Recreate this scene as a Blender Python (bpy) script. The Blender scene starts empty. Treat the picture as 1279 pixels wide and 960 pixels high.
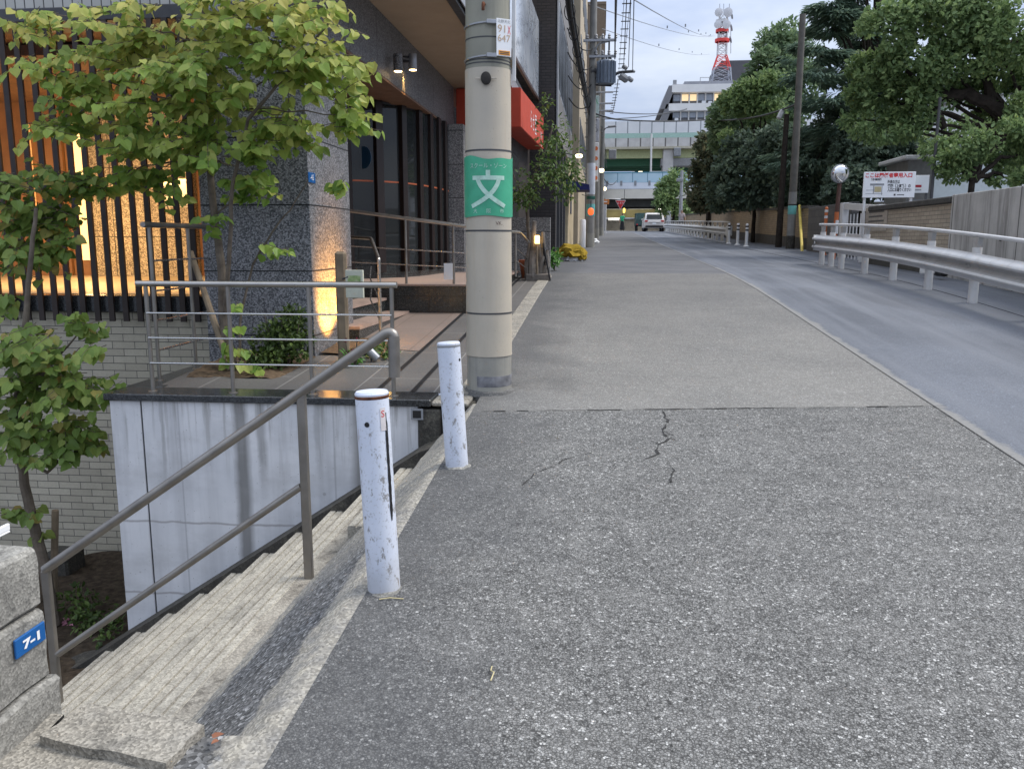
import bpy, bmesh, math, random
from mathutils import Vector, Matrix, noise as mnoise
random.seed(7)
SC = bpy.context.scene
COL = SC.collection
R = math.radians
# ------------------------------------------------------------------ camera constants
FPX, CXP, CYP, EYE = 1050.0, 639.5, 480.0, 1.5
PITCH, YAW = R(9.73), R(6.0)
_f = Vector((-math.sin(YAW)*math.cos(PITCH), math.cos(YAW)*math.cos(PITCH), -math.sin(PITCH)))
_r = Vector((math.cos(YAW), math.sin(YAW), 0)); _u = _r.cross(_f)
def ray(px, py): return _f + _r*((px-CXP)/FPX) - _u*((py-CYP)/FPX)
CAM = Vector((0, 0, EYE))
def atY(px, py, Y):
    d = ray(px, py); return CAM + d*(Y/d.y)
def atX(px, py, X):
    d = ray(px, py); return CAM + d*(X/d.x)
def atZ(px, py, Z):
    d = ray(px, py); return CAM + d*((Z-EYE)/d.z)
# street profile: climbs, then flattens
_PR = [(-40,-2.4),(0,0),(6,.36),(10,.60),(13,.775),(16,.895),(20,.99),(28,1.18),(38,1.42),(55,1.83),(77,2.28),(95,2.5),(115,2.6),(200,2.6),(900,2.6)]
def gz(y):
    P = _PR
    if y <= P[0][0]: return P[0][1]
    for i in range(len(P)-1):
        (a, za), (b, zb) = P[i], P[i+1]
        if y <= b:
            def sl(k):
                if k <= 0: return (P[1][1]-P[0][1])/(P[1][0]-P[0][0])
                if k >= len(P)-1: return 0
                return (P[k+1][1]-P[k-1][1])/(P[k+1][0]-P[k-1][0])
            t = (y-a)/(b-a); h = b-a
            return ((2*t**3-3*t*t+1)*za + (t**3-2*t*t+t)*h*sl(i) + (-2*t**3+3*t*t)*zb + (t**3-t*t)*h*sl(i+1))
    return P[-1][1]
def atG(px, py):
    d = ray(px, py); t = 1.0
    for k in range(4000):
        p = CAM + d*t
        if p.z <= gz(p.y): return p
        t += .02 + t*.002
    return p
# ------------------------------------------------------------------ mesh helpers
def BM(): return bmesh.new()
def poly(bm, pts):
    return bm.faces.new([bm.verts.new(p) for p in pts])
def merge(bm, tmp):
    me = bpy.data.meshes.new('tmp'); tmp.to_mesh(me); tmp.free(); bm.from_mesh(me); bpy.data.meshes.remove(me)
def box(bm, x0, x1, y0, y1, z0, z1, bev=0, M=None, seg=1):
    t = bmesh.new()
    v = [t.verts.new((x, y, z)) for x in (x0, x1) for y in (y0, y1) for z in (z0, z1)]
    for f in ((0,1,3,2),(4,6,7,5),(0,4,5,1),(2,3,7,6),(0,2,6,4),(1,5,7,3)): t.faces.new([v[i] for i in f])
    if bev: bmesh.ops.bevel(t, geom=t.edges[:], offset=bev, segments=seg, affect='EDGES', profile=.5)
    bmesh.ops.recalc_face_normals(t, faces=t.faces[:])
    if M is not None: bmesh.ops.transform(t, matrix=M, verts=t.verts[:])
    merge(bm, t); return bm
def obox(bm, c, s, rz=0, rx=0, ry=0, bev=0):
    M = Matrix.Translation(Vector(c)) @ Matrix.Rotation(rz,4,'Z') @ Matrix.Rotation(ry,4,'Y') @ Matrix.Rotation(rx,4,'X')
    return box(bm, -s[0]/2, s[0]/2, -s[1]/2, s[1]/2, -s[2]/2, s[2]/2, bev, M)
def tube(bm, pts, r, seg=8, cap=True, flat=1.0):
    pts = [Vector(p) for p in pts]; n = len(pts)
    rs = r if isinstance(r, (list, tuple)) else [r]*n
    T = []
    for i in range(n):
        a = pts[max(i-1,0)]; b = pts[min(i+1,n-1)]
        T.append((b-a).normalized())
    up = Vector((0,0,1)) if abs(T[0].z) < .9 else Vector((1,0,0))
    N = (up - T[0]*up.dot(T[0])).normalized(); rings = []
    for i in range(n):
        N = (N - T[i]*N.dot(T[i])).normalized(); B = T[i].cross(N)
        rings.append([bm.verts.new(pts[i] + (N*math.cos(2*math.pi*k/seg) + B*math.sin(2*math.pi*k/seg)*flat)*rs[i]) for k in range(seg)])
    for i in range(n-1):
        for k in range(seg):
            bm.faces.new((rings[i][k], rings[i+1][k], rings[i+1][(k+1)%seg], rings[i][(k+1)%seg]))
    if cap:
        bm.faces.new(rings[0]); bm.faces.new(rings[-1][::-1])
    return bm
def bend_pts(pts, rad, n=5):
    """round the corners of a polyline"""
    pts = [Vector(p) for p in pts]; out = [pts[0]]
    for i in range(1, len(pts)-1):
        a = (pts[i-1]-pts[i]).normalized(); b = (pts[i+1]-pts[i]).normalized()
        r = min(rad, (pts[i-1]-pts[i]).length*.45, (pts[i+1]-pts[i]).length*.45)
        p0 = pts[i]+a*r; p2 = pts[i]+b*r
        for k in range(n+1):
            t = k/n; out.append(p0*(1-t)**2 + pts[i]*2*t*(1-t) + p2*t*t)
    out.append(pts[-1]); return out
def lathe(bm, c, prof, seg=24, M=None):
    t = bmesh.new(); rings = []
    for r, z in prof:
        if r < 1e-5: rings.append([t.verts.new((0,0,z))])
        else: rings.append([t.verts.new((r*math.cos(2*math.pi*k/seg), r*math.sin(2*math.pi*k/seg), z)) for k in range(seg)])
    for a, b in zip(rings, rings[1:]):
        for k in range(seg):
            k2 = (k+1)%seg
            if len(a) == 1 and len(b) == 1: continue
            if len(a) == 1: t.faces.new((a[0], b[k], b[k2]))
            elif len(b) == 1: t.faces.new((a[k], b[0], a[k2]))
            else: t.faces.new((a[k], b[k], b[k2], a[k2]))
    if len(rings[0]) > 1: t.faces.new(rings[0])
    if len(rings[-1]) > 1: t.faces.new(rings[-1][::-1])
    bmesh.ops.recalc_face_normals(t, faces=t.faces[:])
    X = Matrix.Translation(Vector(c))
    if M is not None: X = X @ M
    bmesh.ops.transform(t, matrix=X, verts=t.verts[:])
    merge(bm, t); return bm
def prism(bm, pts, vec):
    """polygon (3-D points) extruded along vec"""
    t = bmesh.new(); vec = Vector(vec)
    a = [t.verts.new(p) for p in pts]; b = [t.verts.new(Vector(p)+vec) for p in pts]
    t.faces.new(a); t.faces.new(b[::-1]); n = len(a)
    for i in range(n): t.faces.new((a[i], b[i], b[(i+1)%n], a[(i+1)%n]))
    bmesh.ops.recalc_face_normals(t, faces=t.faces[:])
    merge(bm, t); return bm
def sheet(bm, xs, ys, zf):
    g = [[bm.verts.new((x, y, zf(x, y))) for x in xs] for y in ys]
    for j in range(len(ys)-1):
        for i in range(len(xs)-1):
            bm.faces.new((g[j][i], g[j][i+1], g[j+1][i+1], g[j+1][i]))
    return bm
def lin(a, b, n): return [a+(b-a)*i/n for i in range(n+1)]
# ------------------------------------------------------------------ objects
def place(o, parent):
    COL.objects.link(o)
    if parent is not None: o.parent = parent
def wloc(o):
    v = Vector(o.location); p = o.parent
    while p is not None: v += Vector(p.location); p = p.parent
    return v
def obj(name, bm, mat, parent=None, smooth=True, ang=35, base=None):
    me = bpy.data.meshes.new(name); bm.to_mesh(me); bm.free()
    if parent is not None: off = wloc(parent); loc = Vector((0,0,0))
    else:
        xs = [v.co for v in me.vertices]
        if base is not None: off = Vector(base)
        else: off = Vector(((min(v.x for v in xs)+max(v.x for v in xs))/2, (min(v.y for v in xs)+max(v.y for v in xs))/2, min(v.z for v in xs)))
        loc = off
    me.transform(Matrix.Translation(-off))
    if smooth:
        me.polygons.foreach_set('use_smooth', [True]*len(me.polygons)); me.set_sharp_from_angle(angle=R(ang))
    for m in (mat if isinstance(mat, (list, tuple)) else [mat]): me.materials.append(m)
    o = bpy.data.objects.new(name, me); place(o, parent); o.location = loc
    return o
def tag(o, label, cat=None, group=None):
    o['label'] = label
    if cat: o['category'] = cat
    if group: o['group'] = group
    return o
def thing(name, loc, label, cat, group=None):
    o = bpy.data.objects.new(name, None); COL.objects.link(o); o.location = loc; o.empty_display_size = .2
    return tag(o, label, cat, group)
def struct(name, bm, mat, smooth=False):
    o = obj(name, bm, mat, None, smooth); o['kind'] = 'structure'; return o
def dup(root, loc, label=None, rz=None):
    def cp(o, parent):
        c = o.copy(); COL.objects.link(c)
        if parent is not None: c.parent = parent
        for ch in list(o.children): cp(ch, c)
        return c
    r = cp(root, None); r.location = loc
    if rz is not None: r.rotation_euler.z = rz
    if label: r['label'] = label
    return r
def text_bm(s, size, M, align='CENTER', ext=0.0, cuts=None, bend=None, width=None, off=0.0, height=None):
    """text as mesh; local x right, y up, mapped by M"""
    cu = bpy.data.curves.new('txt', 'FONT'); cu.body = s; cu.size = size; cu.align_x = align; cu.align_y = 'CENTER'
    cu.resolution_u = 3; cu.extrude = ext; cu.offset = off
    o = bpy.data.objects.new('txt', cu); COL.objects.link(o)
    dg = bpy.context.evaluated_depsgraph_get(); dg.update()
    me = bpy.data.meshes.new_from_object(o.evaluated_get(dg))
    bpy.data.objects.remove(o); bpy.data.curves.remove(cu)
    bm = bmesh.new(); bm.from_mesh(me); bpy.data.meshes.remove(me)
    if width and bm.verts:
        xs = [v.co.x for v in bm.verts]; w = max(xs)-min(xs); m = (max(xs)+min(xs))/2
        for v in bm.verts: v.co.x = (v.co.x-m)*width/w
    if height and bm.verts:
        q = [v.co.y for v in bm.verts]; w = max(q)-min(q); m = (max(q)+min(q))/2
        for v in bm.verts: v.co.y = (v.co.y-m)*height/w
    if cuts:
        x = -cuts[0]
        while x <= cuts[0]:
            bmesh.ops.bisect_plane(bm, geom=bm.verts[:]+bm.edges[:]+bm.faces[:], plane_co=(x,0,0), plane_no=(1,0,0)); x += cuts[1]
    if bend:
        for v in bm.verts: v.co = Vector(bend(v.co))
    if M is not None: bmesh.ops.transform(bm, matrix=M, verts=bm.verts[:])
    return bm
def frame(o, x, y):
    """matrix whose local x,y axes are the given vectors at origin o"""
    x = Vector(x).normalized(); y = Vector(y).normalized(); z = x.cross(y)
    return Matrix(((x.x,y.x,z.x,o[0]),(x.y,y.y,z.y,o[1]),(x.z,y.z,z.z,o[2]),(0,0,0,1)))
# ------------------------------------------------------------------ material DSL
class N:
    def __init__(s, name, rough=.7, spec=.4, metal=0.0):
        s.m = bpy.data.materials.new(name); s.m.use_nodes = True; s.t = s.m.node_tree
        s.b = s.t.nodes['Principled BSDF']; s.b.inputs['Roughness'].default_value = rough
        s.b.inputs['Specular IOR Level'].default_value = spec; s.b.inputs['Metallic'].default_value = metal
        s._p = None
    def n(s, t, **k):
        x = s.t.nodes.new(t)
        for a, b in k.items(): setattr(x, a, b)
        return x
    def set(s, sock, v):
        if isinstance(v, bpy.types.NodeSocket): s.t.links.new(v, sock)
        elif v is not None:
            if isinstance(v, (tuple, list)) and len(v) == 3 and sock.type == 'RGBA': v = (*v, 1)
            sock.default_value = v
    def pos(s):
        if s._p is None: s._p = s.n('ShaderNodeNewGeometry')
        return s._p.outputs['Position']
    def island(s):
        s.pos(); return s._p.outputs['Random Per Island']
    def objpos(s): return s.n('ShaderNodeTexCoord').outputs['Object']
    def scl(s, v, k):
        x = s.n('ShaderNodeVectorMath', operation='MULTIPLY'); s.set(x.inputs[0], v); x.inputs[1].default_value = k; return x.outputs[0]
    def noise(s, scale, detail=3, vec=None, rough=.55, dist=0):
        x = s.n('ShaderNodeTexNoise'); x.inputs['Scale'].default_value = scale; x.inputs['Detail'].default_value = detail
        x.inputs['Roughness'].default_value = rough; x.inputs['Distortion'].default_value = dist
        s.set(x.inputs['Vector'], vec if vec is not None else s.pos()); return x.outputs['Fac']
    def vor(s, scale, vec=None, out='Color', feature='F1', rnd=1):
        x = s.n('ShaderNodeTexVoronoi', feature=feature); x.inputs['Scale'].default_value = scale
        x.inputs['Randomness'].default_value = rnd
        s.set(x.inputs['Vector'], vec if vec is not None else s.pos()); return x.outputs[out]
    def ramp(s, f, stops, interp='LINEAR'):
        x = s.n('ShaderNodeValToRGB'); s.set(x.inputs[0], f); cr = x.color_ramp; cr.interpolation = interp
        while len(cr.elements) < len(stops): cr.elements.new(.5)
        for e, (p, c) in zip(cr.elements, stops):
            e.position = p; e.color = (c, c, c, 1) if not isinstance(c, (tuple, list)) else (*c, 1)
        return x.outputs[0]
    def mix(s, f, a, b, blend='MIX'):
        x = s.n('ShaderNodeMix', data_type='RGBA', blend_type=blend); s.set(x.inputs[0], f); s.set(x.inputs[6], a); s.set(x.inputs[7], b); return x.outputs[2]
    def math(s, op, a, b=None, clamp=False):
        x = s.n('ShaderNodeMath', operation=op, use_clamp=clamp); s.set(x.inputs[0], a)
        if b is not None: s.set(x.inputs[1], b)
        return x.outputs[0]
    def mr(s, v, a, b, c=0, d=1):
        x = s.n('ShaderNodeMapRange'); s.set(x.inputs[0], v)
        for i, q in enumerate((a, b, c, d)): x.inputs[i+1].default_value = q
        return x.outputs[0]
    def sep(s, v=None):
        x = s.n('ShaderNodeSeparateXYZ'); s.set(x.inputs[0], v if v is not None else s.pos()); return x.outputs
    def comb(s, x=0, y=0, z=0):
        q = s.n('ShaderNodeCombineXYZ'); s.set(q.inputs[0], x); s.set(q.inputs[1], y); s.set(q.inputs[2], z); return q.outputs[0]
    def brick(s, vec, w, h, mortar=.004, offset=.5, c1=0.0, c2=1.0, sm=.1):
        x = s.n('ShaderNodeTexBrick', offset=offset, squash=1.0); s.set(x.inputs['Vector'], vec)
        x.inputs['Scale'].default_value = 1; x.inputs['Brick Width'].default_value = w; x.inputs['Row Height'].default_value = h
        x.inputs['Mortar Size'].default_value = mortar; x.inputs['Mortar Smooth'].default_value = sm
        x.inputs['Color1'].default_value = (c1,c1,c1,1); x.inputs['Color2'].default_value = (c2,c2,c2,1); x.inputs['Mortar'].default_value = (.5,.5,.5,1)
        return x.outputs['Color'], x.outputs['Fac']
    def bump(s, h, strength=.3, dist=.01):
        x = s.n('ShaderNodeBump'); x.inputs['Strength'].default_value = strength; x.inputs['Distance'].default_value = dist
        s.set(x.inputs['Height'], h); s.t.links.new(x.outputs[0], s.b.inputs['Normal'])
    def col(s, c): s.set(s.b.inputs['Base Color'], c); return s
    def rough(s, v): s.set(s.b.inputs['Roughness'], v); return s
def s3(r, g, b):
    f = lambda c: (c/255/12.92 if c <= 10 else ((c/255+.055)/1.055)**2.4)
    return (f(r), f(g), f(b))
MATS = {}
def plain(name, c, rough=.6, var=.15, scale=6, spec=.4, metal=0, bump=0, dirt=0, dirtc=(.08,.07,.06)):
    """painted / plain surface with slight tonal unevenness"""
    if name in MATS: return MATS[name]
    n = N(name, rough, spec, metal)
    f = n.noise(scale, 5); a = tuple(x*(1-var) for x in c); b = tuple(min(1, x*(1+var)) for x in c)
    cc = n.mix(n.mr(f, .3, .7), a, b)
    if dirt:
        g = n.noise(scale*2.3, 6, rough=.7); cc = n.mix(n.math('MULTIPLY', n.mr(g, .52, .72), dirt), cc, dirtc)
    n.col(cc)
    n.rough(n.mr(n.noise(scale*3, 3), .2, .8, max(.03, rough-.1), min(1, rough+.12)))
    if bump: n.bump(n.noise(scale*12, 4), bump, .004)
    MATS[name] = n.m; return n.m
def emit(name, c, strength):
    n = N(name, .5); n.b.inputs['Base Color'].default_value = (*c, 1); n.b.inputs['Emission Color'].default_value = (*c, 1)
    n.b.inputs['Emission Strength'].default_value = strength; return n.m
# ------------------------------------------------------------------ materials
def m_asphalt(name, kind):
    n = N(name, .85, .3); X, Y, Z = n.sep()
    if kind == 'old':
        cell = n.vor(112); v = n.sep(cell)[0]
        st = n.ramp(v, [(0,.045),(.25,.12),(.60,.19),(.88,.27),(.95,.42),(1,.75)])
        cell2 = n.sep(n.vor(210))[1]
        st2 = n.ramp(cell2, [(0,.05),(.5,.11),(.85,.19),(1,.36)])
        edge_ = n.vor(100, feature='DISTANCE_TO_EDGE', out='Distance'); cv = n.mr(n.math('SUBTRACT', edge_, n.math('MULTIPLY', n.mr(n.noise(30, 3), .45, .7), .09)), .03, .14, .32, 1.0)
        base = n.mix(.40, st, st2); base = n.mix(1, base, cv, 'MULTIPLY')
        pit = n.ramp(n.noise(150, 3, rough=.7), [(.30,.35),(.42,1)]); base = n.mix(1, base, pit, 'MULTIPLY')
        big = n.noise(1.1, 5, rough=.62); mid = n.noise(5.5, 4)
        film = n.ramp(n.math('ADD', n.math('MULTIPLY', big, .5), n.math('MULTIPLY', mid, .5)), [(.34,.84),(.5,.97),(.66,1.08)])
        c = n.mix(1, base, film, 'MULTIPLY')
        c = n.mix(1, c, (1.26,1.25,1.20), 'MULTIPLY'); dust = n.mix(n.ramp(mid, [(.45,0.05),(.75,.22)]), c, (.22,.213,.20))
        yj = n.math('ADD', Y, n.math('MULTIPLY', n.math('SUBTRACT', n.noise(3, 3), .5), .03)); yq = n.math('SUBTRACT', yj, n.math('MULTIPLY', n.math('ADD', X, .8), .134))
        # older fore slab, cleaner slab beyond the joint, smoother patch farther up
        z2 = n.ramp(n.mr(yq, 5.595, 5.61), [(0,0),(1,1)])
        c2 = n.mix(.40, dust, n.mix(n.mr(n.math('ADD', n.math('MULTIPLY', n.noise(.9, 5), .7), n.math('MULTIPLY', n.mr(Y, 6, 12), .3)), .30, .75), (.30,.288,.262), (.15,.147,.143)))
        c = n.mix(z2, dust, c2)
        z3 = n.mr(yj, 15.9, 16.0)
        c3 = n.mix(n.mr(n.noise(1.2, 4), .3, .7), (.105,.108,.116), (.15,.152,.158))
        c = n.mix(z3, c, c3)
        # tyre-worn darker stain on the left, pale dust at the road edge
        stain = n.math('MULTIPLY', n.mr(n.math('ADD', X, n.math('MULTIPLY', n.math('SUBTRACT', n.noise(2.2, 4), .5), 1.1)), -.15, -.75), .6, clamp=True)
        c = n.mix(n.math('MAXIMUM', stain, 0), c, (.07,.071,.074))
        n.col(c); n.bump(n.math('ADD', n.vor(95, out='Distance'), n.noise(40, 4)), .55, .006)
    else:
        cell = n.sep(n.vor(150))[0]
        st = n.ramp(cell, [(0,.085),(.6,.115),(.95,.15),(1,.2)])
        film = n.ramp(n.noise(.5, 6, rough=.6), [(.35,.72),(.65,1.25)])
        c = n.mix(1, st, film, 'MULTIPLY'); c = n.mix(1, c, (.92,1.0,1.16), 'MULTIPLY')
        track = n.noise(1, 4, n.scl(n.pos(), (2.6,.12,1)))
        c = n.mix(n.mr(track, .45, .7), c, (.16,.17,.19))
        edge = n.mr(n.math('ADD', X, n.math('ADD', n.math('MULTIPLY', n.math('SUBTRACT', n.noise(6, 5, rough=.65), .5), .16), n.math('MULTIPLY', n.math('SUBTRACT', n.noise(1.1, 3), .5), .10))), 2.43, 2.39)
        c = n.mix(n.math('MULTIPLY', edge, .8, clamp=True), c, n.mix(n.noise(40, 4), (.30,.29,.265), (.16,.155,.145)))
        rep = n.math('MULTIPLY', n.mr(n.noise(.35, 2, n.scl(n.pos(), (1.6,.35,1))), .56, .58), .28, clamp=True); c = n.mix(rep, c, (.07,.072,.08))
        n.col(c); n.rough(n.mr(n.noise(2, 3), .3, .7, .55, .75)); n.bump(n.noise(120, 3), .25, .003)
    return n.m
M_OLD = m_asphalt('old_asphalt', 'old'); M_ROAD = m_asphalt('road_asphalt', 'road')
def m_conc(name, a, b, spot=(.10,.095,.085), amt=.6, scale=4, rough=.85, grit=.5):
    n = N(name, rough, .25)
    c = n.mix(n.mr(n.noise(scale, 6, rough=.65), .3, .7), a, b)
    c = n.mix(n.math('MULTIPLY', n.ramp(n.noise(scale*3.1, 6, rough=.7), [(.5,0),(.68,1)]), amt), c, spot)
    g = n.sep(n.vor(130))[0]; c = n.mix(grit, c, n.mix(1, c, n.ramp(g, [(0,.45),(.6,1.0),(1,1.5)]), 'MULTIPLY'))
    n.col(c); n.bump(n.math('ADD', n.noise(60, 5), n.vor(130, out='Distance')), .4, .005); return n.m
M_KERB = m_conc('worn_concrete', (.36,.33,.275), (.26,.245,.215), grit=.7)
M_STEP = m_conc('step_concrete', (.36,.335,.285), (.22,.20,.17), spot=(.095,.085,.07), amt=.8, scale=4)
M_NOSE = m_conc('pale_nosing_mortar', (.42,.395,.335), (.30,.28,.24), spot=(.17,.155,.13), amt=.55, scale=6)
M_PILL = m_conc('block_concrete', (.33,.32,.29), (.19,.185,.17), spot=(.09,.088,.082), amt=.8, scale=7)
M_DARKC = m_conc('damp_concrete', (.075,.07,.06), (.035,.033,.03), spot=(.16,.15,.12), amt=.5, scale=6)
def m_apron():
    n = N('broken_apron', .9, .25); X, Y, Z = n.sep()
    w = n.math('ADD', n.math('MULTIPLY', n.math('SUBTRACT', n.noise(6, 3), .5), .14), n.math('MULTIPLY', n.math('SUBTRACT', n.noise(38, 4, rough=.7), .5), .10))
    x = n.math('ADD', X, w)
    g = n.sep(n.vor(85))[0]
    asp = n.ramp(g, [(0,.05),(.4,.10),(.75,.16),(.93,.24),(1,.40)])
    con = n.mix(n.mr(n.noise(12, 5), .3, .7), (.36,.335,.28), (.22,.213,.20))
    con = n.mix(.6, con, n.mix(1, con, n.ramp(n.sep(n.vor(110))[1], [(0,.4),(.6,1),(1,1.6)]), 'MULTIPLY'))
    lo = n.mr(x, -1.39, -1.37); hi = n.mr(x, -1.04, -1.02); far = n.mr(n.math('ADD', Y, n.math('MULTIPLY', w, 6)), 4.1, 3.4)
    band = n.math('MULTIPLY', n.math('MULTIPLY', lo, n.math('SUBTRACT', 1, hi)), far, clamp=True)
    c = n.mix(band, con, asp)
    n.col(c); n.bump(n.math('ADD', n.noise(40, 5), n.vor(85, out='Distance')), .4, .006); return n.m
M_APRON = m_apron()
def m_fairface():
    n = N('fairfaced_concrete', .7, .3); X, Y, Z = n.sep()
    c = n.mix(n.mr(n.noise(2.2, 5, rough=.6), .3, .7), (.55,.56,.58), (.70,.70,.71))
    st = n.noise(1, 5, n.scl(n.pos(), (9,9,.5)), rough=.6)
    c = n.mix(n.math('MULTIPLY', n.ramp(st, [(.45,0),(.75,1)]), .35), c, (.29,.29,.30))
    # run-off streaks below the coping
    top = n.mr(Z, -.35, .3); dr = n.noise(1, 4, n.scl(n.pos(), (14,14,.7)), rough=.7)
    c = n.mix(n.math('MULTIPLY', n.math('MULTIPLY', n.ramp(dr, [(.5,0),(.62,1)]), top, clamp=True), .6), c, (.20,.19,.17))
    for x0, w, z0, k in ((-2.64,.075,-2,.72),(-2.48,.05,-.25,.5),(-1.72,.10,-2,.7),(-2.05,.03,-.1,.35),(-3.25,.02,-.3,.3)):
        xx = n.math('ADD', X, n.math('MULTIPLY', n.math('SUBTRACT', n.noise(4, 3), .5), .06))
        d = n.math('ABSOLUTE', n.math('SUBTRACT', xx, x0))
        f = n.math('MULTIPLY', n.mr(d, w, w*.35), n.mr(n.math('ADD', Z, n.math('MULTIPLY', n.noise(14, 3), .3)), z0, z0+.35), clamp=True)
        c = n.mix(n.math('MULTIPLY', f, k), c, (.10,.095,.085))
    c = n.mix(n.mr(n.noise(1, 5, n.scl(n.pos(), (1.2,1.2,2.5)), rough=.7), .48, .72, 0, .5), c, (.36,.355,.35))
    # form joints
    for z0 in (-.62,-1.2):
        d = n.math('ABSOLUTE', n.math('SUBTRACT', n.math('ADD', Z, n.math('MULTIPLY', n.math('SUBTRACT', n.noise(5, 4), .5), .04)), z0))
        c = n.mix(n.math('MULTIPLY', n.mr(d, .012, .003), .6, clamp=True), c, (.22,.20,.19))
    for x0 in (-3.12,-1.93):
        d = n.math('ABSOLUTE', n.math('SUBTRACT', X, x0)); c = n.mix(n.math('MULTIPLY', n.mr(d, .009, .003), .5, clamp=True), c, (.3,.3,.31))
    hole = n.vor(3.2, out='Distance'); c = n.mix(n.math('MULTIPLY', n.mr(hole, .05, .035), .45, clamp=True), c, (.22,.21,.2))
    pit = n.vor(26, out='Distance'); c = n.mix(n.mr(pit, .09, .05), c, (.25,.24,.23))
    n.col(c); n.bump(n.noise(25, 5), .15, .003); return n.m
M_FAIR = m_fairface()
def m_granite(name, dark, light, scale=55, rough=.35, axis='xz', w=1.6, h=.62, joint=True, z0=.0):
    n = N(name, rough, .5); X, Y, Z = n.sep()
    g = n.noise(scale, 4, rough=.75); g2 = n.sep(n.vor(scale*1.6))[0]
    f = n.math('ADD', n.math('MULTIPLY', g, .6), n.math('MULTIPLY', g2, .4))
    c = n.ramp(f, [(.30,dark),(.46,tuple((a+b)/2*.8 for a, b in zip(dark, light))),(.62,light),(.8,tuple(min(1,x*1.5) for x in light))])
    if joint:
        u = {'xz':X,'yz':Y}[axis]
        b, fac = n.brick(n.comb(u, n.math('ADD', Z, z0), 0), w, h, .006, 0, .9, 1.06)
        c = n.mix(1, c, b, 'MULTIPLY'); c = n.mix(fac, c, (.015,.015,.016))
    n.col(c); n.rough(n.mr(g, .3, .7, rough, rough+.15)); return n.m
M_GRAN_F = m_granite('speckled_granite', (.05,.052,.06), (.30,.30,.315), axis='xz', w=9, h=.585, z0=-2.98+.585*6)
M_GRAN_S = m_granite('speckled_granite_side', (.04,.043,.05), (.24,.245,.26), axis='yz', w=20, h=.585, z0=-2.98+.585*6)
M_GRAN_FAS = m_granite('flamed_granite', (.045,.045,.047), (.19,.185,.185), axis='yz', w=1.1, h=5, z0=2, rough=.5)
M_GRAN_D = m_granite('black_granite', (.010,.012,.013), (.045,.052,.052), scale=80, rough=.18, axis='xz', w=.42, h=.19, z0=.13)
M_GRAN_DP = m_granite('polished_black_granite', (.012,.013,.015), (.055,.058,.06), scale=90, rough=.12, joint=False)
M_GRAN_G = m_granite('grey_granite', (.09,.09,.095), (.30,.295,.29), axis='xz', w=.9, h=.55, rough=.5)
def m_brick(name, axis, w, h, c1, c2, mort, msize=.006, dirt=.3, basez=None, off=.5, rough=.6):
    n = N(name, rough, .35); X, Y, Z = n.sep()
    u = {'x':X,'y':Y}[axis]
    b, fac = n.brick(n.comb(u, Z, 0), w, h, msize, off)
    c = n.mix(b, c1, c2); c = n.mix(n.math('MULTIPLY', n.ramp(n.noise(1.4, 6, rough=.7), [(.45,0),(.75,1)]), dirt), c, tuple(x*.35 for x in c1))
    sp = n.noise(60, 3); c = n.mix(n.mr(sp, .3, .7, 0, .25), c, tuple(x*.6 for x in c2))
    c = n.mix(fac, c, mort)
    n.col(c); n.bump(n.math('SUBTRACT', 1, fac), .6, .006); return n.m
M_TILE = m_brick('cream_brick_tile', 'x', .235, .073, (.54,.495,.39), (.43,.39,.305), (.11,.105,.095), .0035, .35)
M_WALLBR = m_brick('beige_brick', 'y', .27, .075, (.46,.40,.31), (.37,.315,.245), (.17,.15,.13), .006, .5)
M_BROWNBR = m_brick('brown_brick_tile', 'x', .22, .07, (.050,.042,.040), (.036,.031,.030), (.02,.019,.018), .008, .2)
M_BROWNBR_S = m_brick('brown_brick_tile_side', 'y', .22, .07, (.050,.042,.040), (.036,.031,.030), (.02,.019,.018), .008, .2)
def m_retain():
    n = N('grey_wall_concrete', .85, .25); X, Y, Z = n.sep()
    c = n.mix(n.mr(n.noise(1.6, 6, rough=.65), .3, .7), (.52,.51,.49), (.37,.365,.35))
    st = n.noise(1, 6, n.scl(n.pos(), (6,6,.35)), rough=.7)
    c = n.mix(n.math('MULTIPLY', n.ramp(st, [(.46,0),(.68,1)]), .75), c, (.105,.10,.095))
    jy = n.math('ABSOLUTE', n.math('SUBTRACT', n.math('FRACT', n.math('MULTIPLY', Y, .42)), .5)); c = n.mix(n.mr(jy, .008, .003), c, (.1,.1,.095))
    hole = n.math('MULTIPLY', n.mr(n.vor(1.1, n.comb(0, Y, n.math('MULTIPLY', Z, .9)), out='Distance'), .06, .04), .8, clamp=True)
    c = n.mix(hole, c, (.07,.068,.065)); n.col(c); n.bump(n.noise(20, 5), .25, .006); return n.m
M_RETAIN = m_retain()
def m_pole(name, a, b, warm=None, streak=(.10,.095,.08), k=.4):
    n = N(name, .75, .3); X, Y, Z = n.sep()
    c = n.mix(n.mr(n.noise(3.5, 5), .3, .7), a, b)
    st = n.noise(1, 5, n.scl(n.pos(), (16,16,.6)), rough=.65); c = n.mix(n.math('MULTIPLY', n.ramp(st, [(.5,0),(.72,1)]), k), c, streak)
    sp = n.vor(22, out='Distance'); c = n.mix(n.mr(sp, .08, .05, 0, .5), c, (.14,.12,.10))
    bl = n.noise(1, 6, n.scl(n.pos(), (5,5,1.2)), rough=.7); c = n.mix(n.math('MULTIPLY', n.ramp(bl, [(.5,0),(.7,1)]), .17), c, tuple(x*.5 for x in b))
    bug = n.vor(48, out='Distance'); c = n.mix(n.math('MULTIPLY', n.mr(bug, .10, .06, 0, .7), n.mr(n.noise(4, 2), .5, .6)), c, (.10,.09,.08))
    n.col(c); n.bump(n.noise(50, 4), .25, .004); return n.m
M_POLE = m_pole('weathered_pole_concrete', (.30,.29,.235), (.23,.225,.185))
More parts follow.
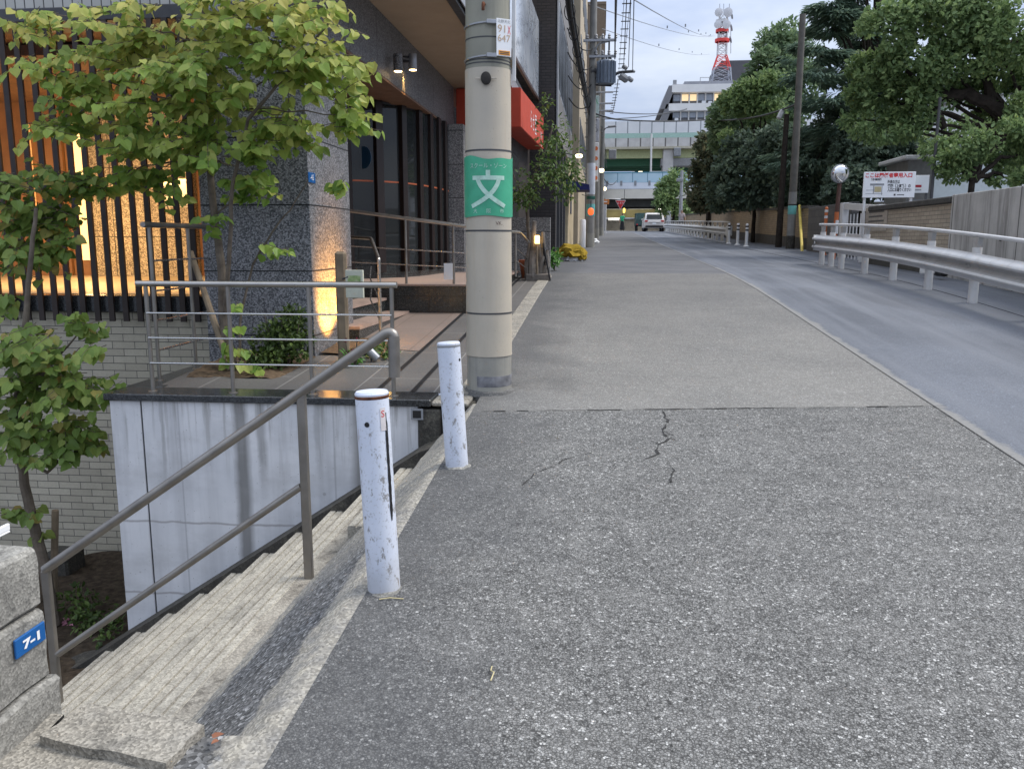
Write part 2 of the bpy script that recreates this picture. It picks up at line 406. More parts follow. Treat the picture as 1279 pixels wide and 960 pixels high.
M_SLEEVE = m_pole('beige_pole_sleeve', (.50,.445,.355), (.43,.39,.325), k=.25, streak=(.42,.31,.20))
M_POLEBASE = m_pole('grey_pole_foot', (.33,.32,.28), (.25,.245,.22), streak=(.14,.14,.15), k=.6)
M_POLEFAR = m_pole('grey_pole_concrete', (.27,.265,.25), (.2,.198,.19))
def m_bollard():
    n = N('chipped_white_paint', .42, .45); X, Y, Z = n.sep()
    c = n.mix(n.mr(n.noise(5, 4), .3, .7), (.66,.70,.79), (.58,.625,.72))
    ch = n.noise(1, 6, n.scl(n.pos(), (26,26,15)), rough=.72)
    low = n.noise(2.0, 2)
    f = n.ramp(n.math('ADD', ch, n.math('MULTIPLY', n.math('SUBTRACT', low, .5), .35)), [(.60,0),(.64,1)])
    c = n.mix(f, c, n.mix(n.noise(30, 3), (.22,.215,.21), (.36,.36,.37)))
    c = n.mix(n.math('MULTIPLY', n.ramp(n.noise(90, 3), [(.58,0),(.66,1)]), .35), c, (.3,.29,.28))
    ru = n.ramp(n.noise(1, 5, n.scl(n.pos(), (40,40,6)), rough=.7), [(.60,0),(.70,1)]); c = n.mix(n.math('MULTIPLY', ru, n.math('MULTIPLY', n.ramp(n.noise(7, 3), [(.5,0),(.65,1)]), .7)), c, (.25,.12,.06))
    dirt = n.math('MULTIPLY', n.mr(n.math('ADD', Z, n.math('MULTIPLY', n.noise(14, 4), .18)), .42, .24), .55, clamp=True); c = n.mix(dirt, c, (.34,.335,.33))
    n.col(c); n.bump(n.math('SUBTRACT', 1, f), .3, .002); return n.m
M_BOLL = m_bollard()
M_RUST = plain('rusty_steel', (.11,.045,.025), .85, .5, 40, .2, bump=.4)
M_STEEL = plain('brushed_stainless', (.42,.40,.37), .32, .08, 9, .5, .9)
M_STEELD = plain('dull_steel_tube', (.27,.25,.225), .40, .18, 7, .5, .75)
M_BAR = plain('bright_rod', (.55,.54,.52), .25, .05, 9, .5, .95)
M_WHITEP = plain('white_guardrail_paint', (.66,.66,.655), .42, .08, 2.5, .45, dirt=.35, dirtc=(.36,.34,.31))
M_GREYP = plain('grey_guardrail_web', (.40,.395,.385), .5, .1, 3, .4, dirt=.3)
M_BLACK = plain('black_paint', (.012,.012,.013), .5, .2)
M_DGREY = plain('dark_grey_metal', (.055,.056,.06), .5, .2)
M_MGREY = plain('mid_grey_metal', (.25,.26,.275), .5, .15)
M_GALV = plain('galvanised', (.36,.37,.39), .45, .15, 12, .5, .6)
M_CREAM = plain('cream_paint', (.52,.43,.28), .6, .12)
M_BEIGE = plain('beige_render', (.44,.37,.27), .8, .1, 3)
M_BROWN = plain('brown_tile', (.17,.125,.085), .75, .12, 4)
M_WHITE = plain('white_sheet', (.78,.79,.80), .5, .04)
M_RED = plain('red_sign_paint', (.62,.025,.03), .45, .08)
M_BLUE = plain('blue_plate', (.010,.095,.30), .3, .08)
M_NAVY = plain('navy_cloth', (.008,.012,.09), .7, .15)
M_GREEN = plain('green_sign_sheet', (.055,.35,.205), .45, .12, 9, dirt=.15, dirtc=(.16,.36,.26))
M_FADED = plain('faded_white_print', (.42,.62,.52), .5, .2, 18)
M_ORANGE = plain('orange_band', (.75,.30,.02), .5, .08)
M_ORANGEP = plain('orange_pole_paint', (.50,.14,.045), .5, .25, 5)
M_YELLOW = plain('yellow_guard', (.62,.48,.10), .55, .12)
M_TEAL = plain('teal_wrap', (.14,.40,.38), .6, .12)
M_AWN = plain('red_awning_fabric', (.47,.062,.032), .65, .10, 3, .3)
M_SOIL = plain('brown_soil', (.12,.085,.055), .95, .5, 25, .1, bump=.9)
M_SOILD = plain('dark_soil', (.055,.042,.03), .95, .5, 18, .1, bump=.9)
M_SLATS = plain('dark_brown_slat', (.030,.020,.016), .5, .3, 5)
M_WOOD = plain('grey_post_wood', (.22,.17,.115), .8, .3, 7)
M_DRIFT = plain('weathered_driftwood', (.17,.15,.13), .85, .45, 7, bump=.6)
M_WARMW = plain('warm_wood_panel', (.22,.11,.048), .5, .2, 3)
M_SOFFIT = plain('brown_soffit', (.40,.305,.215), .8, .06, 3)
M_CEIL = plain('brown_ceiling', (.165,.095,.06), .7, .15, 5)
M_TERRA = plain('terracotta', (.33,.10,.045), .75, .2, 9)
M_PANE = N('dark_window_pane', .35, .12); M_PANE.col((.02,.024,.03)); M_PANE = M_PANE.m
M_GLASS = N('dark_glass', .12, .45); M_GLASS.col((.012,.015,.018)); M_GLASS = M_GLASS.m
M_SHOPG = N('shop_glass', .03, 1.0); M_SHOPG.b.inputs['Specular IOR Level'].default_value = .32; M_SHOPG.b.inputs['Transmission Weight'].default_value = .35; M_SHOPG.col((.035,.04,.042)); M_SHOPG = M_SHOPG.m
M_MIRROR = N('mirror_face', .03, .5, 1.0); M_MIRROR.col((.8,.8,.8)); M_MIRROR = M_MIRROR.m
def m_paver(name, c1, c2, w, h, mort):
    n = N(name, .6, .4); X, Y, Z = n.sep()
    b, fac = n.brick(n.comb(Y, X, 0), w, h, .006, .5)
    g = n.noise(70, 4, rough=.7); c = n.mix(n.mr(g, .3, .7), c1, c2); c = n.mix(n.mr(b, 0, 1, 0, .25), c, tuple(x*.7 for x in c1))
    c = n.mix(n.mr(n.noise(1.5, 5), .4, .75, 0, .45), c, tuple(x*.45 for x in c1)); c = n.mix(fac, c, mort); n.col(c); return n.m
M_PAVER = m_paver('grey_stone_paver', (.17,.16,.15), (.075,.072,.068), 1.1, .62, (.24,.23,.215))
M_PAVPINK = m_paver('pink_stone_paver', (.30,.235,.20), (.185,.145,.122), .9, .45, (.16,.12,.1))
M_PINK = plain('pink_granite_tread', (.34,.25,.205), .6, .16, 30)
def m_leaf(name, stops, trans=.25, rough=.5, posz=None):
    n = N(name, rough, .35); r = n.island()
    c = n.ramp(r, stops)
    if posz:
        z0, z1, yc = posz; Z = n.sep()[2]
        f = n.math('MULTIPLY', n.mr(n.math('ADD', Z, n.math('MULTIPLY', n.math('SUBTRACT', n.noise(1.6, 3), .5), 1.6)), z0, z1), n.ramp(n.math('FRACT', n.math('MULTIPLY', r, 7.31)), [(.25,.15),(.75,.95)]), clamp=True)
        c = n.mix(f, c, yc)
    n.col(c)
    tr = n.n('ShaderNodeBsdfTranslucent'); n.set(tr.inputs[0], c); ms = n.n('ShaderNodeMixShader'); ms.inputs[0].default_value = trans
    out = [x for x in n.t.nodes if x.type == 'OUTPUT_MATERIAL'][0]
    n.t.links.new(n.b.outputs[0], ms.inputs[1]); n.t.links.new(tr.outputs[0], ms.inputs[2]); n.t.links.new(ms.outputs[0], out.inputs[0])
    return n.m
M_LEAF = m_leaf('redbud_leaf', [(0,(.14,.24,.045)),(.35,(.22,.36,.065)),(.8,(.32,.45,.09)),(1,(.44,.48,.12))], .42, posz=(2.0,3.3,(.66,.60,.18)))
M_LEAFLO = m_leaf('court_tree_leaf', [(0,(.13,.21,.045)),(.5,(.21,.31,.07)),(.88,(.30,.37,.095)),(1,(.46,.34,.11))], .42)
M_LEAFD = m_leaf('dark_shrub_leaf', [(0,(.03,.055,.012)),(.6,(.06,.10,.02)),(1,(.11,.16,.035))], .2)
M_LEAFS = m_leaf('street_tree_leaf', [(0,(.05,.10,.022)),(.6,(.10,.17,.04)),(1,(.20,.25,.07))], .3)
M_LEAFP = m_leaf('bright_plant_leaf', [(0,(.06,.17,.035)),(1,(.17,.36,.08))], .3)
M_BARK = plain('grey_bark', (.14,.115,.09), .9, .35, 12, .2, bump=.6)
M_BARKD = plain('dark_bark', (.035,.028,.023), .9, .35, 8, .2, bump=.6)
M_TREE = {k: m_leaf(k, st, .4, .6) for k, st in dict(
    broad_leaf=[(0,(.12,.185,.10)),(.5,(.175,.26,.135)),(1,(.25,.33,.17))],
    light_leaf=[(0,(.13,.20,.085)),(.5,(.19,.28,.11)),(1,(.29,.38,.15))],
    cedar_leaf=[(0,(.12,.19,.14)),(.6,(.175,.25,.18)),(1,(.24,.32,.21))],
    dark_leaf=[(0,(.08,.12,.09)),(.6,(.12,.17,.12)),(1,(.17,.23,.15))],
    dull_leaf=[(0,(.075,.10,.06)),(.5,(.12,.145,.085)),(1,(.20,.18,.10))]).items()}
# ------------------------------------------------------------------ camera, sky, sun
cam = bpy.data.cameras.new('camera'); cam.sensor_width = 36; cam.lens = 36*FPX/1279; cam.clip_start = .05; cam.clip_end = 3000
co = bpy.data.objects.new('camera', cam); COL.objects.link(co); co.location = CAM; co.rotation_euler = (R(90)-PITCH, 0, YAW); SC.camera = co
W = bpy.data.worlds.new('World'); SC.world = W; W.use_nodes = True; nt = W.node_tree
bg = nt.nodes['Background']; bg.inputs['Strength'].default_value = .10
sky = nt.nodes.new('ShaderNodeTexSky'); sky.sky_type = 'NISHITA'; sky.sun_disc = False
SUN_EL, SUN_AZ = R(52), R(75)      # azimuth from +Y towards +X
sky.sun_elevation = SUN_EL; sky.sun_rotation = SUN_AZ; sky.air_density = 1.2; sky.dust_density = 2.5
tc = nt.nodes.new('ShaderNodeTexCoord'); mp = nt.nodes.new('ShaderNodeMapping'); mp.inputs['Scale'].default_value = (1,1,3.2)
nz = nt.nodes.new('ShaderNodeTexNoise'); nz.inputs['Scale'].default_value = 2.6; nz.inputs['Detail'].default_value = 6; nz.inputs['Roughness'].default_value = .55
nt.links.new(tc.outputs['Generated'], mp.inputs[0]); nt.links.new(mp.outputs[0], nz.inputs[0])
cr = nt.nodes.new('ShaderNodeValToRGB'); cr.color_ramp.elements[0].position = .36; cr.color_ramp.elements[1].position = .64
cr.color_ramp.elements[0].color = (1.75,2.3,3.7,1); cr.color_ramp.elements[1].color = (3.75,4.15,4.95,1)
nt.links.new(nz.outputs['Fac'], cr.inputs[0])
mx = nt.nodes.new('ShaderNodeMix'); mx.data_type = 'RGBA'; mx.inputs[0].default_value = .90
# overcast luminance distribution: brighter towards the zenith
sx = nt.nodes.new('ShaderNodeSeparateXYZ'); nt.links.new(tc.outputs['Generated'], sx.inputs[0])
mr = nt.nodes.new('ShaderNodeMapRange'); nt.links.new(sx.outputs[2], mr.inputs[0]); mr.inputs[3].default_value = .72; mr.inputs[4].default_value = 2.5
vm = nt.nodes.new('ShaderNodeVectorMath'); vm.operation = 'SCALE'; nt.links.new(cr.outputs[0], vm.inputs[0]); nt.links.new(mr.outputs[0], vm.inputs['Scale'])
hue = nt.nodes.new('ShaderNodeMix'); hue.data_type = 'RGBA'; hue.blend_type = 'MIX'; nt.links.new(sx.outputs[2], hue.inputs[0])
hue.inputs[6].default_value = (1,1,1,1); hue.inputs[7].default_value = (1.10,1.02,.88,1)
tint = nt.nodes.new('ShaderNodeMix'); tint.data_type = 'RGBA'; tint.blend_type = 'MULTIPLY'; tint.inputs[0].default_value = 1
nt.links.new(vm.outputs[0], tint.inputs[6]); nt.links.new(hue.outputs[2], tint.inputs[7])
nt.links.new(sky.outputs[0], mx.inputs[6]); nt.links.new(tint.outputs[2], mx.inputs[7]); nt.links.new(mx.outputs[2], bg.inputs['Color'])
sd = bpy.data.lights.new('sun', 'SUN'); sd.energy = 1.5; sd.angle = R(25); sd.color = (1.0,.95,.87)
so = bpy.data.objects.new('sun', sd); COL.objects.link(so)
sdir = Vector((math.sin(SUN_AZ)*math.cos(SUN_EL), math.cos(SUN_AZ)*math.cos(SUN_EL), math.sin(SUN_EL)))
so.rotation_euler = (-sdir).to_track_quat('-Z','Y').to_euler(); so.location = sdir*60
SC.view_settings.view_transform = 'Standard'; SC.view_settings.look = 'None'; SC.view_settings.exposure = 1.05; SC.view_settings.gamma = 1
SC.view_settings.use_curve_mapping = False
def lamp(name, kind, loc, power, color=(1,.72,.36), size=.1, target=None, spot=60, blend=.5):
    l = bpy.data.lights.new(name, kind); l.energy = power; l.color = color
    if kind == 'SPOT': l.spot_size = R(spot); l.spot_blend = blend; l.shadow_soft_size = size
    elif kind == 'POINT': l.shadow_soft_size = size
    else: l.size = size
    o = bpy.data.objects.new(name, l); COL.objects.link(o); o.location = loc
    if target is not None: o.rotation_euler = (Vector(target)-Vector(loc)).to_track_quat('-Z','Y').to_euler()
    return o
# ------------------------------------------------------------------ ground
ys = lin(-3, 16, 38) + lin(17, 130, 60)
g = BM(); sheet(g, lin(-.87, 2.33, 6), ys, lambda x, y: gz(y)); struct('pavement', g, M_OLD, True)
g = BM(); sheet(g, [-3.2,-.87], [y for y in ys if y >= 15], lambda x, y: gz(y)-.004); struct('pavement_margin', g, M_OLD, True)
g = BM(); sheet(g, lin(2.33, 6.4, 6), ys, lambda x, y: gz(y)-.012-.012*min(1,(x-2.33))); struct('road', g, M_ROAD, True)
g = BM(); sheet(g, [4.98, 6.0, 12], ys, lambda x, y: gz(y)-.016)
for i in range(len(ys)-1):
    poly(g, [(4.98,ys[i],gz(ys[i])-.06),(4.98,ys[i],gz(ys[i])-.016),(4.98,ys[i+1],gz(ys[i+1])-.016),(4.98,ys[i+1],gz(ys[i+1])-.06)])
struct('footpath', g, M_ROAD, False)
g = BM(); sheet(g, [2.318, 2.345], ys, lambda x, y: gz(y)+(.004 if x < 2.33 else -.008)); struct('road_joint', g, plain('dark_joint', (.045,.043,.042), .9, .4, 20))
M_GROUND = plain('far_ground', (.16,.155,.145), .9, .2, 1)
g = BM(); sheet(g, [12, 60, 500], lin(-10, 130, 20)+[900], lambda x, y: gz(y)); sheet(g, [-500,-60,-3.2], lin(15, 130, 20)+[900], lambda x, y: gz(y)-.05); sheet(g, [-3.2, 12], [130, 300, 900], lambda x, y: gz(y)-.01)
struct('ground', g, M_GROUND)
# joint across the pavement, and two cracks
def ribbon(bm, pts, w, dz=.004):
    pts = [Vector((p[0], p[1], gz(p[1])+dz)) for p in pts]
    for i in range(len(pts)-1):
        a, b = pts[i], pts[i+1]; d = (b-a); d.z = 0; n = Vector((-d.y, d.x, 0)).normalized()
        w0 = w*random.choice((.15,.4,.6,.8,1.1)); poly(bm, [a-n*w0, b-n*w0, b+n*w0, a+n*w0])
def jag(pts, amp, step=.06):
    out = []
    for a, b in zip(pts, pts[1:]):
        L = math.hypot(b[0]-a[0], b[1]-a[1]); k = max(1, int(L/step))
        for i in range(k): out.append((a[0]+(b[0]-a[0])*i/k+random.uniform(-amp,amp), a[1]+(b[1]-a[1])*i/k+random.uniform(-amp,amp)))
    out.append(pts[-1]); return out
g = BM()
J0, J1 = atG(602, 515), atG(1182, 508)
ribbon(g, jag([(J0.x, J0.y), (J1.x, J1.y)], .004, .08), .010)
cr1 = [atG(*p) for p in ((827,513),(833,525),(829,540),(836,548),(824,556),(820,568),(806,575))]
ribbon(g, jag([(p.x,p.y) for p in cr1], .012, .05), .008)
cr2 = [atG(*p) for p in ((836,580),(841,590),(838,604))]; ribbon(g, jag([(p.x,p.y) for p in cr2], .01, .04), .006)
cr3 = [atG(*p) for p in ((650,607),(668,592),(690,583),(712,573))]; ribbon(g, jag([(p.x,p.y) for p in cr3], .01, .05), .004)
for a, c in (((829,540),(842,545)),((836,548),(850,552)),((824,556),(812,552)),((712,573),(740,566))):
    p, q = atG(*a), atG(*c); ribbon(g, jag([(p.x,p.y),(q.x,q.y)], .008, .03), .003)
struct('pavement_crack', g, plain('crack_dark', (.028,.027,.026), .95, .3, 20))
# entrance forecourt pavers, kerb strip, drain slots
g = BM(); sheet(g, [-3.45,-2.6,-2.1,-1.05], lin(6.12, 15, 12), lambda x, y: gz(y)); struct('forecourt', g, M_PAVER)
def offs(x, y): return gz(y)+.004
g = BM()
for q in ([(-1.70,9.3),(-1.70,7.75),(-2.35,7.9),(-2.55,9.0),(-2.5,10.3),(-1.70,10.3)],):
    poly(g, [(x, y, offs(x,y)) for x, y in q])
struct('forecourt_band', g, M_PAVPINK)
g = BM()
for x in (-1.68,-1.40): sheet(g, [x-.02, x+.02], lin(6.14, 15, 10), lambda x, y: gz(y)+.005)
struct('drain_slot', g, M_BLACK)
g = BM(); y0 = 6.12
while y0 < 15:
    y1 = y0+.598
    t = BM(); box(t, -1.06, -.875, y0, y1, -.3, .012, .008)
    for v in t.verts: v.co.z += gz(v.co.y)
    merge(g, t); y0 += .602
struct('kerb', g, M_KERB)
# ------------------------------------------------------------------ sunken court
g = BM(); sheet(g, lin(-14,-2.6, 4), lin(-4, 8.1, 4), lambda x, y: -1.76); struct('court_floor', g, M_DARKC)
random.seed(3)
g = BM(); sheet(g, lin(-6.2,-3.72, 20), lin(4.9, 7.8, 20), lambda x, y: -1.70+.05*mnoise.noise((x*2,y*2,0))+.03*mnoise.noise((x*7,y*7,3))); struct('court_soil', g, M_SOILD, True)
# low concrete ground round the pillar foot
g = BM(); sheet(g, [-2.6,-1.6,-1.12], lin(.6, 2.03, 4), lambda x, y: gz(y)-.012); sheet(g, [-2.6,-1.56], [2.03,2.14], lambda x, y: gz(y)-.012)
poly(g, [(-2.6,2.14,gz(2.14)-.012),(-1.56,2.14,gz(2.14)-.012),(-1.56,2.14,-1),(-2.6,2.14,-1)])
struct('pillar_apron', g, M_KERB)
# apron between the street and the top step: broken asphalt and concrete
def apron(bm):
    YS = lin(.4, 5.84, 68); rows = []
    for y in YS:
        k = min(1, max(0, (y-2.09)/.07)); j = min(1, max(0, (y-3.75)/.7))
        xe = -1.12 + k*(-.33) + j*.31; ze = (gz(y)-.01)*(1-k) + k*(-.212) ; ze = ze*(1-j) + j*.102
        row = []
        for i in range(13):
            t = i/12; x = -.87 + (xe+.87)*t; z0 = gz(y)-.003
            q = max(0, (t-.10)/.90); z = z0 + (ze-z0)*q
            z += .012*mnoise.noise((x*9, y*9, 1))*min(1, t*6)
            row.append(bm.verts.new((x, y, z)))
        row.append(bm.verts.new((xe, y, ze-.4))); rows.append(row)
    for a, b in zip(rows, rows[1:]):
        for i in range(13): bm.faces.new((a[i], b[i], b[i+1], a[i+1]))
g = BM(); apron(g); struct('stair_apron', g, M_APRON, True)
# slab by the pillar
g = BM(); c = [atG(*p) for p in ((52,928),(108,884),(256,914),(205,962))]
pts = []
for i in range(4):
    a, b = c[i], c[(i+1)%4]
    for k in range(5): q = a.lerp(b, k/5); pts.append(Vector((q.x+random.uniform(-.008,.008), q.y+random.uniform(-.008,.008), gz(q.y)+.0)))
prism(g, [Vector((p.x,p.y,p.z-.5)) for p in pts], (0,0,.518))
tag(obj('concrete_slab', g, M_KERB), 'rough broken concrete slab lying beside the pillar with the blue 7-1 plate', 'slab')
# ------------------------------------------------------------------ staircase down to the court
def stair():
    t = thing('concrete_stairs', (-1.7, 4, -1.76), 'worn concrete steps leading down from the pavement along the fair-faced concrete wall', 'stairs')
    for j in range(-2, 10):
        b = BM(); x = -1.63-.255*j; z = -.225-.166*j; xb = x+.262
        # tread with two grooves behind the nosing
        pr = [(x,z-.165),(x,z-.008),(x+.008,z),(x+.045,z),(x+.047,z-.009),(x+.055,z-.009),(x+.057,z),(x+.092,z),(x+.094,z-.004),(x+.098,z-.004),(x+.100,z-.003),(xb,z-.003),(xb,z-.165)]
        y0 = 2.0 if j >= 0 else 4.35
        yc = [y0] + [y0+(5.56-y0)*k/6+random.uniform(-.15,.15) for k in range(1,6)] + [5.56]
        a = None
        for y in yc:
            dx = random.uniform(-.004,.004); dz = random.uniform(-.003,.003)
            r_ = [b.verts.new((p[0]+dx, y, p[1]+dz)) for p in pr]
            if a:
                for i in range(len(pr)-1): b.faces.new((a[i], a[i+1], r_[i+1], r_[i]))
            else: b.faces.new(r_)
            a = r_
        b.faces.new(a[::-1]); bmesh.ops.recalc_face_normals(b, faces=b.faces[:])
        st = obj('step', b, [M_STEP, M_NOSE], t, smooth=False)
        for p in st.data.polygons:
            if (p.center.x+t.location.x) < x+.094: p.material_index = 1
    b = BM()
    prism(b, [(-1.05,5.562,.12),(-1.05,5.562,-2.0),(-4.2,5.562,-2.0),(-4.2,5.562,-1.76),(-3.92,5.562,-1.70),(-1.24,5.562,.05)], (0,.285,0))
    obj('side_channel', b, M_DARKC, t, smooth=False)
stair()
# ------------------------------------------------------------------ retaining wall with granite coping
t = thing('retaining_wall', (-2.4, 5.95, -1.76), 'pale fair-faced concrete retaining wall with rust-brown streaks and a black granite coping', 'wall')
b = BM(); box(b, -3.40, -1.30, 5.85, 6.10, -1.9, .318); box(b, -3.655, -3.415, 5.85, 7.40, -1.9, .318, .004); obj('wall_body', b, M_FAIR, t, smooth=False)
b = BM(); box(b, -3.416, -3.399, 5.856, 5.9, -1.9, .318); obj('joint_seal', b, M_DGREY, t, smooth=False)
b = BM(); box(b, -3.69, -1.20, 5.825, 6.14, .320, .372, .006); box(b, -3.69, -3.38, 6.141, 7.38, .320, .374, .006); obj('coping', b, M_GRAN_DP, t, smooth=False)
t = thing('culvert_head', (-1.1, 5.95, -.3), 'dark damp concrete block with a small square drain hole behind the plain white bollard', 'concrete block')
b = BM()
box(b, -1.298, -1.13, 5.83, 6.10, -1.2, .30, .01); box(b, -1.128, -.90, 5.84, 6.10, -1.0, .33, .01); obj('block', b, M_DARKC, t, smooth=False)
b = BM(); p = atY(521, 517, 5.83); box(b, p.x-.045, p.x+.045, 5.822, 5.829, p.z-.04, p.z+.04); obj('frame', b, M_MGREY, t, smooth=False)
b = BM(); box(b, p.x-.03, p.x+.03, 5.818, 5.8215, p.z-.027, p.z+.027); obj('drain_hole', b, M_BLACK, t, smooth=False)
b = BM(); box(b, -1.20, -.93, 5.835, 6.10, .322, .36, .012); obj('concrete_cap', b, M_KERB, t, smooth=False)
# soil of the planter behind the coping
g = BM(); sheet(g, lin(-3.38,-2.58, 14), lin(6.5, 7.4, 14), lambda x, y: gz(y)+.025+.02*mnoise.noise((x*3,y*3,2))+.02*mnoise.noise((x*11,y*11,5))-.06*max(0,(6.6-y)*6)*.5-.05*max(0,(x+2.7)*6)*.6); struct('planter_soil', g, M_SOIL, True)
g = BM(); sheet(g, lin(-2.58,-2.0, 8), lin(7.5, 8.35, 8), lambda x, y: gz(y)+.02+.02*mnoise.noise((x*9,y*9,2))-.05*max(0,(x+2.12)*6)*.6); struct('flower_bed_soil', g, M_SOIL, True)
# ------------------------------------------------------------------ stone pillar with the address plate
XP = -1.62
t = thing('gate_pillar', (-1.9, 2.0, gz(2)), 'weathered concrete block pillar at the head of the steps carrying the blue 7-1 plate', 'pillar')
def rough_box(x0,x1,y0,y1,z0,z1,amp,n=7):
    b = BM(); box(b, x0,x1,y0,y1,z0,z1,.012); bmesh.ops.subdivide_edges(b, edges=b.edges[:], cuts=n, use_grid_fill=True)
    for v in b.verts:
        q = mnoise.noise_vector(v.co*9)*amp + mnoise.noise_vector(v.co*28)*amp*.5; v.co += q
    return b
yP = atX(49, 700, XP).y; zP = atX(46, 681, XP).z; zj = atX(30, 772, XP).z; zf = atX(40, 868, XP+.02).z
obj('upper_block', rough_box(-2.05,XP,1.25,yP,zj+.004,zP,.005), M_PILL, t)
obj('lower_block', rough_box(-2.05,XP+.002,1.25,yP+.004,zf,zj-.004,.005), M_PILL, t)
obj('mortar_foot', rough_box(-2.1,XP+.02,1.2,yP+.02,-.05,zf-.003,.012), M_PILL, t)
c = [atX(*p, XP+.012) for p in ((18,800),(55,775),(57,797),(19,825))]
ya, yb = c[0].y, c[1].y; zt = (c[0].z+c[1].z)/2; zb = (c[2].z+c[3].z)/2
pl = thing('address_plate', (XP+.01, (ya+yb)/2, zb), 'small blue enamel address plate reading 7-1 on the concrete pillar', 'address plate')
b = BM(); box(b, XP+.006, XP+.014, ya, yb, zb, zt, .002); obj('plate', b, M_BLUE, pl)
b = text_bm('7-1', (zt-zb)*.62, frame((XP+.0155,(ya+yb)/2,(zt+zb)/2),(0,1,0),(0,0,1)), off=.0016, height=(zt-zb)*.5, width=(yb-ya)*.56); obj('number', b, M_WHITE, pl, smooth=False)
b = BM(); q = atX(14, 668, -1.76); box(b, -2.02, -1.76, 1.3, q.y, zP+.006, zP+.014, .003); box(b, -1.77, -1.76, 1.3, q.y, zP+.0145, zP+.035, .002); tag(obj('white_tray', b, M_WHITE), 'flat white tray lying on top of the concrete pillar', 'tray')
# ------------------------------------------------------------------ stair handrail
YH = 4.0
t = thing('stair_handrail', (-1.6, YH, -.9), 'dull steel tube handrail running down the middle of the concrete steps', 'handrail')
A = atY(493, 470, YH); B = atY(488, 411, YH); Cc = atY(56, 711, YH)
slope = (B.z-Cc.z)/(B.x-Cc.x)
b = BM(); tube(b, bend_pts([(A.x,YH,A.z),(B.x+.02,YH,B.z+.01),(Cc.x,YH,Cc.z)], .075, 8), .0255, 16); obj('top_rail', b, M_STEELD, t)
b = BM(); tube(b, [(A.x,YH,A.z-.002),(A.x,YH,A.z+.20)], .029, 16); obj('end_sleeve', b, M_STEELD, t)
P1 = atY(376, 485, YH); P2 = atY(57, 711, YH)
for p, zb in ((P1, -.42), (P2, -1.02)):
    b = BM(); obox(b, (p.x, YH, (p.z-.005+zb)/2), (.045, .03, p.z-.005-zb), bev=.004); obj('post', b, M_STEELD, t)
m0 = atY(370, 607, YH); m1 = atY(68, 816, YH)
b = BM(); tube(b, [(P1.x-.022,YH,m0.z),(P2.x+.022,YH,m1.z)], .019, 14); obj('middle_rail', b, M_STEELD, t)
# ------------------------------------------------------------------ bollards
def bollard(base, top, r, label, detail):
    base = Vector(base); top = Vector(top); ax = (top-base); h = ax.length
    t = thing('bollard', base, label, 'bollard', 'white steel bollards on the pavement edge')
    M = Vector((0,0,1)).rotation_difference(ax.normalized()).to_matrix().to_4x4()
    b = BM(); lathe(b, base, [(r,-.05),(r,h-.02)], 32, M); obj('tube', b, M_BOLL, t)
    b = BM(); lathe(b, base, [(r+.0005,h-.026),(r+.002,h-.022),(r+.002,h-.017),(r-.001,h-.014)], 32, M); obj('rust_ring', b, M_RUST if detail else M_MGREY, t)
    b = BM(); lathe(b, base, [(r,h-.0145),(r+.001,h-.008),(r*.93,h),(r*.3,h+.003),(0,h+.0035)], 32, M); obj('cap', b, M_BOLL, t)
    b = BM(); lathe(b, base, [(r+.02,-.03),(r+.016,.004),(r+.0005,.012)], 24, M)
    for v in b.verts: v.co += mnoise.noise_vector(v.co*30)*.006
    obj('mortar_collar', b, M_PILL, t)
    to = lambda a, z, e=0: base + (M @ Vector(((r+e)*math.cos(a), (r+e)*math.sin(a), z)))
    if detail:
        b = BM(); hp = to(R(-97), h*.85, .0)
        lathe(b, hp, [(.0095,-.004),(.0095,.0015)], 16, M @ Matrix.Rotation(R(-97),4,'Z') @ Matrix.Rotation(R(90),4,'Y')); obj('bolt_hole', b, M_BLACK, t)
        b = BM()   # strip of torn black tape down the right side
        prev = None
        for k in range(30):
            z = h*(.90-.53*k/29); w = (.10 if k < 27 else .10*(30-k)/4)+random.uniform(-.02,.02)
            if k < 3: w *= .5
            ro = [b.verts.new(to(R(-28)-w*.1+w*2.2*(i/4-.4), z, .0012)) for i in range(5)]
            if prev: 
                for i in range(4): b.faces.new((prev[i], prev[i+1], ro[i+1], ro[i]))
            prev = ro
        obj('tape_strip', b, M_BLACK, t)
        b = BM(); g2 = [[b.verts.new(to(R(-50+i*7), h*(.925-.055*j), .0013)) for i in range(4)] for j in range(3)]
        for j in range(2):
            for i in range(3): b.faces.new((g2[j][i],g2[j+1][i],g2[j+1][i+1],g2[j][i+1]))
        st = obj('sticker', b, plain('faded_sticker', (.62,.58,.58), .5, .1, 40), t)
        b = text_bm('S', .035, None, cuts=(.05,.006), bend=lambda v: to(R(-40)+v.x/r, h*.895+v.y, .002)); obj('sticker_mark', b, M_RED, st, smooth=False)
    else:
        b = BM(); hp = to(R(-20), h*.86); lathe(b, hp, [(.008,-.004),(.008,.0015)], 12, M @ Matrix.Rotation(R(-20),4,'Z') @ Matrix.Rotation(R(90),4,'Y')); obj('bolt_hole', b, M_BLACK, t)
    return t
g1 = atG(480, 737); d1 = g1.y
bollard(g1, atY(464, 488, d1+.02), .0625, 'scuffed white bollard with rusty cap ring and torn black tape, nearest the camera', True)
g2 = atG(571, 583); bollard(g2, atY(560, 427, g2.y+.02), .0625, 'clean white bollard standing between the taped bollard and the utility pole', False)
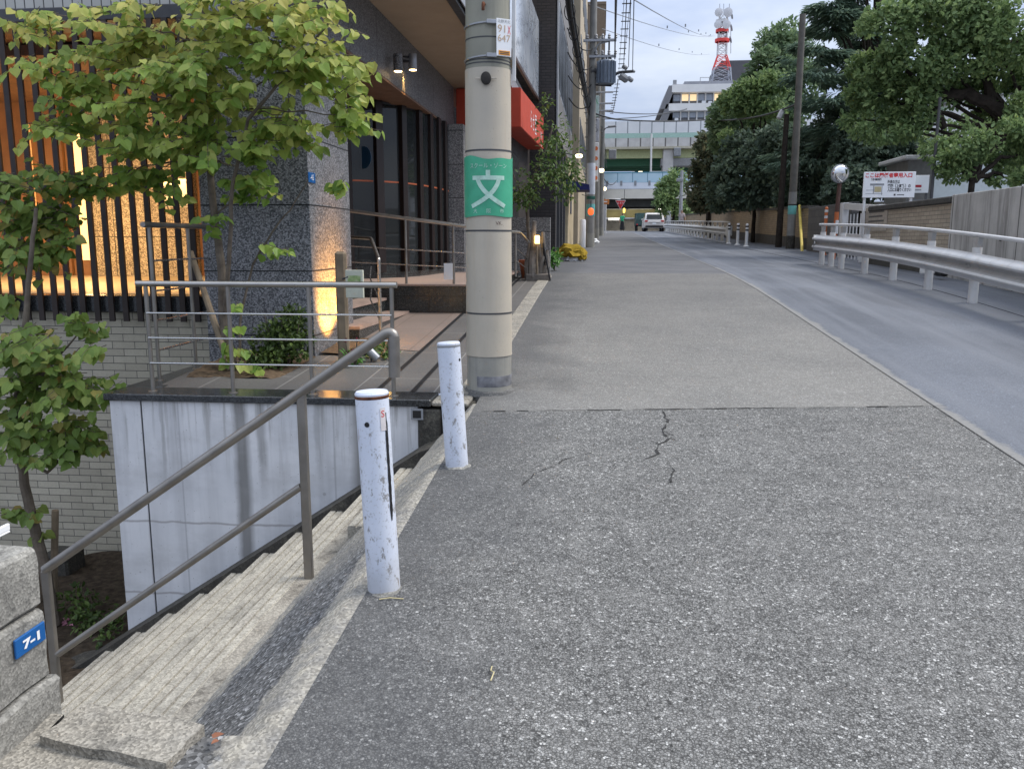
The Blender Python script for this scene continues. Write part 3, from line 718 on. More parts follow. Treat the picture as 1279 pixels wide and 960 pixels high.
# ------------------------------------------------------------------ utility pole with the school-zone wrap
PB = Vector((-.83, 6.25, gz(6.25))); PR = .168
def pz(py): return atY(610, py, PB.y-PR).z
t = thing('utility_pole', PB, 'thick concrete utility pole wrapped with the green school zone sign', 'utility pole')
def pr(z): return PR - .004*(z-.4)
zs = dict(base=PB.z-.1, foot=pz(445), wrap2=pz(392), seam=pz(288), gb=pz(270), gt=pz(196), band=pz(187), sleeve=pz(83), top=9.0)
def shell(z0, z1, e, prof=None): 
    b = BM(); lathe(b, (PB.x,PB.y,0), prof or [(pr(z0)+e,z0),(pr(z1)+e,z1)], 48); return b
obj('foot', shell(zs['base'], zs['foot'], .0), M_POLEBASE, t)
b = BM(); lathe(b, (PB.x,PB.y,0), [(PR+.03,gz(6.25)-.02),(PR+.02,gz(6.25)+.012),(PR,gz(6.25)+.02)], 32)
for v in b.verts: v.co += mnoise.noise_vector(v.co*20)*.008
obj('asphalt_collar', b, M_OLD, t)
b = BM(); lathe(b, (PB.x,PB.y,0), [(PR+.001,gz(6.25)+.05),(PR+.002,gz(6.25)+.055),(PR+.002,gz(6.25)+.125),(PR+.001,gz(6.25)+.13)], 48); 
for v in b.verts:
    if v.co.x < PB.x-.08 or v.co.y > PB.y+.05: v.co.x += (PB.x-v.co.x)*.03; v.co.y += (PB.y-v.co.y)*.03
obj('paint_patch', b, plain('blue_grey_paint', (.17,.172,.185), .7, .45, 14), t)
obj('sleeve', shell(zs['foot'], zs['sleeve'], .005), M_SLEEVE, t)
obj('shaft', shell(zs['sleeve'], zs['top'], .0), M_POLE, t)
for k, z in enumerate((zs['foot'], zs['wrap2'], zs['seam'], zs['band'])):
    b = shell(z-.006, z+.006, .007 if k else .006); obj('strap', b, M_DGREY if k else M_SLEEVE, t)
gs = BM(); n = 48; rr = []
for k in range(n+1):
    a = 2*math.pi*k/n; z1 = zs['gt']+.012*math.sin(a*2+.6)+.006*math.sin(a*5); z0 = zs['gb']+.006*math.sin(a*3)
    rr.append([gs.verts.new((PB.x+(PR+.0085)*math.cos(a), PB.y+(PR+.0085)*math.sin(a), z0+(z1-z0)*j/6)) for j in range(7)])
for a, c in zip(rr, rr[1:]):
    for j in range(6): gs.faces.new((a[j], c[j], c[j+1], a[j+1]))
sg = obj('school_zone_wrap', gs, M_GREEN, t)
CA = math.atan2(-PB.y, -PB.x)                       # angle of the side facing the street's near end
def onpole(e, zc, a0=0): return lambda v: (PB.x+(PR+e)*math.cos(CA+a0+v.x/PR), PB.y+(PR+e)*math.sin(CA+a0+v.x/PR), zc+v.y)
gh = zs['gt']-zs['gb']
b = text_bm('スクール・ゾーン', .040, None, cuts=(.2,.01), bend=onpole(.0105, zs['gt']-.062), width=.27); obj('lettering', b, M_FADED, sg, smooth=False)
for q, x in (('大',-.095),('阪',0),('市',.095)):
    b = text_bm(q, .034, None, cuts=(.03,.01), bend=onpole(.0105, zs['gb']+.035, x/PR)); obj('lettering', b, M_FADED, sg, smooth=False)
def stroke(bm, pts, w):
    L = []
    for i, p in enumerate(pts):
        a = Vector(pts[max(0,i-1)]); c = Vector(pts[min(len(pts)-1,i+1)]); d = (c-a).normalized(); L.append((Vector(p)+Vector((-d.y,d.x))*w/2, Vector(p)-Vector((-d.y,d.x))*w/2))
    for a, c in zip(L, L[1:]): bm.faces.new([bm.verts.new((q[0],q[1],0)) for q in (a[0],a[1],c[1],c[0])])
def curve2(p0, p1, p2, n=14): return [((1-k/n)**2*p0[0]+2*k/n*(1-k/n)*p1[0]+(k/n)**2*p2[0], (1-k/n)**2*p0[1]+2*k/n*(1-k/n)*p1[1]+(k/n)**2*p2[1]) for k in range(n+1)]
b = BM(); S = gh*.36
stroke(b, curve2((-.78*S,.42*S),(0,.42*S),(.78*S,.42*S)), S*.2)
stroke(b, curve2((-.02*S,.46*S),(-.02*S,.6*S),(-.02*S,.78*S)), S*.2)
stroke(b, curve2((-.52*S,.40*S),(-.30*S,-.35*S),(.80*S,-.92*S)), S*.2)
stroke(b, curve2((.50*S,.40*S),(.30*S,-.45*S),(-.82*S,-.92*S)), S*.2)
zc = (zs['gt']+zs['gb'])/2+.0*gh; f = onpole(.0105, zc)
for v in b.verts: v.co = Vector(f(v.co))
for k, v in enumerate(b.verts):   # keep overlapping strokes apart
    s_ = 0 if k < 60 else (.0006 if k < 120 else (.0012 if k < 176 else .0018)); d = Vector((v.co.x-PB.x, v.co.y-PB.y, 0)).normalized(); v.co += d*s_
obj('school_mark', b, M_FADED, sg, smooth=False)
b = text_bm('VK.', .036, None, cuts=(.05,.01), bend=onpole(.0075, pz(279), .45)); obj('ink_scrawl', b, plain('dark_ink', (.05,.02,.03), .6), t, smooth=False)
# number plate, bands, clips, hole cover
for z, q in ((pz(27), 0), (pz(69), 1)):
    b = BM(); tube(b, [(PB.x+(pr(z)+.006)*math.cos(a), PB.y+(pr(z)+.006)*math.sin(a), z+.012*math.sin(a-CA)) for a in [CA-3+6*k/40 for k in range(41)]], .007, 6); obj('steel_band', b, M_GALV, t)
    b = BM(); a = CA+.15; obox(b, (PB.x+(pr(z)+.018)*math.cos(a), PB.y+(pr(z)+.018)*math.sin(a), z), (.07,.02,.028), rz=a+R(90), bev=.003); obj('band_clip', b, M_GALV, t)
for z in (pz(45), pz(77), pz(73)):
    b = shell(z-.004, z+.004, .002); obj('wire_tie', b, M_DGREY, t)
z0, z1 = pz(70), pz(23); a = CA+.62
pp = Vector((PB.x+(PR+.024)*math.cos(a), PB.y+(PR+.024)*math.sin(a), (z0+z1)/2))
ap = CA+.45; nx = Vector((-math.sin(ap), math.cos(ap), 0)); Mx = frame(pp, nx, (0,0,1))
np_ = thing('pole_number_plate', pp-Vector((0,0,(z1-z0)/2)), 'white number plate lettered 91X 647 clamped to the wrapped utility pole', 'number plate')
w = .115; h = z1-z0
b = BM(); box(b, -w/2, w/2, -h/2, h/2, -.002, .002, .0008, Mx); obj('plate', b, M_WHITE, np_)
tan = plain('tan_numerals', (.50,.36,.24), .5, .1)
Mt = Mx @ Matrix.Translation((0,0,.004))
for s_, x, y, sz, m in (('北野天北',0,h*.42,.024,M_MGREY),('91',-w*.17,h*.22,.072,tan),('X',w*.34,h*.20,.082,M_RED),('647',-.0,-h*.03,.066,tan)):
    b = text_bm(s_, sz, Mt @ Matrix.Translation((x,y,0)), width={'91':w*.5,'X':w*.2,'647':w*.84,'北野天北':w*.85}[s_]); obj('lettering', b, m, np_, smooth=False)
b = BM(); box(b, -w*.36, w*.40, -h*.47, -h*.35, .002, .0045, 0, Mx); ob = obj('orange_strip', b, M_ORANGE, np_)
for y in (-h*.39, -h*.435):
    b = BM(); box(b, -w*.3, w*.33, y-.003, y+.003, .0046, .0052, 0, Mx); obj('small_print', b, M_DGREY, ob)
zc = pz(98); a = CA-.08; c = Vector((PB.x+(PR+.006)*math.cos(a), PB.y+(PR+.006)*math.sin(a), zc)); Mh = Matrix.Rotation(a,4,'Z') @ Matrix.Rotation(R(90),4,'Y')
b = BM(); lathe(b, c, [(.036,-.02),(.036,.012),(.028,.017),(0,.017)], 20, Mh @ Matrix.Scale(1.2,4,(1,0,0))); hc = obj('hole_cap', b, plain('rubber_cap', (.028,.025,.022), .8, .3, 30), t)
for s_ in (-1, 1):
    b = BM(); q = c + Vector((-math.sin(a), math.cos(a), 0))*s_*.052; obox(b, q+Vector((math.cos(a),math.sin(a),0))*.002, (.05,.006,.012), rz=a+R(90), bev=.002); obj('cap_lug', b, M_SLEEVE, hc)
z = pz(5); a = CA-.15; q = Vector((PB.x+pr(z)*math.cos(a), PB.y+pr(z)*math.sin(a), z)); d = Vector((math.cos(a), math.sin(a), 0))
b = BM(); tube(b, bend_pts([q-d*.02, q+d*.05, q+d*.05+Vector((0,0,-.05))], .02), .011, 8); obj('step_bolt', b, M_RUST, t)
a = CA+1.42; b = BM(); obox(b, (PB.x+(PR+.02)*math.cos(a), PB.y+(PR+.02)*math.sin(a), (pz(97)+pz(-40))/2), (.025,.022,pz(-40)-pz(97)), rz=a, bev=.003); obj('cable_duct', b, M_WHITEP, t)
# ------------------------------------------------------------------ steel railings on the coping
def railing(name, label, pts_top, posts, rods, zbase, rt, mtop=M_STEEL):
    t = thing(name, (sum(p[0] for p in posts)/len(posts), sum(p[1] for p in posts)/len(posts), zbase), label, 'railing', 'stainless railings of the forecourt')
    b = BM(); tube(b, pts_top, rt, 12); obj('top_rail', b, mtop, t)
    for x, y, z0, z1 in posts:
        b = BM(); tube(b, [(x,y,z0),(x,y,z1-rt*.8)], .0155, 10); p = obj('post', b, M_STEELD, t)
        b = BM(); lathe(b, (x,y,z0), [(.035,0),(.035,.004),(.018,.008)], 14); obj('base_flange', b, M_STEELD, p)
    for q in rods:
        b = BM(); tube(b, q, .0075, 8); obj('rod', b, M_BAR, t)
    return t
YR = 5.95; zt = atY(340, 355, YR).z
xs = [atY(px, py, YR).x for px, py in ((190,470),(291,478),(390,480),(492,490))]
zr = [atY(391, y, YR).z for y in (392.5, 424, 456)]
railing('coping_railing', 'low four-post steel railing along the front of the black granite coping', [(xs[0]-.07,YR,zt),(xs[-1]+.04,YR,zt)],
        [(x,YR,.372,zt) for x in xs], [[(xs[0],YR-.012,z),(xs[-1],YR-.012,z)] for z in zr], .372, .022)
XB = -3.56; yb = [6.42, 7.05]; zt2 = 1.62
ztp = atY(200, 282, yb[0]).z
railing('side_railing', 'taller dark steel railing on the side coping in front of the slatted screen', [(XB,yb[0]-.09,zt2),(XB,7.40,zt2)],
        [(XB,y,.374,zt2) for y in yb], [[(XB,yb[0],z),(XB,7.42,z)] for z in (.62,.86,1.10,1.34)], .374, .022, M_STEELD)
# ------------------------------------------------------------------ granite restaurant building
t = thing('restaurant_building', (-5, 12, 0), 'granite-clad restaurant building with lit slatted screen, dark curved glass front and brown soffit', 'building')
b = BM(); box(b, -14, -3.61, 7.84, 8.05, -1.95, .80); obj('brick_wall', b, M_TILE, t, smooth=False)
b = BM(); box(b, -14, -3.61, 7.80, 8.10, .803, .965, .01); obj('sill', b, M_GRAN_DP, t, smooth=False)
b = BM()
box(b, -3.60, -2.59, 7.40, 8.63, .2, 3.395)
cl = obj('column', b, [M_GRAN_F, M_GRAN_S], t, smooth=False)
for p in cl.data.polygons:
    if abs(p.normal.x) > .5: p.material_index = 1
# joint gaps of the column
b = BM()
for k in range(6):
    z = 2.98-.585*k
    if .4 < z < 3.3: box(b, -3.602, -2.588, 7.398, 8.0, z-.005, z+.005)
obj('column_joints', b, M_BLACK, t, smooth=False)
b = BM(); box(b, -2.95, -2.592, 7.40, 15.0, 3.40, 4.10); obj('fascia', b, M_GRAN_FAS, t, smooth=False)
b = BM(); box(b, -3.60, -2.951, 7.40, 7.83, 3.40, 9.0); obj('upper_column', b, M_GRAN_F, t, smooth=False)
b = BM(); box(b, -2.95, -1.66, 6.6, 21.2, 4.103, 4.13); obj('soffit', b, M_SOFFIT, t, smooth=False)
b = BM(); box(b, -1.72, -1.62, 6.6, 21.2, 4.06, 4.101, .004); box(b, -1.655, -1.60, 6.6, 21.2, 4.132, 4.42, .004); obj('eave_trim', b, M_DGREY, t, smooth=False)
b = BM(); box(b, -1.598, -1.585, 6.6, 21.2, 4.10, 4.30, .003); obj('eave_gutter', b, M_GALV, t, smooth=False)
b = BM(); box(b, -2.95, -1.66, 6.6, 21.2, 4.133, 4.40); box(b, -2.96, -2.2, 7.4, 21.2, 4.403, 12); obj('upper_wall', b, M_BEIGE, t, smooth=False)
rib = N('ribbed_cream_tile', .6, .3); X, Y, Z = rib.sep(); bb, ff = rib.brick(rib.comb(X, Z, 0), .095, .9, .006, 0)
rib.col(rib.mix(ff, rib.mix(bb, (.48,.47,.43), (.42,.41,.375)), (.09,.09,.085))); rib.bump(rib.math('SUBTRACT', 1, ff), .6, .01)
b = BM(); box(b, -14, -3.605, 7.84, 8.2, 3.63, 9.0); obj('ribbed_wall', b, rib.m, t, smooth=False)
b = BM(); box(b, -14, -3.605, 7.78, 8.2, 3.50, 3.627, .01); obj('screen_header', b, M_DGREY, t, smooth=False)
b = BM(); x = -3.72
while x > -11:
    box(b, x-.027, x+.027, 7.745, 7.77, .72, 3.50); x -= .146
obj('slat_screen', b, M_SLATS, t, smooth=False)
# lit room behind the slats
def room(bm, x0, x1, y0, y1, z0, z1): box(bm, x0, x1, y0, y1, z0, z1)
b = BM(); box(b, -16, -3.62, 8.06, 12.6, .88, .968); obj('room_floor', b, plain('pale_floor', (.50,.42,.30), .5, .1), t, smooth=False)
M_ROOMG = m_granite('lit_room_granite', (.10,.075,.05), (.40,.34,.25), scale=40, rough=.6, w=.8, h=1.0, z0=.45)
b = BM(); box(b, -16, -8.05, 12.2, 12.3, .97, 3.6); obj('room_wood_wall', b, M_WARMW, t, smooth=False)
b = BM(); box(b, -7.6, -6.02, 12.0, 12.3, .97, 3.6); obj('room_stone_wall', b, M_ROOMG, t, smooth=False)
for xa, xb_ in ((-8.04,-7.61),(-6.0,-5.3)):
    b = BM(); box(b, xa, xb_, 12.25, 12.3, .97, 3.6); obj('room_recess', b, M_WARMW, t, smooth=False)
b = BM(); box(b, -16, -3.62, 8.06, 12.6, 3.52, 3.62); obj('room_ceiling', b, M_CEIL, t, smooth=False)
b = BM(); prism(b, [(-3.62,8.64,.97),(-3.72,8.64,.97),(-5.3,11.4,.97),(-5.3,12.3,.97),(-5.2,12.3,.97),(-5.2,11.4,.97)], (0,0,2.54)); obj('room_side_wall', b, M_WARMW, t, smooth=False)
b = BM(); box(b, -7.90, -7.74, 12.19, 12.24, 1.2, 3.2); obj('light_strip', b, emit('warm_strip', (1,.62,.25), .8), t, smooth=False)
b = BM(); box(b, -8.62, -8.52, 12.14, 12.19, 1.2, 3.2); obj('light_strip', b, emit('warm_strip_dim', (1,.55,.2), .25), t, smooth=False)
for x, y, z, w in ((-7.1,11.2,1.7,17),(-5.4,9.6,2.6,4),(-9.2,10.6,1.8,3)): lamp('room_lamp', 'POINT', (x, y, z), w, (1,.62,.27), .12)
for x in (-4.6,-6.6,-8.6): lamp('floor_wash', 'AREA', (x, 9.0, 2.4), 34, (1,.62,.27), 1.0, (x, 10.2, 1))
p = atY(216, 240, 9.0)
b = BM(); box(b, p.x-.16, p.x+.16, 8.99, 9.0, p.z-.14, p.z+.12); box(b, p.x-.16,p.x+.16,9.001,9.03,p.z-.16,p.z+.14); tag(obj('notice_sheet', b, plain('cream_sheet', (.30,.27,.22), .6, .06)), 'pale sheet hanging inside behind the slatted screen', 'notice')
# recessed entrance
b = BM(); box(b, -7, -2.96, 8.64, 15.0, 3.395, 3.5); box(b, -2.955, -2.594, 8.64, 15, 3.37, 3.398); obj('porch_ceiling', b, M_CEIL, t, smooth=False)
GL = [(-5.0,10.9),(-4.45,11.1),(-3.95,11.33),(-3.5,11.55),(-3.12,11.8),(-2.86,12.15),(-2.72,12.6),(-2.65,13.05),(-2.61,13.5),(-2.585,13.9),(-2.575,14.3)]
for (xa, ya), (xb, yb_) in zip(GL, GL[1:]):
    a = Vector((xa,ya,1.16)); c = Vector((xb,yb_,1.16)); d = (c-a).normalized(); n_ = Vector((d.y,-d.x,0)); th = .03
    b = BM(); prism(b, [a+d*th, c-d*th, c-d*th+n_*.012, a+d*th+n_*.012], (0,0,2.19)); gp = obj('glass_panel', b, M_SHOPG, t, smooth=False)
    b = BM(); ang = math.atan2(d.y, d.x); obox(b, (xa,ya,2.22), (.13,.12,2.34), rz=ang, bev=.006); obj('mullion', b, plain('dark_red_frame', (.014,.008,.007), .45, .2), t)
    b = BM(); prism(b, [Vector((p_.x,p_.y,2.30)) for p_ in (a+d*.08+n_*.016, c-d*.08+n_*.016, c-d*.08+n_*.018, a+d*.08+n_*.018)], (0,0,.022)); obj('safety_stripe', b, plain('orange_stripe', (.40,.10,.04), .5), gp, smooth=False)
pts = [Vector((x,y,.955)) for x, y in GL]; b = BM(); prism(b, pts+[Vector((-2.575,15,.955)),Vector((-5,15,.955))], (0,0,.2))
obj('glass_kerb', b, M_GRAN_D, t, smooth=False)
b = BM(); prism(b, [Vector((x,y,3.36)) for x, y in GL]+[Vector((-2.62,15,3.36)),Vector((-5,15,3.36))], (0,0,.03)); obj('glass_head', b, M_DGREY, t, smooth=False)
b = BM(); box(b, -5.2,-5.1, 11, 16, .9, 3.5); box(b, -5.2, -2.6, 15.9, 16, .9, 3.5); box(b, -3.6,-3.3, 14, 14.3, .9, 3.3); box(b, -4.6,-4.0, 13.2,13.5, 1.1, 2.1); obj('lobby_wall', b, plain('dim_lobby', (.12,.10,.09), .7, .3, 2), t, smooth=False)
p = atY(505, 198, 11.7)
for q in ((548,196),(557,202),(564,206)):
    a = atX(*q, -2.60); b = BM(); box(b, -2.60, -2.596, a.y-.06, a.y+.06, a.z-.22, a.z+.22); obj('red_poster', b, plain('red_poster_print', (.30,.04,.035), .5, .5, 14), t, smooth=False)
b = BM(); lathe(b, (-3.28,11.655,2.62), [(.15,0),(.15,.006),(0,.007)], 24, Matrix.Rotation(R(-30),4,'Z') @ Matrix.Rotation(R(90),4,'X')); obj('round_sticker', b, plain('blue_sticker', (.015,.06,.13), .4), t)
b = BM(); box(b, -2.60, -2.32, 14.32, 14.98, .9, 3.40); obj('end_pillar', b, M_GRAN_G, t, smooth=False)
b = BM(); p = atX(568, 222, -2.318)
# entrance floor, steps and dark plinth
b = BM(); prism(b, [(-2.95,8.64,.40),(-2.95,10.22,.40),(-1.62,10.22,.40),(-1.45,11.0,.40),(-1.45,14.9,.40),(-6,14.9,.40),(-6,8.64,.40)], (0,0,.545)); obj('plinth', b, M_GRAN_D, t, smooth=False)
b = BM(); prism(b, [(-2.97,8.62,.946),(-2.97,10.20,.946),(-1.60,10.20,.946),(-1.43,11.0,.946),(-1.43,14.9,.946),(-6,14.9,.946),(-6,8.62,.946)], (0,0,.02)); obj('porch_floor', b, M_PINK, t, smooth=False)
for x, yb_, z in ((-2.42,10.21,.64),(-2.70,10.21,.80)):
    b = BM(); prism(b, [(x,8.25,.3),(x+.06,yb_,.3),(-2.96,yb_,.3),(-2.96,8.25,.3)], (0,0,z-.3-.03)); s_ = obj('entrance_step', b, M_GRAN_D, t, smooth=False)
    b = BM(); prism(b, [(x+.012,8.24,z-.029),(x+.072,yb_-.002,z-.029),(-2.955,yb_-.002,z-.029),(-2.955,8.24,z-.029)], (0,0,.03)); obj('tread', b, M_PINK, s_, smooth=False)
b = BM(); box(b, -1.60, -1.585, 10.3, 10.4, .3, .9); b.free()
# small address plate on the column, sticker on railing
p = atX(390, 222, -2.58)
pl = thing('wall_address_plate', p, 'tiny blue address plate on the corner of the speckled granite column', 'address plate')
b = BM(); box(b, -2.588, -2.582, p.y-.09, p.y+.09, p.z-.045, p.z+.045, .002); obj('plate', b, M_BLUE, pl)
b = text_bm('-45', .07, frame((-2.5805,p.y,p.z),(0,1,0),(0,0,1))); obj('number', b, M_WHITE, pl, smooth=False)
# wall lamp
ly, lz = 11.2, 3.76
t = thing('wall_lamp', (-2.59, ly, lz), 'twin cylinder wall lamp shining a warm beam down the granite fascia', 'lamp')
b = BM(); box(b, -2.59, -2.50, ly-.02, ly+.02, lz+.0, lz+.08, .005); tube(b, [(-2.50,ly-.80,lz-.10),(-2.50,ly+.02,lz+.04)], .012, 8); obj('bracket', b, M_DGREY, t)
for dy, dz, m_ in ((-.80,-.17,M_GRAN_FAS), (.02,0,M_GALV)):
    b = BM(); lathe(b, (-2.47,ly+dy,lz+dz-.09), [(.052,0),(.055,.005),(.055,.19),(.05,.2)], 20); hd = obj('lamp_head', b, m_, t)
    b = BM(); lathe(b, (-2.47,ly+dy,lz+dz-.094), [(.046,0),(.046,.003)], 20); obj('lens', b, emit('warm_lens', (1,.68,.3), 9), hd)
lamp('wall_beam', 'SPOT', (-2.545, ly, lz-.06), 26, (1,.58,.18), .01, (-2.60, ly, lz-.55), 38, .4)
# entrance railings
def steel_rail(name, label, base, parts):
    t = thing(name, base, label, 'railing', 'stainless railings of the forecourt')
    for nm, pts, r_, m in parts:
        b = BM(); tube(b, pts, r_, 10); obj(nm, b, m, t)
    return t
yq = 10.32; Z = lambda px, py: (atY(px, py, yq).x, yq, atY(px, py, yq).z)
e1, e2 = Z(434, 263), Z(600, 285)
parts = [('top_rail', [e1, e2, (-1.36,11.2,e2[2]-.02), (-1.28,13.4,1.62), (-1.24,14.6,1.46)], .021, M_STEEL)]
for y0, y1, y2 in ((307,316,322),(327,334,338)): parts.append(('rod', [Z(436,y0), Z(582,y1), Z(600,y1+1)], .008, M_BAR))
for x in (506, 566): 
    q = Z(x, 270); parts.append(('post', [(q[0],yq,.966),(q[0],yq,e2[2]+.02 + (e1[2]-e2[2])*(e2[0]-q[0])/(e2[0]-e1[0]))], .016, M_STEELD))
parts.append(('post', [(-1.24,14.5,gz(14.5)),(-1.24,14.5,1.47)], .016, M_STEELD)); parts.append(('post', [(-1.30,12.9,.95),(-1.30,12.9,1.66)], .016, M_STEELD))
for z in (1.3,1.12): parts.append(('rod', [(-1.30,12.9,z+.08),(-1.24,14.5,z-.12)], .008, M_BAR))
steel_rail('ramp_railing', 'long stainless railing along the dark granite plinth before the glass front', (-2.2, yq, .966), parts)
q = atY(560, 339, yq-.03); b = BM(); box(b, q.x-.055, q.x+.055, yq-.035, yq-.03, q.z-.1, q.z+.1); tag(obj('paper_notice', b, M_WHITE), 'small white paper notice tied to the long ramp railing', 'notice')
y0 = 8.45; a = atY(473, 325, y0); c = atY(433, 296, 10.1)
gb = gz(y0)+.0
parts = [('post', [(a.x,y0,gb),(a.x,y0,a.z)], .018, M_STEEL), ('top_rail', bend_pts([(a.x,y0,a.z-.02),(a.x,y0,a.z+.01),(a.x-.28,9.2,a.z+.22),tuple(c)], .06), .019, M_STEEL),
         ('rod', [(a.x,y0,a.z-.42),(a.x-.25,9.0,a.z-.20),(a.x-.4,9.6,a.z-.10)], .008, M_BAR), ('rod', [(a.x,y0,a.z-.62),(a.x-.25,9.0,a.z-.44),(a.x-.4,9.6,a.z-.34)], .008, M_BAR),
         ('post', [(c.x,10.1,.96),(c.x,10.1,c.z)], .018, M_STEEL)]
steel_rail('step_handrail', 'short bent stainless handrail beside the pink entrance steps', (a.x, y0, gb), parts)
# lit signboard on a post, spot lamp, flowers lit by it
p = atG(430, 452); zt = atY(430, 314, p.y).z; gzp = p.z
t = thing('menu_board', p, 'lit glass menu board fixed to a rounded wooden post beside the granite column', 'menu board')
b = BM(); box(b, p.x-.05, p.x+.05, p.y-.03, p.y+.03, gzp-.05, zt, .02); obj('post', b, M_WOOD, t)
c0, c1 = atY(431, 337, p.y-.05), atY(456, 372, p.y-.05)
Mb = Matrix.Translation(((c0.x+c1.x)/2, p.y-.06, (c0.z+c1.z)/2)) @ Matrix.Rotation(R(-12),4,'Z')
wd, hg = (c1.x-c0.x)/2, (c0.z-c1.z)/2
b = BM(); box(b, -wd, wd, -.012, .012, -hg, hg, .004, Mb); bo = obj('panel', b, plain('milky_panel', (.55,.56,.46), .25, .08), t)
pic = N('green_picture', .4); pic.col(pic.ramp(pic.noise(14, 4), [(.3,(.08,.17,.05)),(.5,(.30,.40,.16)),(.7,(.55,.55,.40))]))
b = BM(); box(b, -wd*.7, wd*.75, -.0145, -.0125, -hg*.15, hg*.6, 0, Mb); obj('picture', b, pic.m, bo)
b = BM(); tube(b, [(p.x+.02,p.y-.03,c0.z-.08),(c0.x+.03,p.y-.06,c0.z-.06)], .008, 6); obj('arm', b, M_DGREY, t)
sp = atG(464, 452); t = thing('spot_lamp', sp, 'small silver garden spot lamp on the flower bed throwing amber light on the column', 'lamp')
Ms = Matrix.Translation((sp.x, sp.y, sp.z+.085)) @ Matrix.Rotation(R(35),4,'Y') @ Matrix.Rotation(R(-14),4,'X')
b = BM(); lathe(b, (0,0,0), [(.034,-.08),(.036,-.075),(.036,.06),(.032,.065)], 18); bmesh.ops.transform(b, matrix=Ms @ Matrix.Rotation(R(-80),4,'Y'), verts=b.verts[:]); obj('lamp_body', b, M_GALV, t)
b = BM(); tube(b, [(sp.x,sp.y,sp.z-.04),(sp.x,sp.y,sp.z+.09)], .009, 8); obj('stake', b, M_DGREY, t)
lamp('column_wash', 'SPOT', (-2.16, 7.72, gz(7.9)+.06), 170, (1,.44,.08), .03, (-2.59, 7.80, .92), 72, .8)
lamp('column_wash', 'SPOT', (-2.30, 8.12, gz(7.9)+.08), 90, (1,.44,.08), .03, (-2.60, 8.15, .95), 64, .8)
lamp('bed_glow', 'POINT', (-2.12, 8.15, gz(8)+.22), .9, (1,.6,.2), .03)
# red awning
t = thing('red_awning', (-1.9, 18, 3.4), 'bright red box awning with white lettering over the restaurant shopfront', 'awning')
n0, n1 = (15.05, 20.8)
b = BM(); V = [Vector(q) for q in ((-2.56,n0,4.09),(-1.43,n0,4.09),(-1.43,n0,3.43),(-2.56,n0,3.43),(-2.56,n1,4.40),(-1.43,n1,4.40),(-1.43,n1,3.64),(-2.56,n1,3.64))]
vs = [b.verts.new(q) for q in V]
for f in ((0,3,2,1),(4,5,6,7),(0,1,5,4),(3,7,6,2),(1,2,6,5),(0,4,7,3)): b.faces.new([vs[i] for i in f])
bmesh.ops.bevel(b, geom=b.edges[:], offset=.012, segments=2, affect='EDGES'); bmesh.ops.recalc_face_normals(b, faces=b.faces[:]); obj('fabric_box', b, M_AWN, t)
ydir = Vector((0, n1-n0, .26)).normalized()
for s_, y, dz, sz in (('ら',17.2,-.03,.40),('せ',17.75,-.05,.40),('屋',18.35,-.05,.46),('居酒屋',20.0,-.12,.16),('二階',20.0,-.30,.16)):
    b = text_bm(s_, sz, frame((-1.424, y, (4.09+3.43)/2+(y-n0)*.0455+dz), ydir, (0,0,1))); obj('lettering', b, M_WHITE, t, smooth=False)
# glass parapet above
t = thing('glass_parapet', (-1.62, 15, 4.45), 'pale glass parapet with painted-in sky and streak reflections above the red awning', 'glass panel')
gm = N('painted_reflection_glass', .10, .5)
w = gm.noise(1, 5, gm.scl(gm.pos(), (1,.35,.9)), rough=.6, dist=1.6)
refl_lines = gm.math('ABSOLUTE', gm.math('SUBTRACT', w, .5))
gm.col(gm.mix(gm.mr(refl_lines, .035, .0, 0, .6), gm.mix(gm.mr(gm.noise(1.2, 4), .3, .7), (.48,.54,.62), (.72,.76,.82)), (.22,.24,.28)))  # pale sky and dark streak reflections are painted into the base colour
V = [(-1.60,7.0,4.47),(-1.60,22.3,4.96),(-1.60,22.3,6.75),(-1.60,7.0,6.15)]
b = BM(); prism(b, V, (-.02,0,0)); obj('pane', b, gm.m, t, smooth=False)
b = BM(); prism(b, [(-1.585,7.0,4.40),(-1.585,22.3,4.89),(-1.585,22.3,4.957),(-1.585,7.0,4.467)], (-.05,0,0)); obj('bottom_frame', b, plain('brown_frame', (.06,.035,.03), .5), t, smooth=False)
# shopfront beneath the awning, grey granite end wall
t = thing('shopfront', (-2.0, 18, .9), 'dark recessed shopfront beneath the red awning', 'shopfront')
b = BM(); box(b, -2.4, -1.80, 15.3, 21.3, .8, 4.05); obj('dark_wall', b, plain('dark_shop', (.035,.028,.025), .6, .3), t, smooth=False)
b = BM(); box(b, -1.798, -1.77, 16.2, 18.2, 1.05, 3.2, .01); obj('door', b, plain('dark_door', (.02,.018,.017), .35, .3), t)
t = tag(obj('granite_end_wall', box(BM(), -2.3, -.92, 15.28, 15.45, .8, 1.90), M_GRAN_G, smooth=False), 'low grey granite wall behind the driftwood sign and potted tree', 'wall')
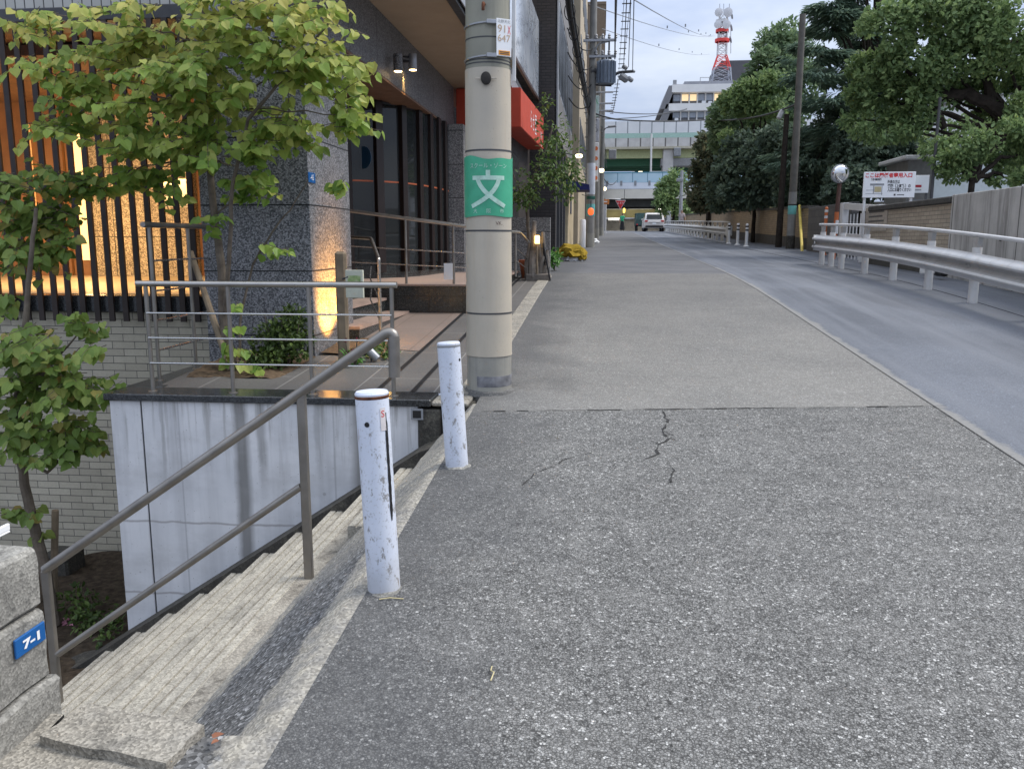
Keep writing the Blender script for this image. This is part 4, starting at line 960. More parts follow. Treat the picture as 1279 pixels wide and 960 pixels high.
# ------------------------------------------------------------------ brown tiled building beyond
t = thing('brown_building', (-2.2, 27, 1.0), 'dark brown tiled office building with slanting rows of windows beyond the glass parapet', 'building')
b = BM(); box(b, -6, -1.165, 21.5, 21.8, 1.0, 15); obj('tiled_end', b, M_BROWNBR, t, smooth=False)
b = BM(); box(b, -6, -1.17, 21.81, 33, 4.2, 5.30); box(b, -6,-1.17,21.81,33,7.55,8.7); box(b,-6,-1.17,21.81,33,10.9,15); obj('spandrel', b, plain('grey_panel', (.20,.19,.185), .6, .1, 2), t, smooth=False)
b = BM(); box(b, -6, -1.30, 21.81, 33, 5.30, 7.55); box(b, -6,-1.30,21.81,33,8.7,10.9); obj('core', b, M_BLACK, t, smooth=False)
b = BM(); box(b, -1.19,-1.13,21.5,21.95,4.2,15); obj('corner_trim', b, M_MGREY, t, smooth=False)
for z0, z1 in ((5.33,7.52),(8.73,10.87)):
    y = 22.2
    while y < 32.6:
        b = BM(); box(b, -1.24, -1.18, y, y+1.5, z0, z1)
        f = obj('window', b, plain('window_frame', (.34,.36,.39), .4), t, smooth=False)
        b = BM(); box(b, -1.179, -1.172, y+.08, y+.70, z0+.08, z1-.08); box(b, -1.179, -1.172, y+.80, y+1.42, z0+.08, z1-.08); obj('pane', b, M_PANE, f, smooth=False); y += 1.85
b = BM(); box(b, -6, -1.35, 21.81, 33, 1.0, 4.19); obj('ground_floor', b, plain('dark_ground_floor', (.03,.027,.026), .6, .3), t, smooth=False)
for y in (21.9, 23.6, 25.4, 27.2): 
    b = BM(); box(b, -1.36, -1.17, y, y+.28, 1.0, 4.19); obj('pier', b, M_DGREY, t, smooth=False)
b = BM()
for k in range(30): tube(b, [(-1.28,25.75,1.15+k*.1),(-1.28,27.15,1.15+k*.1)], .052, 6)
obj('roller_shutter', b, plain('shutter_grey', (.33,.33,.33), .5, .1), t)
b = BM(); box(b, -6, -1.10, 28.2, 33.2, 1.0, 4.1, .02); obj('cream_front', b, M_CREAM, t, smooth=False)
b = BM(); box(b, -1.10, -1.07, 29.6, 30.3, 2.4, 3.8, .01); obj('blue_name_board', b, plain('navy_board', (.03,.05,.11), .5), t)
# ------------------------------------------------------------------ farther buildings on the left
def block(name, label, x0, x1, y0, y1, z0, z1, mat, rows, wz=1.5, dz=3.1, parapet=True, cols=None):
    t = thing(name, ((x0+x1)/2, (y0+y1)/2, z0), label, 'building')
    b = BM(); box(b, x0, x1, y0, y1, z0, z1); w = obj('wall', b, mat, t, smooth=False)
    if parapet:
        b = BM(); box(b, x0-.08, x1+.08, y0-.08, y1+.08, z1+.003, z1+.35, .03); obj('parapet', b, mat, t, smooth=False)
    for r_ in range(rows):
        z = z0+1.2+r_*dz+ (2.6 if r_ >= 0 else 0)
        if z+wz > z1: break
        n = max(1, int((y1-y0)/2.4))
        for k in range(n):
            y = y0+(k+.25)*(y1-y0)/n; wy = (y1-y0)/n*.55
            b = BM(); box(b, x1-.02, x1+.03, y, y+wy, z, z+wz, .01); f = obj('window', b, M_MGREY, t, smooth=False)
            b = BM(); box(b, x1+.031, x1+.036, y+.08, y+wy-.08, z+.08, z+wz-.08); obj('pane', b, M_PANE, f, smooth=False)
        if cols:
            for k in range(cols):
                x = x0+(k+.25)*(x1-x0)/cols; wx = (x1-x0)/cols*.5
                b = BM(); box(b, x, x+wx, y0-.03, y0+.02, z, z+wz, .01); f = obj('window', b, M_MGREY, t, smooth=False)
                b = BM(); box(b, x+.08, x+wx-.08, y0-.036, y0-.031, z+.08, z+wz-.08); obj('pane', b, M_PANE, f, smooth=False)
    return t
block('beige_building', 'tall beige rendered building just behind the transformer pole', -9, -.95, 34, 47, 1.0, 19, M_BEIGE, 5)
block('grey_shop_building', 'low grey shop building between the beige building and the highway', -9, -.5, 48, 66, 1.6, 8.0, plain('grey_render', (.25,.24,.22), .8, .1), 1)
block('brown_tower', 'slim brown tiled tower block rising above the street poles', -4.2, -.02, 98, 112, 2.4, 26.8, M_BROWN, 6, cols=2)
# ------------------------------------------------------------------ foliage
def leaf(bm, p, d, n, L, Wd, fold=.25, heart=True):
    d = d.normalized(); s = d.cross(n); 
    if s.length < 1e-4: s = d.orthogonal()
    s = s.normalized(); n = s.cross(d)
    o = p; tip = p + d*L
    prof = ((-.06,.30),(.28,.50),(.65,.32)) if heart else ((.15,.30),(.45,.46),(.75,.28))
    vo = bm.verts.new(o); vt = bm.verts.new(tip - n*L*.06); 
    for sg in (1, -1):
        vs = [bm.verts.new(o + d*L*a + s*(sg*Wd*w) + n*(fold*Wd*w)) for a, w in prof]
        f = [vo]+vs+[vt]
        bm.faces.new(f if sg > 0 else f[::-1])
def rnd_dir(): 
    while True:
        v = Vector((random.uniform(-1,1), random.uniform(-1,1), random.uniform(-1,1)))
        if .05 < v.length < 1: return v.normalized()
def clusters(bm, cl, size, hang=.55, heart=True, thr=-.18, freq=3.0, centre=None, jitter=.35):
    """cl: (centre, rx, ry, rz, n)"""
    for c, rx, ry, rz, n in cl:
        k = 0; tries = 0
        while k < n and tries < n*8:
            tries += 1
            v = rnd_dir(); r_ = random.random()**.45; p = c + Vector((v.x*rx, v.y*ry, v.z*rz))*r_
            if mnoise.noise(p*freq) < thr: continue
            out = (v + Vector((0,-.35,.25))).normalized(); d = (out*.6 + rnd_dir()*.6 + Vector((0,0,-hang))).normalized()
            nn = (out + Vector((0,0,.7)) + rnd_dir()*.7).normalized(); L = size*random.uniform(1-jitter,1+jitter*.6)
            leaf(bm, p, d, nn, L, L*(.95 if heart else .55), random.uniform(.05,.4), heart); k += 1
def sprays(bl, bt, cl, size, per=9, thr=-.1, freq=2.4):
    """leafy twigs: leaves in two ranks along each twig"""
    for c, rx, ry, rz, n in cl:
        k = tries = 0; want = max(1, n//per)
        while k < want and tries < want*10:
            tries += 1; v = rnd_dir(); p = c + Vector((v.x*rx, v.y*ry, v.z*rz))*(random.random()**.5)*.95
            if n > 30 and mnoise.noise(p*freq) < thr: continue
            L = random.uniform(.22, .42)*(1 if n > 20 else .6); d = (Vector((v.x*1.2+random.uniform(-.5,.5), v.y-.25, random.uniform(-.25,.35)))+rnd_dir()*.4).normalized()
            pts = [p - d*L*.5 + Vector((0,0,-.10*(i/4)**2*L)) + d*L*i/4 for i in range(5)]
            tube(bt, pts, [.0035,.003,.0026,.002,.0015], 4, False)
            s_ = d.cross(Vector((0,0,1))).normalized()
            m = per if n > 20 else max(3, n//2)
            for i in range(m):
                f = (i+.6)/m; q = p - d*L*.5 + d*L*f + Vector((0,0,-.10*f*f*L)); sg = 1 if i % 2 else -1
                dd = (d*.40 + s_*sg*.65 + Vector((0,-.1,-random.uniform(.3,1.1))) + rnd_dir()*.25).normalized()
                nn = (Vector((.15,-.75,.62)) + rnd_dir()*.55 + s_*sg*.25).normalized(); S = size*random.uniform(.62,1.12)
                leaf(bl, q + dd*.018, dd, nn, S, S*random.uniform(.85,1.0), random.uniform(.03,.35), True)
            k += 1
def PXC(px, py, Y, rx, ry, n, ryd=None):
    c = atY(px, py, Y); k = Y/FPX
    return (c, rx*k, ryd if ryd else max(.18, (rx+ry)*.5*k), ry*k, n)
def limb(bm, pts, r0, r1, seg=8, wob=.0):
    pts = [Vector(p) for p in pts]; out = []
    for i, (a, c) in enumerate(zip(pts, pts[1:])):
        for k in range(4): 
            q = a.lerp(c, k/4); out.append(q + (rnd_dir()*wob if (i or k) else Vector()))
    out.append(pts[-1]); n = len(out)
    tube(bm, out, [r0+(r1-r0)*i/(n-1) for i in range(n)], seg)
# --- heart-leaved tree in the planter
random.seed(11)
t = thing('courtyard_tree', (-3.12, 6.85, .42), 'slender heart-leaved tree with yellowing top growing in the planter by the granite column', 'tree')
b = BM(); base = Vector((-3.12, 6.85, .38))
tr = [base]+[atY(px, py, 6.85) for px, py in ((279,400),(276,330),(268,270),(262,200),(255,140),(250,60),(255,-20))]
limb(b, tr, .042, .016, 10, .006)
limb(b, [base+Vector((.03,.03,0)), atY(300,400,6.9), atY(315,330,6.95), atY(340,290,6.9), atY(362,262,6.8), atY(385,225,6.75)], .014, .004, 8, .006)
limb(b, [tr[1], atY(286,330,6.7), atY(290,230,6.6), atY(310,150,6.5), atY(360,90,6.4), atY(410,30,6.4)], .022, .008, 8, .006)
obj('trunk', b, M_BARK, t)
b = BM()
CT = [PXC(180,40,6.6,120,50,320), PXC(330,25,6.5,115,55,380), PXC(385,90,6.5,75,55,250), PXC(90,100,6.7,80,40,160), PXC(240,110,6.5,120,55,360),
      PXC(360,150,6.7,75,35,130), PXC(170,160,6.8,110,40,200), PXC(270,180,6.6,90,30,150), PXC(55,155,6.8,38,18,45), PXC(200,215,6.9,60,26,75), PXC(130,225,6.9,70,20,70),
      PXC(425,150,6.6,32,45,60), PXC(435,60,6.4,20,30,24), PXC(310,225,6.8,45,18,40), PXC(330,240,6.9,36,14,26), PXC(265,275,6.7,20,11,14), PXC(335,305,6.9,16,24,14), PXC(423,232,6.6,18,10,10), PXC(60,25,6.8,60,35,60), PXC(450,145,6.5,10,10,6),
      PXC(300,378,6.6,9,8,6), PXC(282,408,6.6,10,8,7), PXC(278,435,6.6,16,9,12), PXC(300,455,6.5,14,7,9)]
for c, rx, ry, rz, n in CT:      # twigs
    a = min(tr, key=lambda q: (q-c).length); 
    if n > 20:
        tw = BM(); limb(tw, [a, a.lerp(c,.5)+Vector((0,0,.05)), c+Vector((random.uniform(-.1,.1),0,.04))], .010, .004, 5, .012); me = bpy.data.meshes.new('x'); tw.to_mesh(me); tw.free()
        b.from_mesh(me); bpy.data.meshes.remove(me)
b2 = BM(); sprays(b2, b, [(c,rx,ry,rz,int(n*1.8)) for c,rx,ry,rz,n in CT], .094); obj('branches', b, M_BARK, t); obj('foliage', b2, M_LEAF, t, smooth=False)
# support stake
b = BM(); p0, p1 = atY(288,455,6.7), atY(238,315,7.2); limb(b, [p0-Vector((0,0,.05)), p1], .03, .026, 9); tag(obj('wooden_stake', b, M_WOOD), 'leaning wooden stake propping the tree in the planter', 'stake')
# --- lower tree in the sunken court
random.seed(12)
t = thing('court_tree', (-4.35, 6.25, -1.7), 'leafy young tree rising from the sunken court in front of the cream brick wall', 'tree')
b = BM(); base = Vector((-4.12, 6.25, -1.72)); base.x = atY(66,760,6.25).x; tr = [base]+[atY(px, py, 6.25) for px, py in ((52,690),(38,640),(25,570),(22,500),(30,420),(38,330),(45,260))]
limb(b, tr, .05, .014, 10, .006); limb(b, [tr[3], atY(60,590,6.1), atY(90,560,6.0)], .02, .006, 7, .006); limb(b, [tr[4], atY(60,460,6.1), atY(95,420,6.0)], .02, .006, 7, .006); CL = [PXC(60,425,6.1,70,36,130), PXC(35,480,6.1,60,42,150), PXC(90,480,6.0,42,42,110), PXC(75,545,6.1,50,36,120), PXC(20,540,6.2,45,40,80), PXC(100,405,6.0,25,18,26), PXC(15,635,6.2,28,14,22), PXC(40,665,6.3,14,9,8), PXC(120,440,6.0,12,18,14),
      PXC(45,250,6.6,50,40,110), PXC(30,310,6.6,48,36,100), PXC(75,270,6.7,25,35,40), PXC(15,225,6.6,28,24,40), PXC(15,370,6.4,40,14,26), PXC(110,235,6.8,50,12,26), PXC(60,215,6.8,50,12,30)]
b2 = BM(); sprays(b2, b, [(c,rx,ry,rz,int(n*1.8)) for c,rx,ry,rz,n in CL], .098, 8, -.2); obj('trunk', b, M_BARK, t); obj('foliage', b2, M_LEAFLO, t, smooth=False)
b = BM(); limb(b, [atY(58,720,6.4)-Vector((0,0,.6)), atY(69,637,6.4)], .032, .028, 9); tag(obj('wooden_stake', b, M_WOOD), 'short cut wooden stake standing beside the court tree trunk', 'stake')
b = BM(); p = atY(79,745,7.3); box(b, p.x-.14, p.x+.14, 7.2, 7.5, -1.74, -1.5, .02); tag(obj('stone_block', b, M_DARKC), 'dark square stone block against the cream brick wall', 'block')
def shrub(name, label, cat, cl, size, mat, stems, seed, flowers=None, heart=False, group=None, fl=None):
    random.seed(seed)
    c0 = cl[0][0]; t = thing(name, (c0.x, c0.y, stems[0][0][2]), label, cat, group)
    b = BM()
    for s_ in stems: limb(b, s_, .010, .004, 6, .004)
    obj('stems', b, M_BARK, t); b = BM(); clusters(b, cl, size, .1, heart, -.35, 5.0, jitter=.45); obj('foliage', b, mat, t, smooth=False)
    for p, r_ in (flowers or []):
        b = BM(); 
        for k in range(26):
            d = rnd_dir(); leaf(b, p+d*r_*.4, d, rnd_dir(), r_*.8, r_*.45, .2, False)
        obj('flower', b, fl, t, smooth=False)
    return t
b0 = gz(6.95)+.02
shrub('planter_shrub', 'dense small-leaved evergreen shrub in the planter behind the coping railing', 'shrub',
      [PXC(345,430,6.95,32,32,1100), PXC(365,402,7.0,20,22,480), PXC(330,450,6.8,28,16,460), PXC(375,425,6.95,16,24,340)], .046, M_LEAFD,
      [[(-2.75+dx,6.95,b0),(-2.72+dx*1.8,6.95,b0+.25),(-2.7+dx*2.5,6.9,b0+.45)] for dx in (-.06,0,.07)], 5)
M_MAROON = plain('maroon_flower', (.16,.008,.03), .7, .3); M_PINKF = plain('pink_flower', (.55,.24,.33), .6, .25)
fb = atG(436,455); p = [atY(x, y, fb.y-.02) for x, y in ((432,425),(446,424),(433,441),(441,438),(447,445))]
shrub('flower_plant', 'small plant with maroon pompom flowers at the foot of the lit column', 'plant', [PXC(438,447,fb.y,12,7,60)], .07, M_LEAFP, [[(q.x*.5+fb.x*.5, fb.y, fb.z-.02),tuple(q)] for q in p], 6, [(q, .022) for q in p], fl=M_MAROON)
fb = atG(482,446)
shrub('flower_plant', 'low grassy plant lit up beside the garden spot lamp', 'plant', [PXC(480,438,fb.y,13,9,70), PXC(455,446,fb.y-.03,9,5,26)], .08, M_LEAFS, [[(fb.x,fb.y,fb.z-.02),(fb.x+.02,fb.y,fb.z+.15)]], 7)
p = atY(86,776,6.3)
shrub('court_shrub', 'low straggly shrub with a pale pink flower in the sunken court bed', 'shrub', [PXC(118,770,6.2,30,30,260), PXC(95,750,6.4,24,22,130), PXC(140,790,6.0,14,22,80), PXC(85,800,6.3,22,8,50)], .055, M_LEAFD,
      [[(-3.75+dx,6.2,-1.7),(-3.72+dx*2,6.2,-1.45),(-3.7+dx*3,6.15,-1.25)] for dx in (-.05,.02,.08)], 8, [(p, .05)], fl=M_PINKF)
# --- potted street tree, driftwood sign, plant, rubbish under a yellow net
random.seed(21); Yt = 14.75; zb = gz(Yt)
t = thing('potted_tree', (-1.27, Yt, zb), 'leafy potted tree in front of the red awning with a thin bare trunk', 'tree')
b = BM(); tr = [Vector((-1.27,Yt,zb+.2))]+[atY(px, py, Yt) for px, py in ((661,300),(658,262),(664,225),(680,190),(690,160))]; limb(b, tr, .034, .014, 8, .008)
limb(b, [tr[2], atY(648,235,Yt), atY(640,215,Yt)], .016, .006, 6); limb(b, [tr[3], atY(695,230,Yt), atY(715,220,Yt-.1)], .018, .006, 6); obj('trunk', b, M_BARK, t)
b = BM(); clusters(b, [PXC(690,165,15.2,22,26,170), PXC(700,195,14.8,30,26,290), PXC(685,222,14.6,38,26,380), PXC(660,238,14.6,26,20,200), PXC(715,215,14.8,18,20,140), PXC(682,130,15.4,9,16,50), PXC(655,252,14.5,18,10,80), PXC(705,244,14.7,14,12,70)], .082, .35, False, -.22, 2.6)
obj('foliage', b, M_LEAFS, t, smooth=False)
b = BM(); lathe(b, (-1.27,Yt,zb), [(.11,0),(.15,.26),(.165,.27),(.165,.31),(.14,.31),(.13,.27)], 20); obj('pot', b, M_TERRA, t)
Yd = 14.3; zb = gz(Yd)
t = thing('driftwood_sign', (-1.06, Yd, zb), 'grey driftwood sculpture sign with a small glowing lantern at the kerb', 'sign')
b = BM()
for x0, x1, h, r_ in ((-1.24,-1.20,.62,.045),(-1.14,-1.12,.98,.06),(-1.05,-.98,.80,.05),(-.98,-.90,.50,.05),(-1.10,-1.16,.70,.05),(-1.0,-1.06,.62,.04),(-1.18,-.95,.45,.035)):
    limb(b, [(x0,Yd+random.uniform(-.08,.08),zb+.04),((x0+x1)/2+random.uniform(-.04,.04),Yd,zb+h*.5),(x1,Yd+random.uniform(-.06,.06),zb+h)], r_*1.3, r_*.55, 8, .012)
obj('driftwood', b, M_DRIFT, t)
b = BM(); obox(b, (-1.06,Yd,zb+.05), (.42,.28,.12), bev=.015); obj('base_log', b, M_DRIFT, t)
p = atY(671, 299, Yd-.12); b = BM(); lathe(b, (p.x,p.y,p.z-.07), [(.035,0),(.042,.01),(.042,.12),(.03,.135)], 14); obj('lantern', b, emit('lantern_glow', (1,.60,.16), 3.2), t)
b = BM(); tube(b, [(p.x,p.y,zb+.05),(p.x,p.y,p.z-.072)], .016, 8); obj('lantern_post', b, M_WOOD, t)
t = thing('black_easel', (-.9, Yd-.15, zb), 'thin black easel leaning beside the driftwood sign', 'easel')
b = BM(); tube(b, [(-.97,Yd-.1,zb+.62),(-.84,Yd-.2,zb)], .013, 6); obj('leg', b, M_BLACK, t)
b = BM(); tube(b, [(-.97,Yd-.1,zb+.62),(-.93,Yd+.12,zb)], .013, 6); obj('leg', b, M_BLACK, t)
b = BM(); tube(b, [(-.945,Yd-.02,zb+.3),(-.90,Yd-.15,zb+.3)], .010, 6); obj('crossbar', b, M_BLACK, t)
Yp = 16.6; zb = gz(Yp); c = atY(693, 324, Yp)
shrub('bright_plant', 'bright green bushy potted plant on the pavement past the driftwood sign', 'plant', [PXC(693,321,Yp,9,11,150), PXC(690,328,Yp,8,8,70)], .085, M_LEAFP, [[(c.x,Yp,zb),(c.x,Yp,zb+.3)]], 9)
p = atG(715, 326)
t = thing('netted_rubbish', p, 'rubbish bags heaped under a mustard yellow net at the pavement edge', 'rubbish')
def blob(c, r_, amp, seed, M=None, n=3):
    q = bmesh.new(); bmesh.ops.create_icosphere(q, subdivisions=n, radius=1)
    for v in q.verts:
        d = v.co.copy(); k = 1+amp*mnoise.noise(d*1.7+Vector((seed,0,0)))+amp*.5*mnoise.noise(d*4+Vector((0,seed,0))); v.co = Vector((d.x*r_[0],d.y*r_[1],d.z*r_[2]))*k
        if v.co.z < -r_[2]*.55: v.co.z = -r_[2]*.55
        v.co += Vector(c)
    return q
for dx, dy, rx, rz, s_ in ((-.12,0,.20,.16,1),(.10,.15,.22,.15,2),(.0,-.15,.2,.1,3)): obj('rubbish_bag', blob((p.x+dx,p.y+dy+.1,p.z+rz*.5), (rx,.2,rz), .35, s_), M_WHITE, t)
ny = N('yellow_net', .9, .1); ny.col(ny.mix(ny.mr(ny.noise(35, 4), .3, .7), (.36,.25,.03), (.20,.135,.02))); ny.bump(ny.noise(60, 3), .8, .01)
n1 = blob((p.x-.04,p.y+.05,p.z+.20), (.33,.33,.20), .5, 5); obj('net', n1, ny.m, t)
obj('net', blob((p.x+.24,p.y-.12,p.z+.09), (.10,.12,.11), .5, 8), ny.m, t)
q = atG(729, 308); tag(obj('white_bag', blob((q.x,q.y,q.z+.12), (.16,.16,.18), .4, 11), M_WHITE), 'small white rubbish bag leaning at the foot of the transformer pole', 'bag')
q = atG(744, 304); tag(obj('white_bag', blob((q.x-.1,q.y,q.z+.08), (.22,.2,.12), .4, 12), M_WHITE), 'flattened white bag on the ground just beyond the transformer pole', 'bag')
q = atG(727, 310); b = BM(); lathe(b, (q.x+.0,q.y+.6,q.z), [(.10,0),(.11,.02),(.11,.95),(.09,1.0),(0,1.01)], 16); tag(obj('white_cylinder', b, M_WHITE), 'white upright drum standing between the cream shopfront and the transformer pole', 'drum')
# ------------------------------------------------------------------ walls on the right
YBW = atX(1184, 300, 6.0).y; YW = atX(1085, 300, 6.03).y; YG = atX(1050, 300, 6.22).y; YBL = atX(1011, 300, 6.6).y; YFW = atX(1009, 300, 6.75).y
t = thing('concrete_wall', (6.15, 9, .2), 'stained grey concrete retaining wall behind the near guardrail', 'wall')
b = BM(); box(b, 6.0, 6.3, -4, YBW-.01, -.4, 2.27, .012); obj('wall_body', b, M_RETAIN, t, smooth=False)
b = BM()
for y in (12.7, 13.6, 11.2, 9.6): tube(b, [(5.99,y,1.52),(6.02,y,1.52)], .035, 10)
obj('weep_hole', b, M_BLACK, t)
t = thing('brick_wall', (6.15, 17, .8), 'short beige brick wall with dark cap between the concrete wall and the white gate', 'wall')
b = BM(); box(b, 6.03, 6.28, YBW, YW, 1.10, 2.13); obj('brickwork', b, M_WALLBR, t, smooth=False)
b = BM(); box(b, 6.0, 6.3, YBW, YW+.02, .5, 1.097, .01); obj('plinth', b, m_conc('dark_plinth', (.10,.095,.085), (.06,.058,.052)), t, smooth=False)
b = BM(); box(b, 5.98, 6.33, YBW, YW+.05, 2.133, 2.25, .02); obj('cap', b, m_conc('dark_cap', (.085,.082,.075), (.05,.048,.045)), t, smooth=False)
p = atX(1094, 276, 6.02); b = BM(); box(b, 6.012, 6.028, p.y-.75, p.y+.75, p.z-.22, p.z+.30); n_ = thing('wall_notice', (6.02, p.y, p.z-.2), 'faded notice plate fixed to the short beige brick wall', 'notice'); obj('plate', b, plain('faded_notice', (.36,.32,.27), .6, .2, 12), n_)
for k in range(4):
    b = BM(); box(b, 6.009, 6.0115, p.y-.55+.1*(k%2), p.y+.5, p.z+.18-.1*k, p.z+.215-.1*k); obj('text_line', b, M_DGREY, n_)
t = thing('far_brick_wall', (6.85, 48, 1.1), 'long low beige brick wall with dark base running under the trees', 'wall')
ysw = lin(YFW, 72, 30)
def strip_wall(x0, x1, za, zb_):
    q = BM()
    for y0, y1 in zip(ysw, ysw[1:]):
        V = [q.verts.new((x, y, gz(y)+z)) for y in (y0, y1) for x in (x0, x1) for z in (za, zb_)]
        q.faces.new((V[0],V[1],V[5],V[4])); q.faces.new((V[1],V[3],V[7],V[5])); q.faces.new((V[2],V[6],V[7],V[3]))
    V = [q.verts.new((x, ysw[0], gz(ysw[0])+z)) for x in (x0,x1) for z in (za,zb_)]; q.faces.new((V[0],V[2],V[3],V[1]))
    bmesh.ops.recalc_face_normals(q, faces=q.faces[:]); return q
obj('brickwork', strip_wall(6.75, 7.0, .36, 1.33), m_brick('warm_brick', 'y', .30, .085, (.43,.32,.20), (.33,.245,.155), (.2,.16,.12), .008, .45), t, smooth=False)
obj('plinth', strip_wall(6.72, 7.02, -.1, .357), MATS.get('x') or m_conc('plinth_grey', (.12,.115,.105), (.075,.07,.065)), t, smooth=False)
obj('cap', strip_wall(6.70, 7.05, 1.333, 1.42), m_conc('cap_grey', (.14,.13,.115), (.08,.078,.07)), t, smooth=False)
b = BM(); box(b, 6.52, 6.72, YG+.3, YBL, .9, 2.50, .01); tag(obj('block_wall', b, m_brick('grey_block', 'y', .4, .2, (.11,.105,.10), (.085,.08,.078), (.05,.05,.05), .01, .3)), 'dark grey block wall between the gate and the far brick wall', 'wall')
# gate
t = thing('white_gate', (6.3, 21.1, 1.0), 'white framed barred gate between the brick walls', 'gate')
b = BM(); box(b, 6.22, 6.40, YW+.1, YW+.35, .98, 2.30, .01); obj('gate_post', b, M_WHITEP, t)
b = BM(); box(b, 6.22, 6.38, YG, YG+.25, 1.03, 2.46, .01); obj('gate_post', b, M_WHITEP, t)
b = BM(); prism(b, [(6.25,YW+.36,2.13),(6.25,YG-.01,2.29),(6.25,YG-.01,2.45),(6.25,YW+.36,2.29)], (.1,0,0)); prism(b, [(6.27,YW+.36,1.52),(6.27,YG-.01,1.60),(6.27,YG-.01,1.68),(6.27,YW+.36,1.60)], (.06,0,0)); obj('gate_rail', b, M_WHITEP, t)
b = BM()
for k in range(9): y = YW+.5+k*(YG-YW-.7)/8; tube(b, [(6.30,y,1.02),(6.30,y,2.15)], .014, 6)
obj('gate_bars', b, M_WHITEP, t)
b = BM(); obox(b, (6.7, (YW+YG)/2, 1.25), (.3,.3,.42), bev=.03); tag(obj('orange_box', b, M_ORANGEP), 'small orange box seen behind the bars of the white gate', 'box')
# entrance sign board
Ys = 20.3
A, B_, Cc, D = atY(1079,215,Ys), atY(1144,214.5,Ys), atY(1144,244,Ys), atY(1077,247,Ys)
t = thing('entrance_sign', ((A.x+B_.x)/2, Ys, D.z-.15), 'white sign board reading staff entrance only in red Japanese letters with a small map', 'sign')
zt, zb = (A.z+B_.z)/2, D.z; x0, x1 = D.x, B_.x; wS = x1-x0; hS = zt-zb
b = BM(); box(b, x0, x1, Ys-.02, Ys+.02, zb, zt, .004); obj('panel', b, M_WHITE, t)
for x in (x0+.06, x1-.05):
    b = BM(); box(b, x-.025, x+.025, Ys+.021, Ys+.07, 1.0, zt-.05); obj('post', b, M_WHITEP, t)
fr = lambda u, v: frame((x0+wS*u, Ys-.0225, zt-hS*v), (1,0,0), (0,0,1))
for s_, u, v, sz, w_, m in (('ここは関係者専用入口',.48,.135,.17,wS*.9,M_RED),('外来の方は',.58,.40,.085,wS*.24,M_DGREY),('病院（上町筋）の',.69,.56,.085,wS*.45,M_DGREY),('入口にお廻りください',.70,.71,.085,wS*.46,M_DGREY),('病院案内図',.24,.30,.05,wS*.2,M_DGREY),('○○会病院',.75,.89,.06,wS*.25,M_DGREY)):
    if '○' in s_: continue
    b = text_bm(s_, sz, fr(u,v), width=w_, off=.006 if m is M_RED else .003, height=hS*.20 if m is M_RED else None)
    obj('lettering', b, m, t, smooth=False)
b = BM()
def rc(u0, u1, v0, v1, q, d=0): box(q, x0+wS*u0, x0+wS*u1, Ys-.0235-d, Ys-.0205-d, zt-hS*v1, zt-hS*v0)
rc(.13,.40,.45,.53,b); rc(.05,.38,.84,.855,b); rc(.195,.21,.54,.84,b); rc(.36,.37,.54,.90,b); rc(.06,.2,.70,.715,b); obj('map_lines', b, M_MGREY, t)
b = BM(); rc(.22,.35,.57,.78,b,.004); obj('map_block', b, plain('map_ochre', (.50,.42,.24), .6), t)
b = BM(); rc(.60,.635,.86,.93,b); rc(.66,.80,.88,.91,b); obj('emblem', b, M_DGREY, t)
A2, B2 = atY(1144.5,219,Ys+.1), atY(1159,241,Ys+.1)
t = thing('second_sign', (B2.x, Ys+.1, B2.z-.1), 'plain white panel with a dark red block half behind the entrance sign', 'sign')
b = BM(); box(b, A2.x-.25, B2.x, Ys+.08, Ys+.11, B2.z, A2.z, .004); obj('panel', b, plain('off_white_panel', (.60,.62,.62), .5, .05), t)
p0, p1 = atY(1142,231,Ys+.07), atY(1151,234,Ys+.07); 
b = BM(); box(b, p0.x+.03, p1.x, Ys+.074, Ys+.0795, p1.z, p0.z); obj('red_block', b, plain('deep_red', (.30,.01,.02), .5), t)
b = BM(); box(b, p0.x+.03, p1.x, Ys+.074, Ys+.0795, p1.z-.07, p1.z-.04); obj('text_line', b, M_MGREY, t)
b = BM(); box(b, B2.x-.05, B2.x-.01, Ys+.111, Ys+.15, 1.0, A2.z); obj('post', b, M_DGREY, t)
# mirror
Ym = 22.0; mb = Vector((atY(1042, 300, Ym).x, Ym, gz(Ym))); mc = atY(1049, 217, Ym-.1)
t = thing('traffic_mirror', mb, 'round convex traffic mirror on a faded orange post behind the guardrail', 'mirror')
b = BM(); tube(b, [mb, mb+Vector((.02,0,1.15))], .055, 12); obj('post', b, M_ORANGEP, t)
b = BM(); tube(b, [mb+Vector((.02,0,.62)), mb+Vector((.022,0,.95))], .0575, 12); obj('white_band', b, M_WHITEP, t)
b = BM(); tube(b, [mb+Vector((.02,0,1.15)), (mb.x+.05,Ym,mc.z+.02)], .05, 12); obj('brown_pole', b, plain('brown_pole_paint', (.09,.045,.035), .6, .2), t)
b = BM(); tube(b, [(mb.x+.05,Ym,mc.z),(mc.x,Ym-.05,mc.z)], .02, 8); obj('bracket', b, M_DGREY, t)
Mm = Matrix.Translation(mc) @ Matrix.Rotation(R(12),4,'Z') @ Matrix.Rotation(R(97),4,'X')
b = BM(); lathe(b, (0,0,0), [(.20,-.03),(.225,-.02),(.225,.02),(.205,.03)], 32); bmesh.ops.transform(b, matrix=Mm, verts=b.verts[:]); hd = obj('rim', b, M_MGREY, t)
b = BM(); lathe(b, (0,0,0), [(.205,.031)]+[(.205*math.cos(a), .031+.06*math.sin(a)) for a in (.3,.6,.9,1.2,1.4)]+[(0,.091)], 32); bmesh.ops.transform(b, matrix=Mm, verts=b.verts[:]); obj('mirror', b, M_MIRROR, hd)
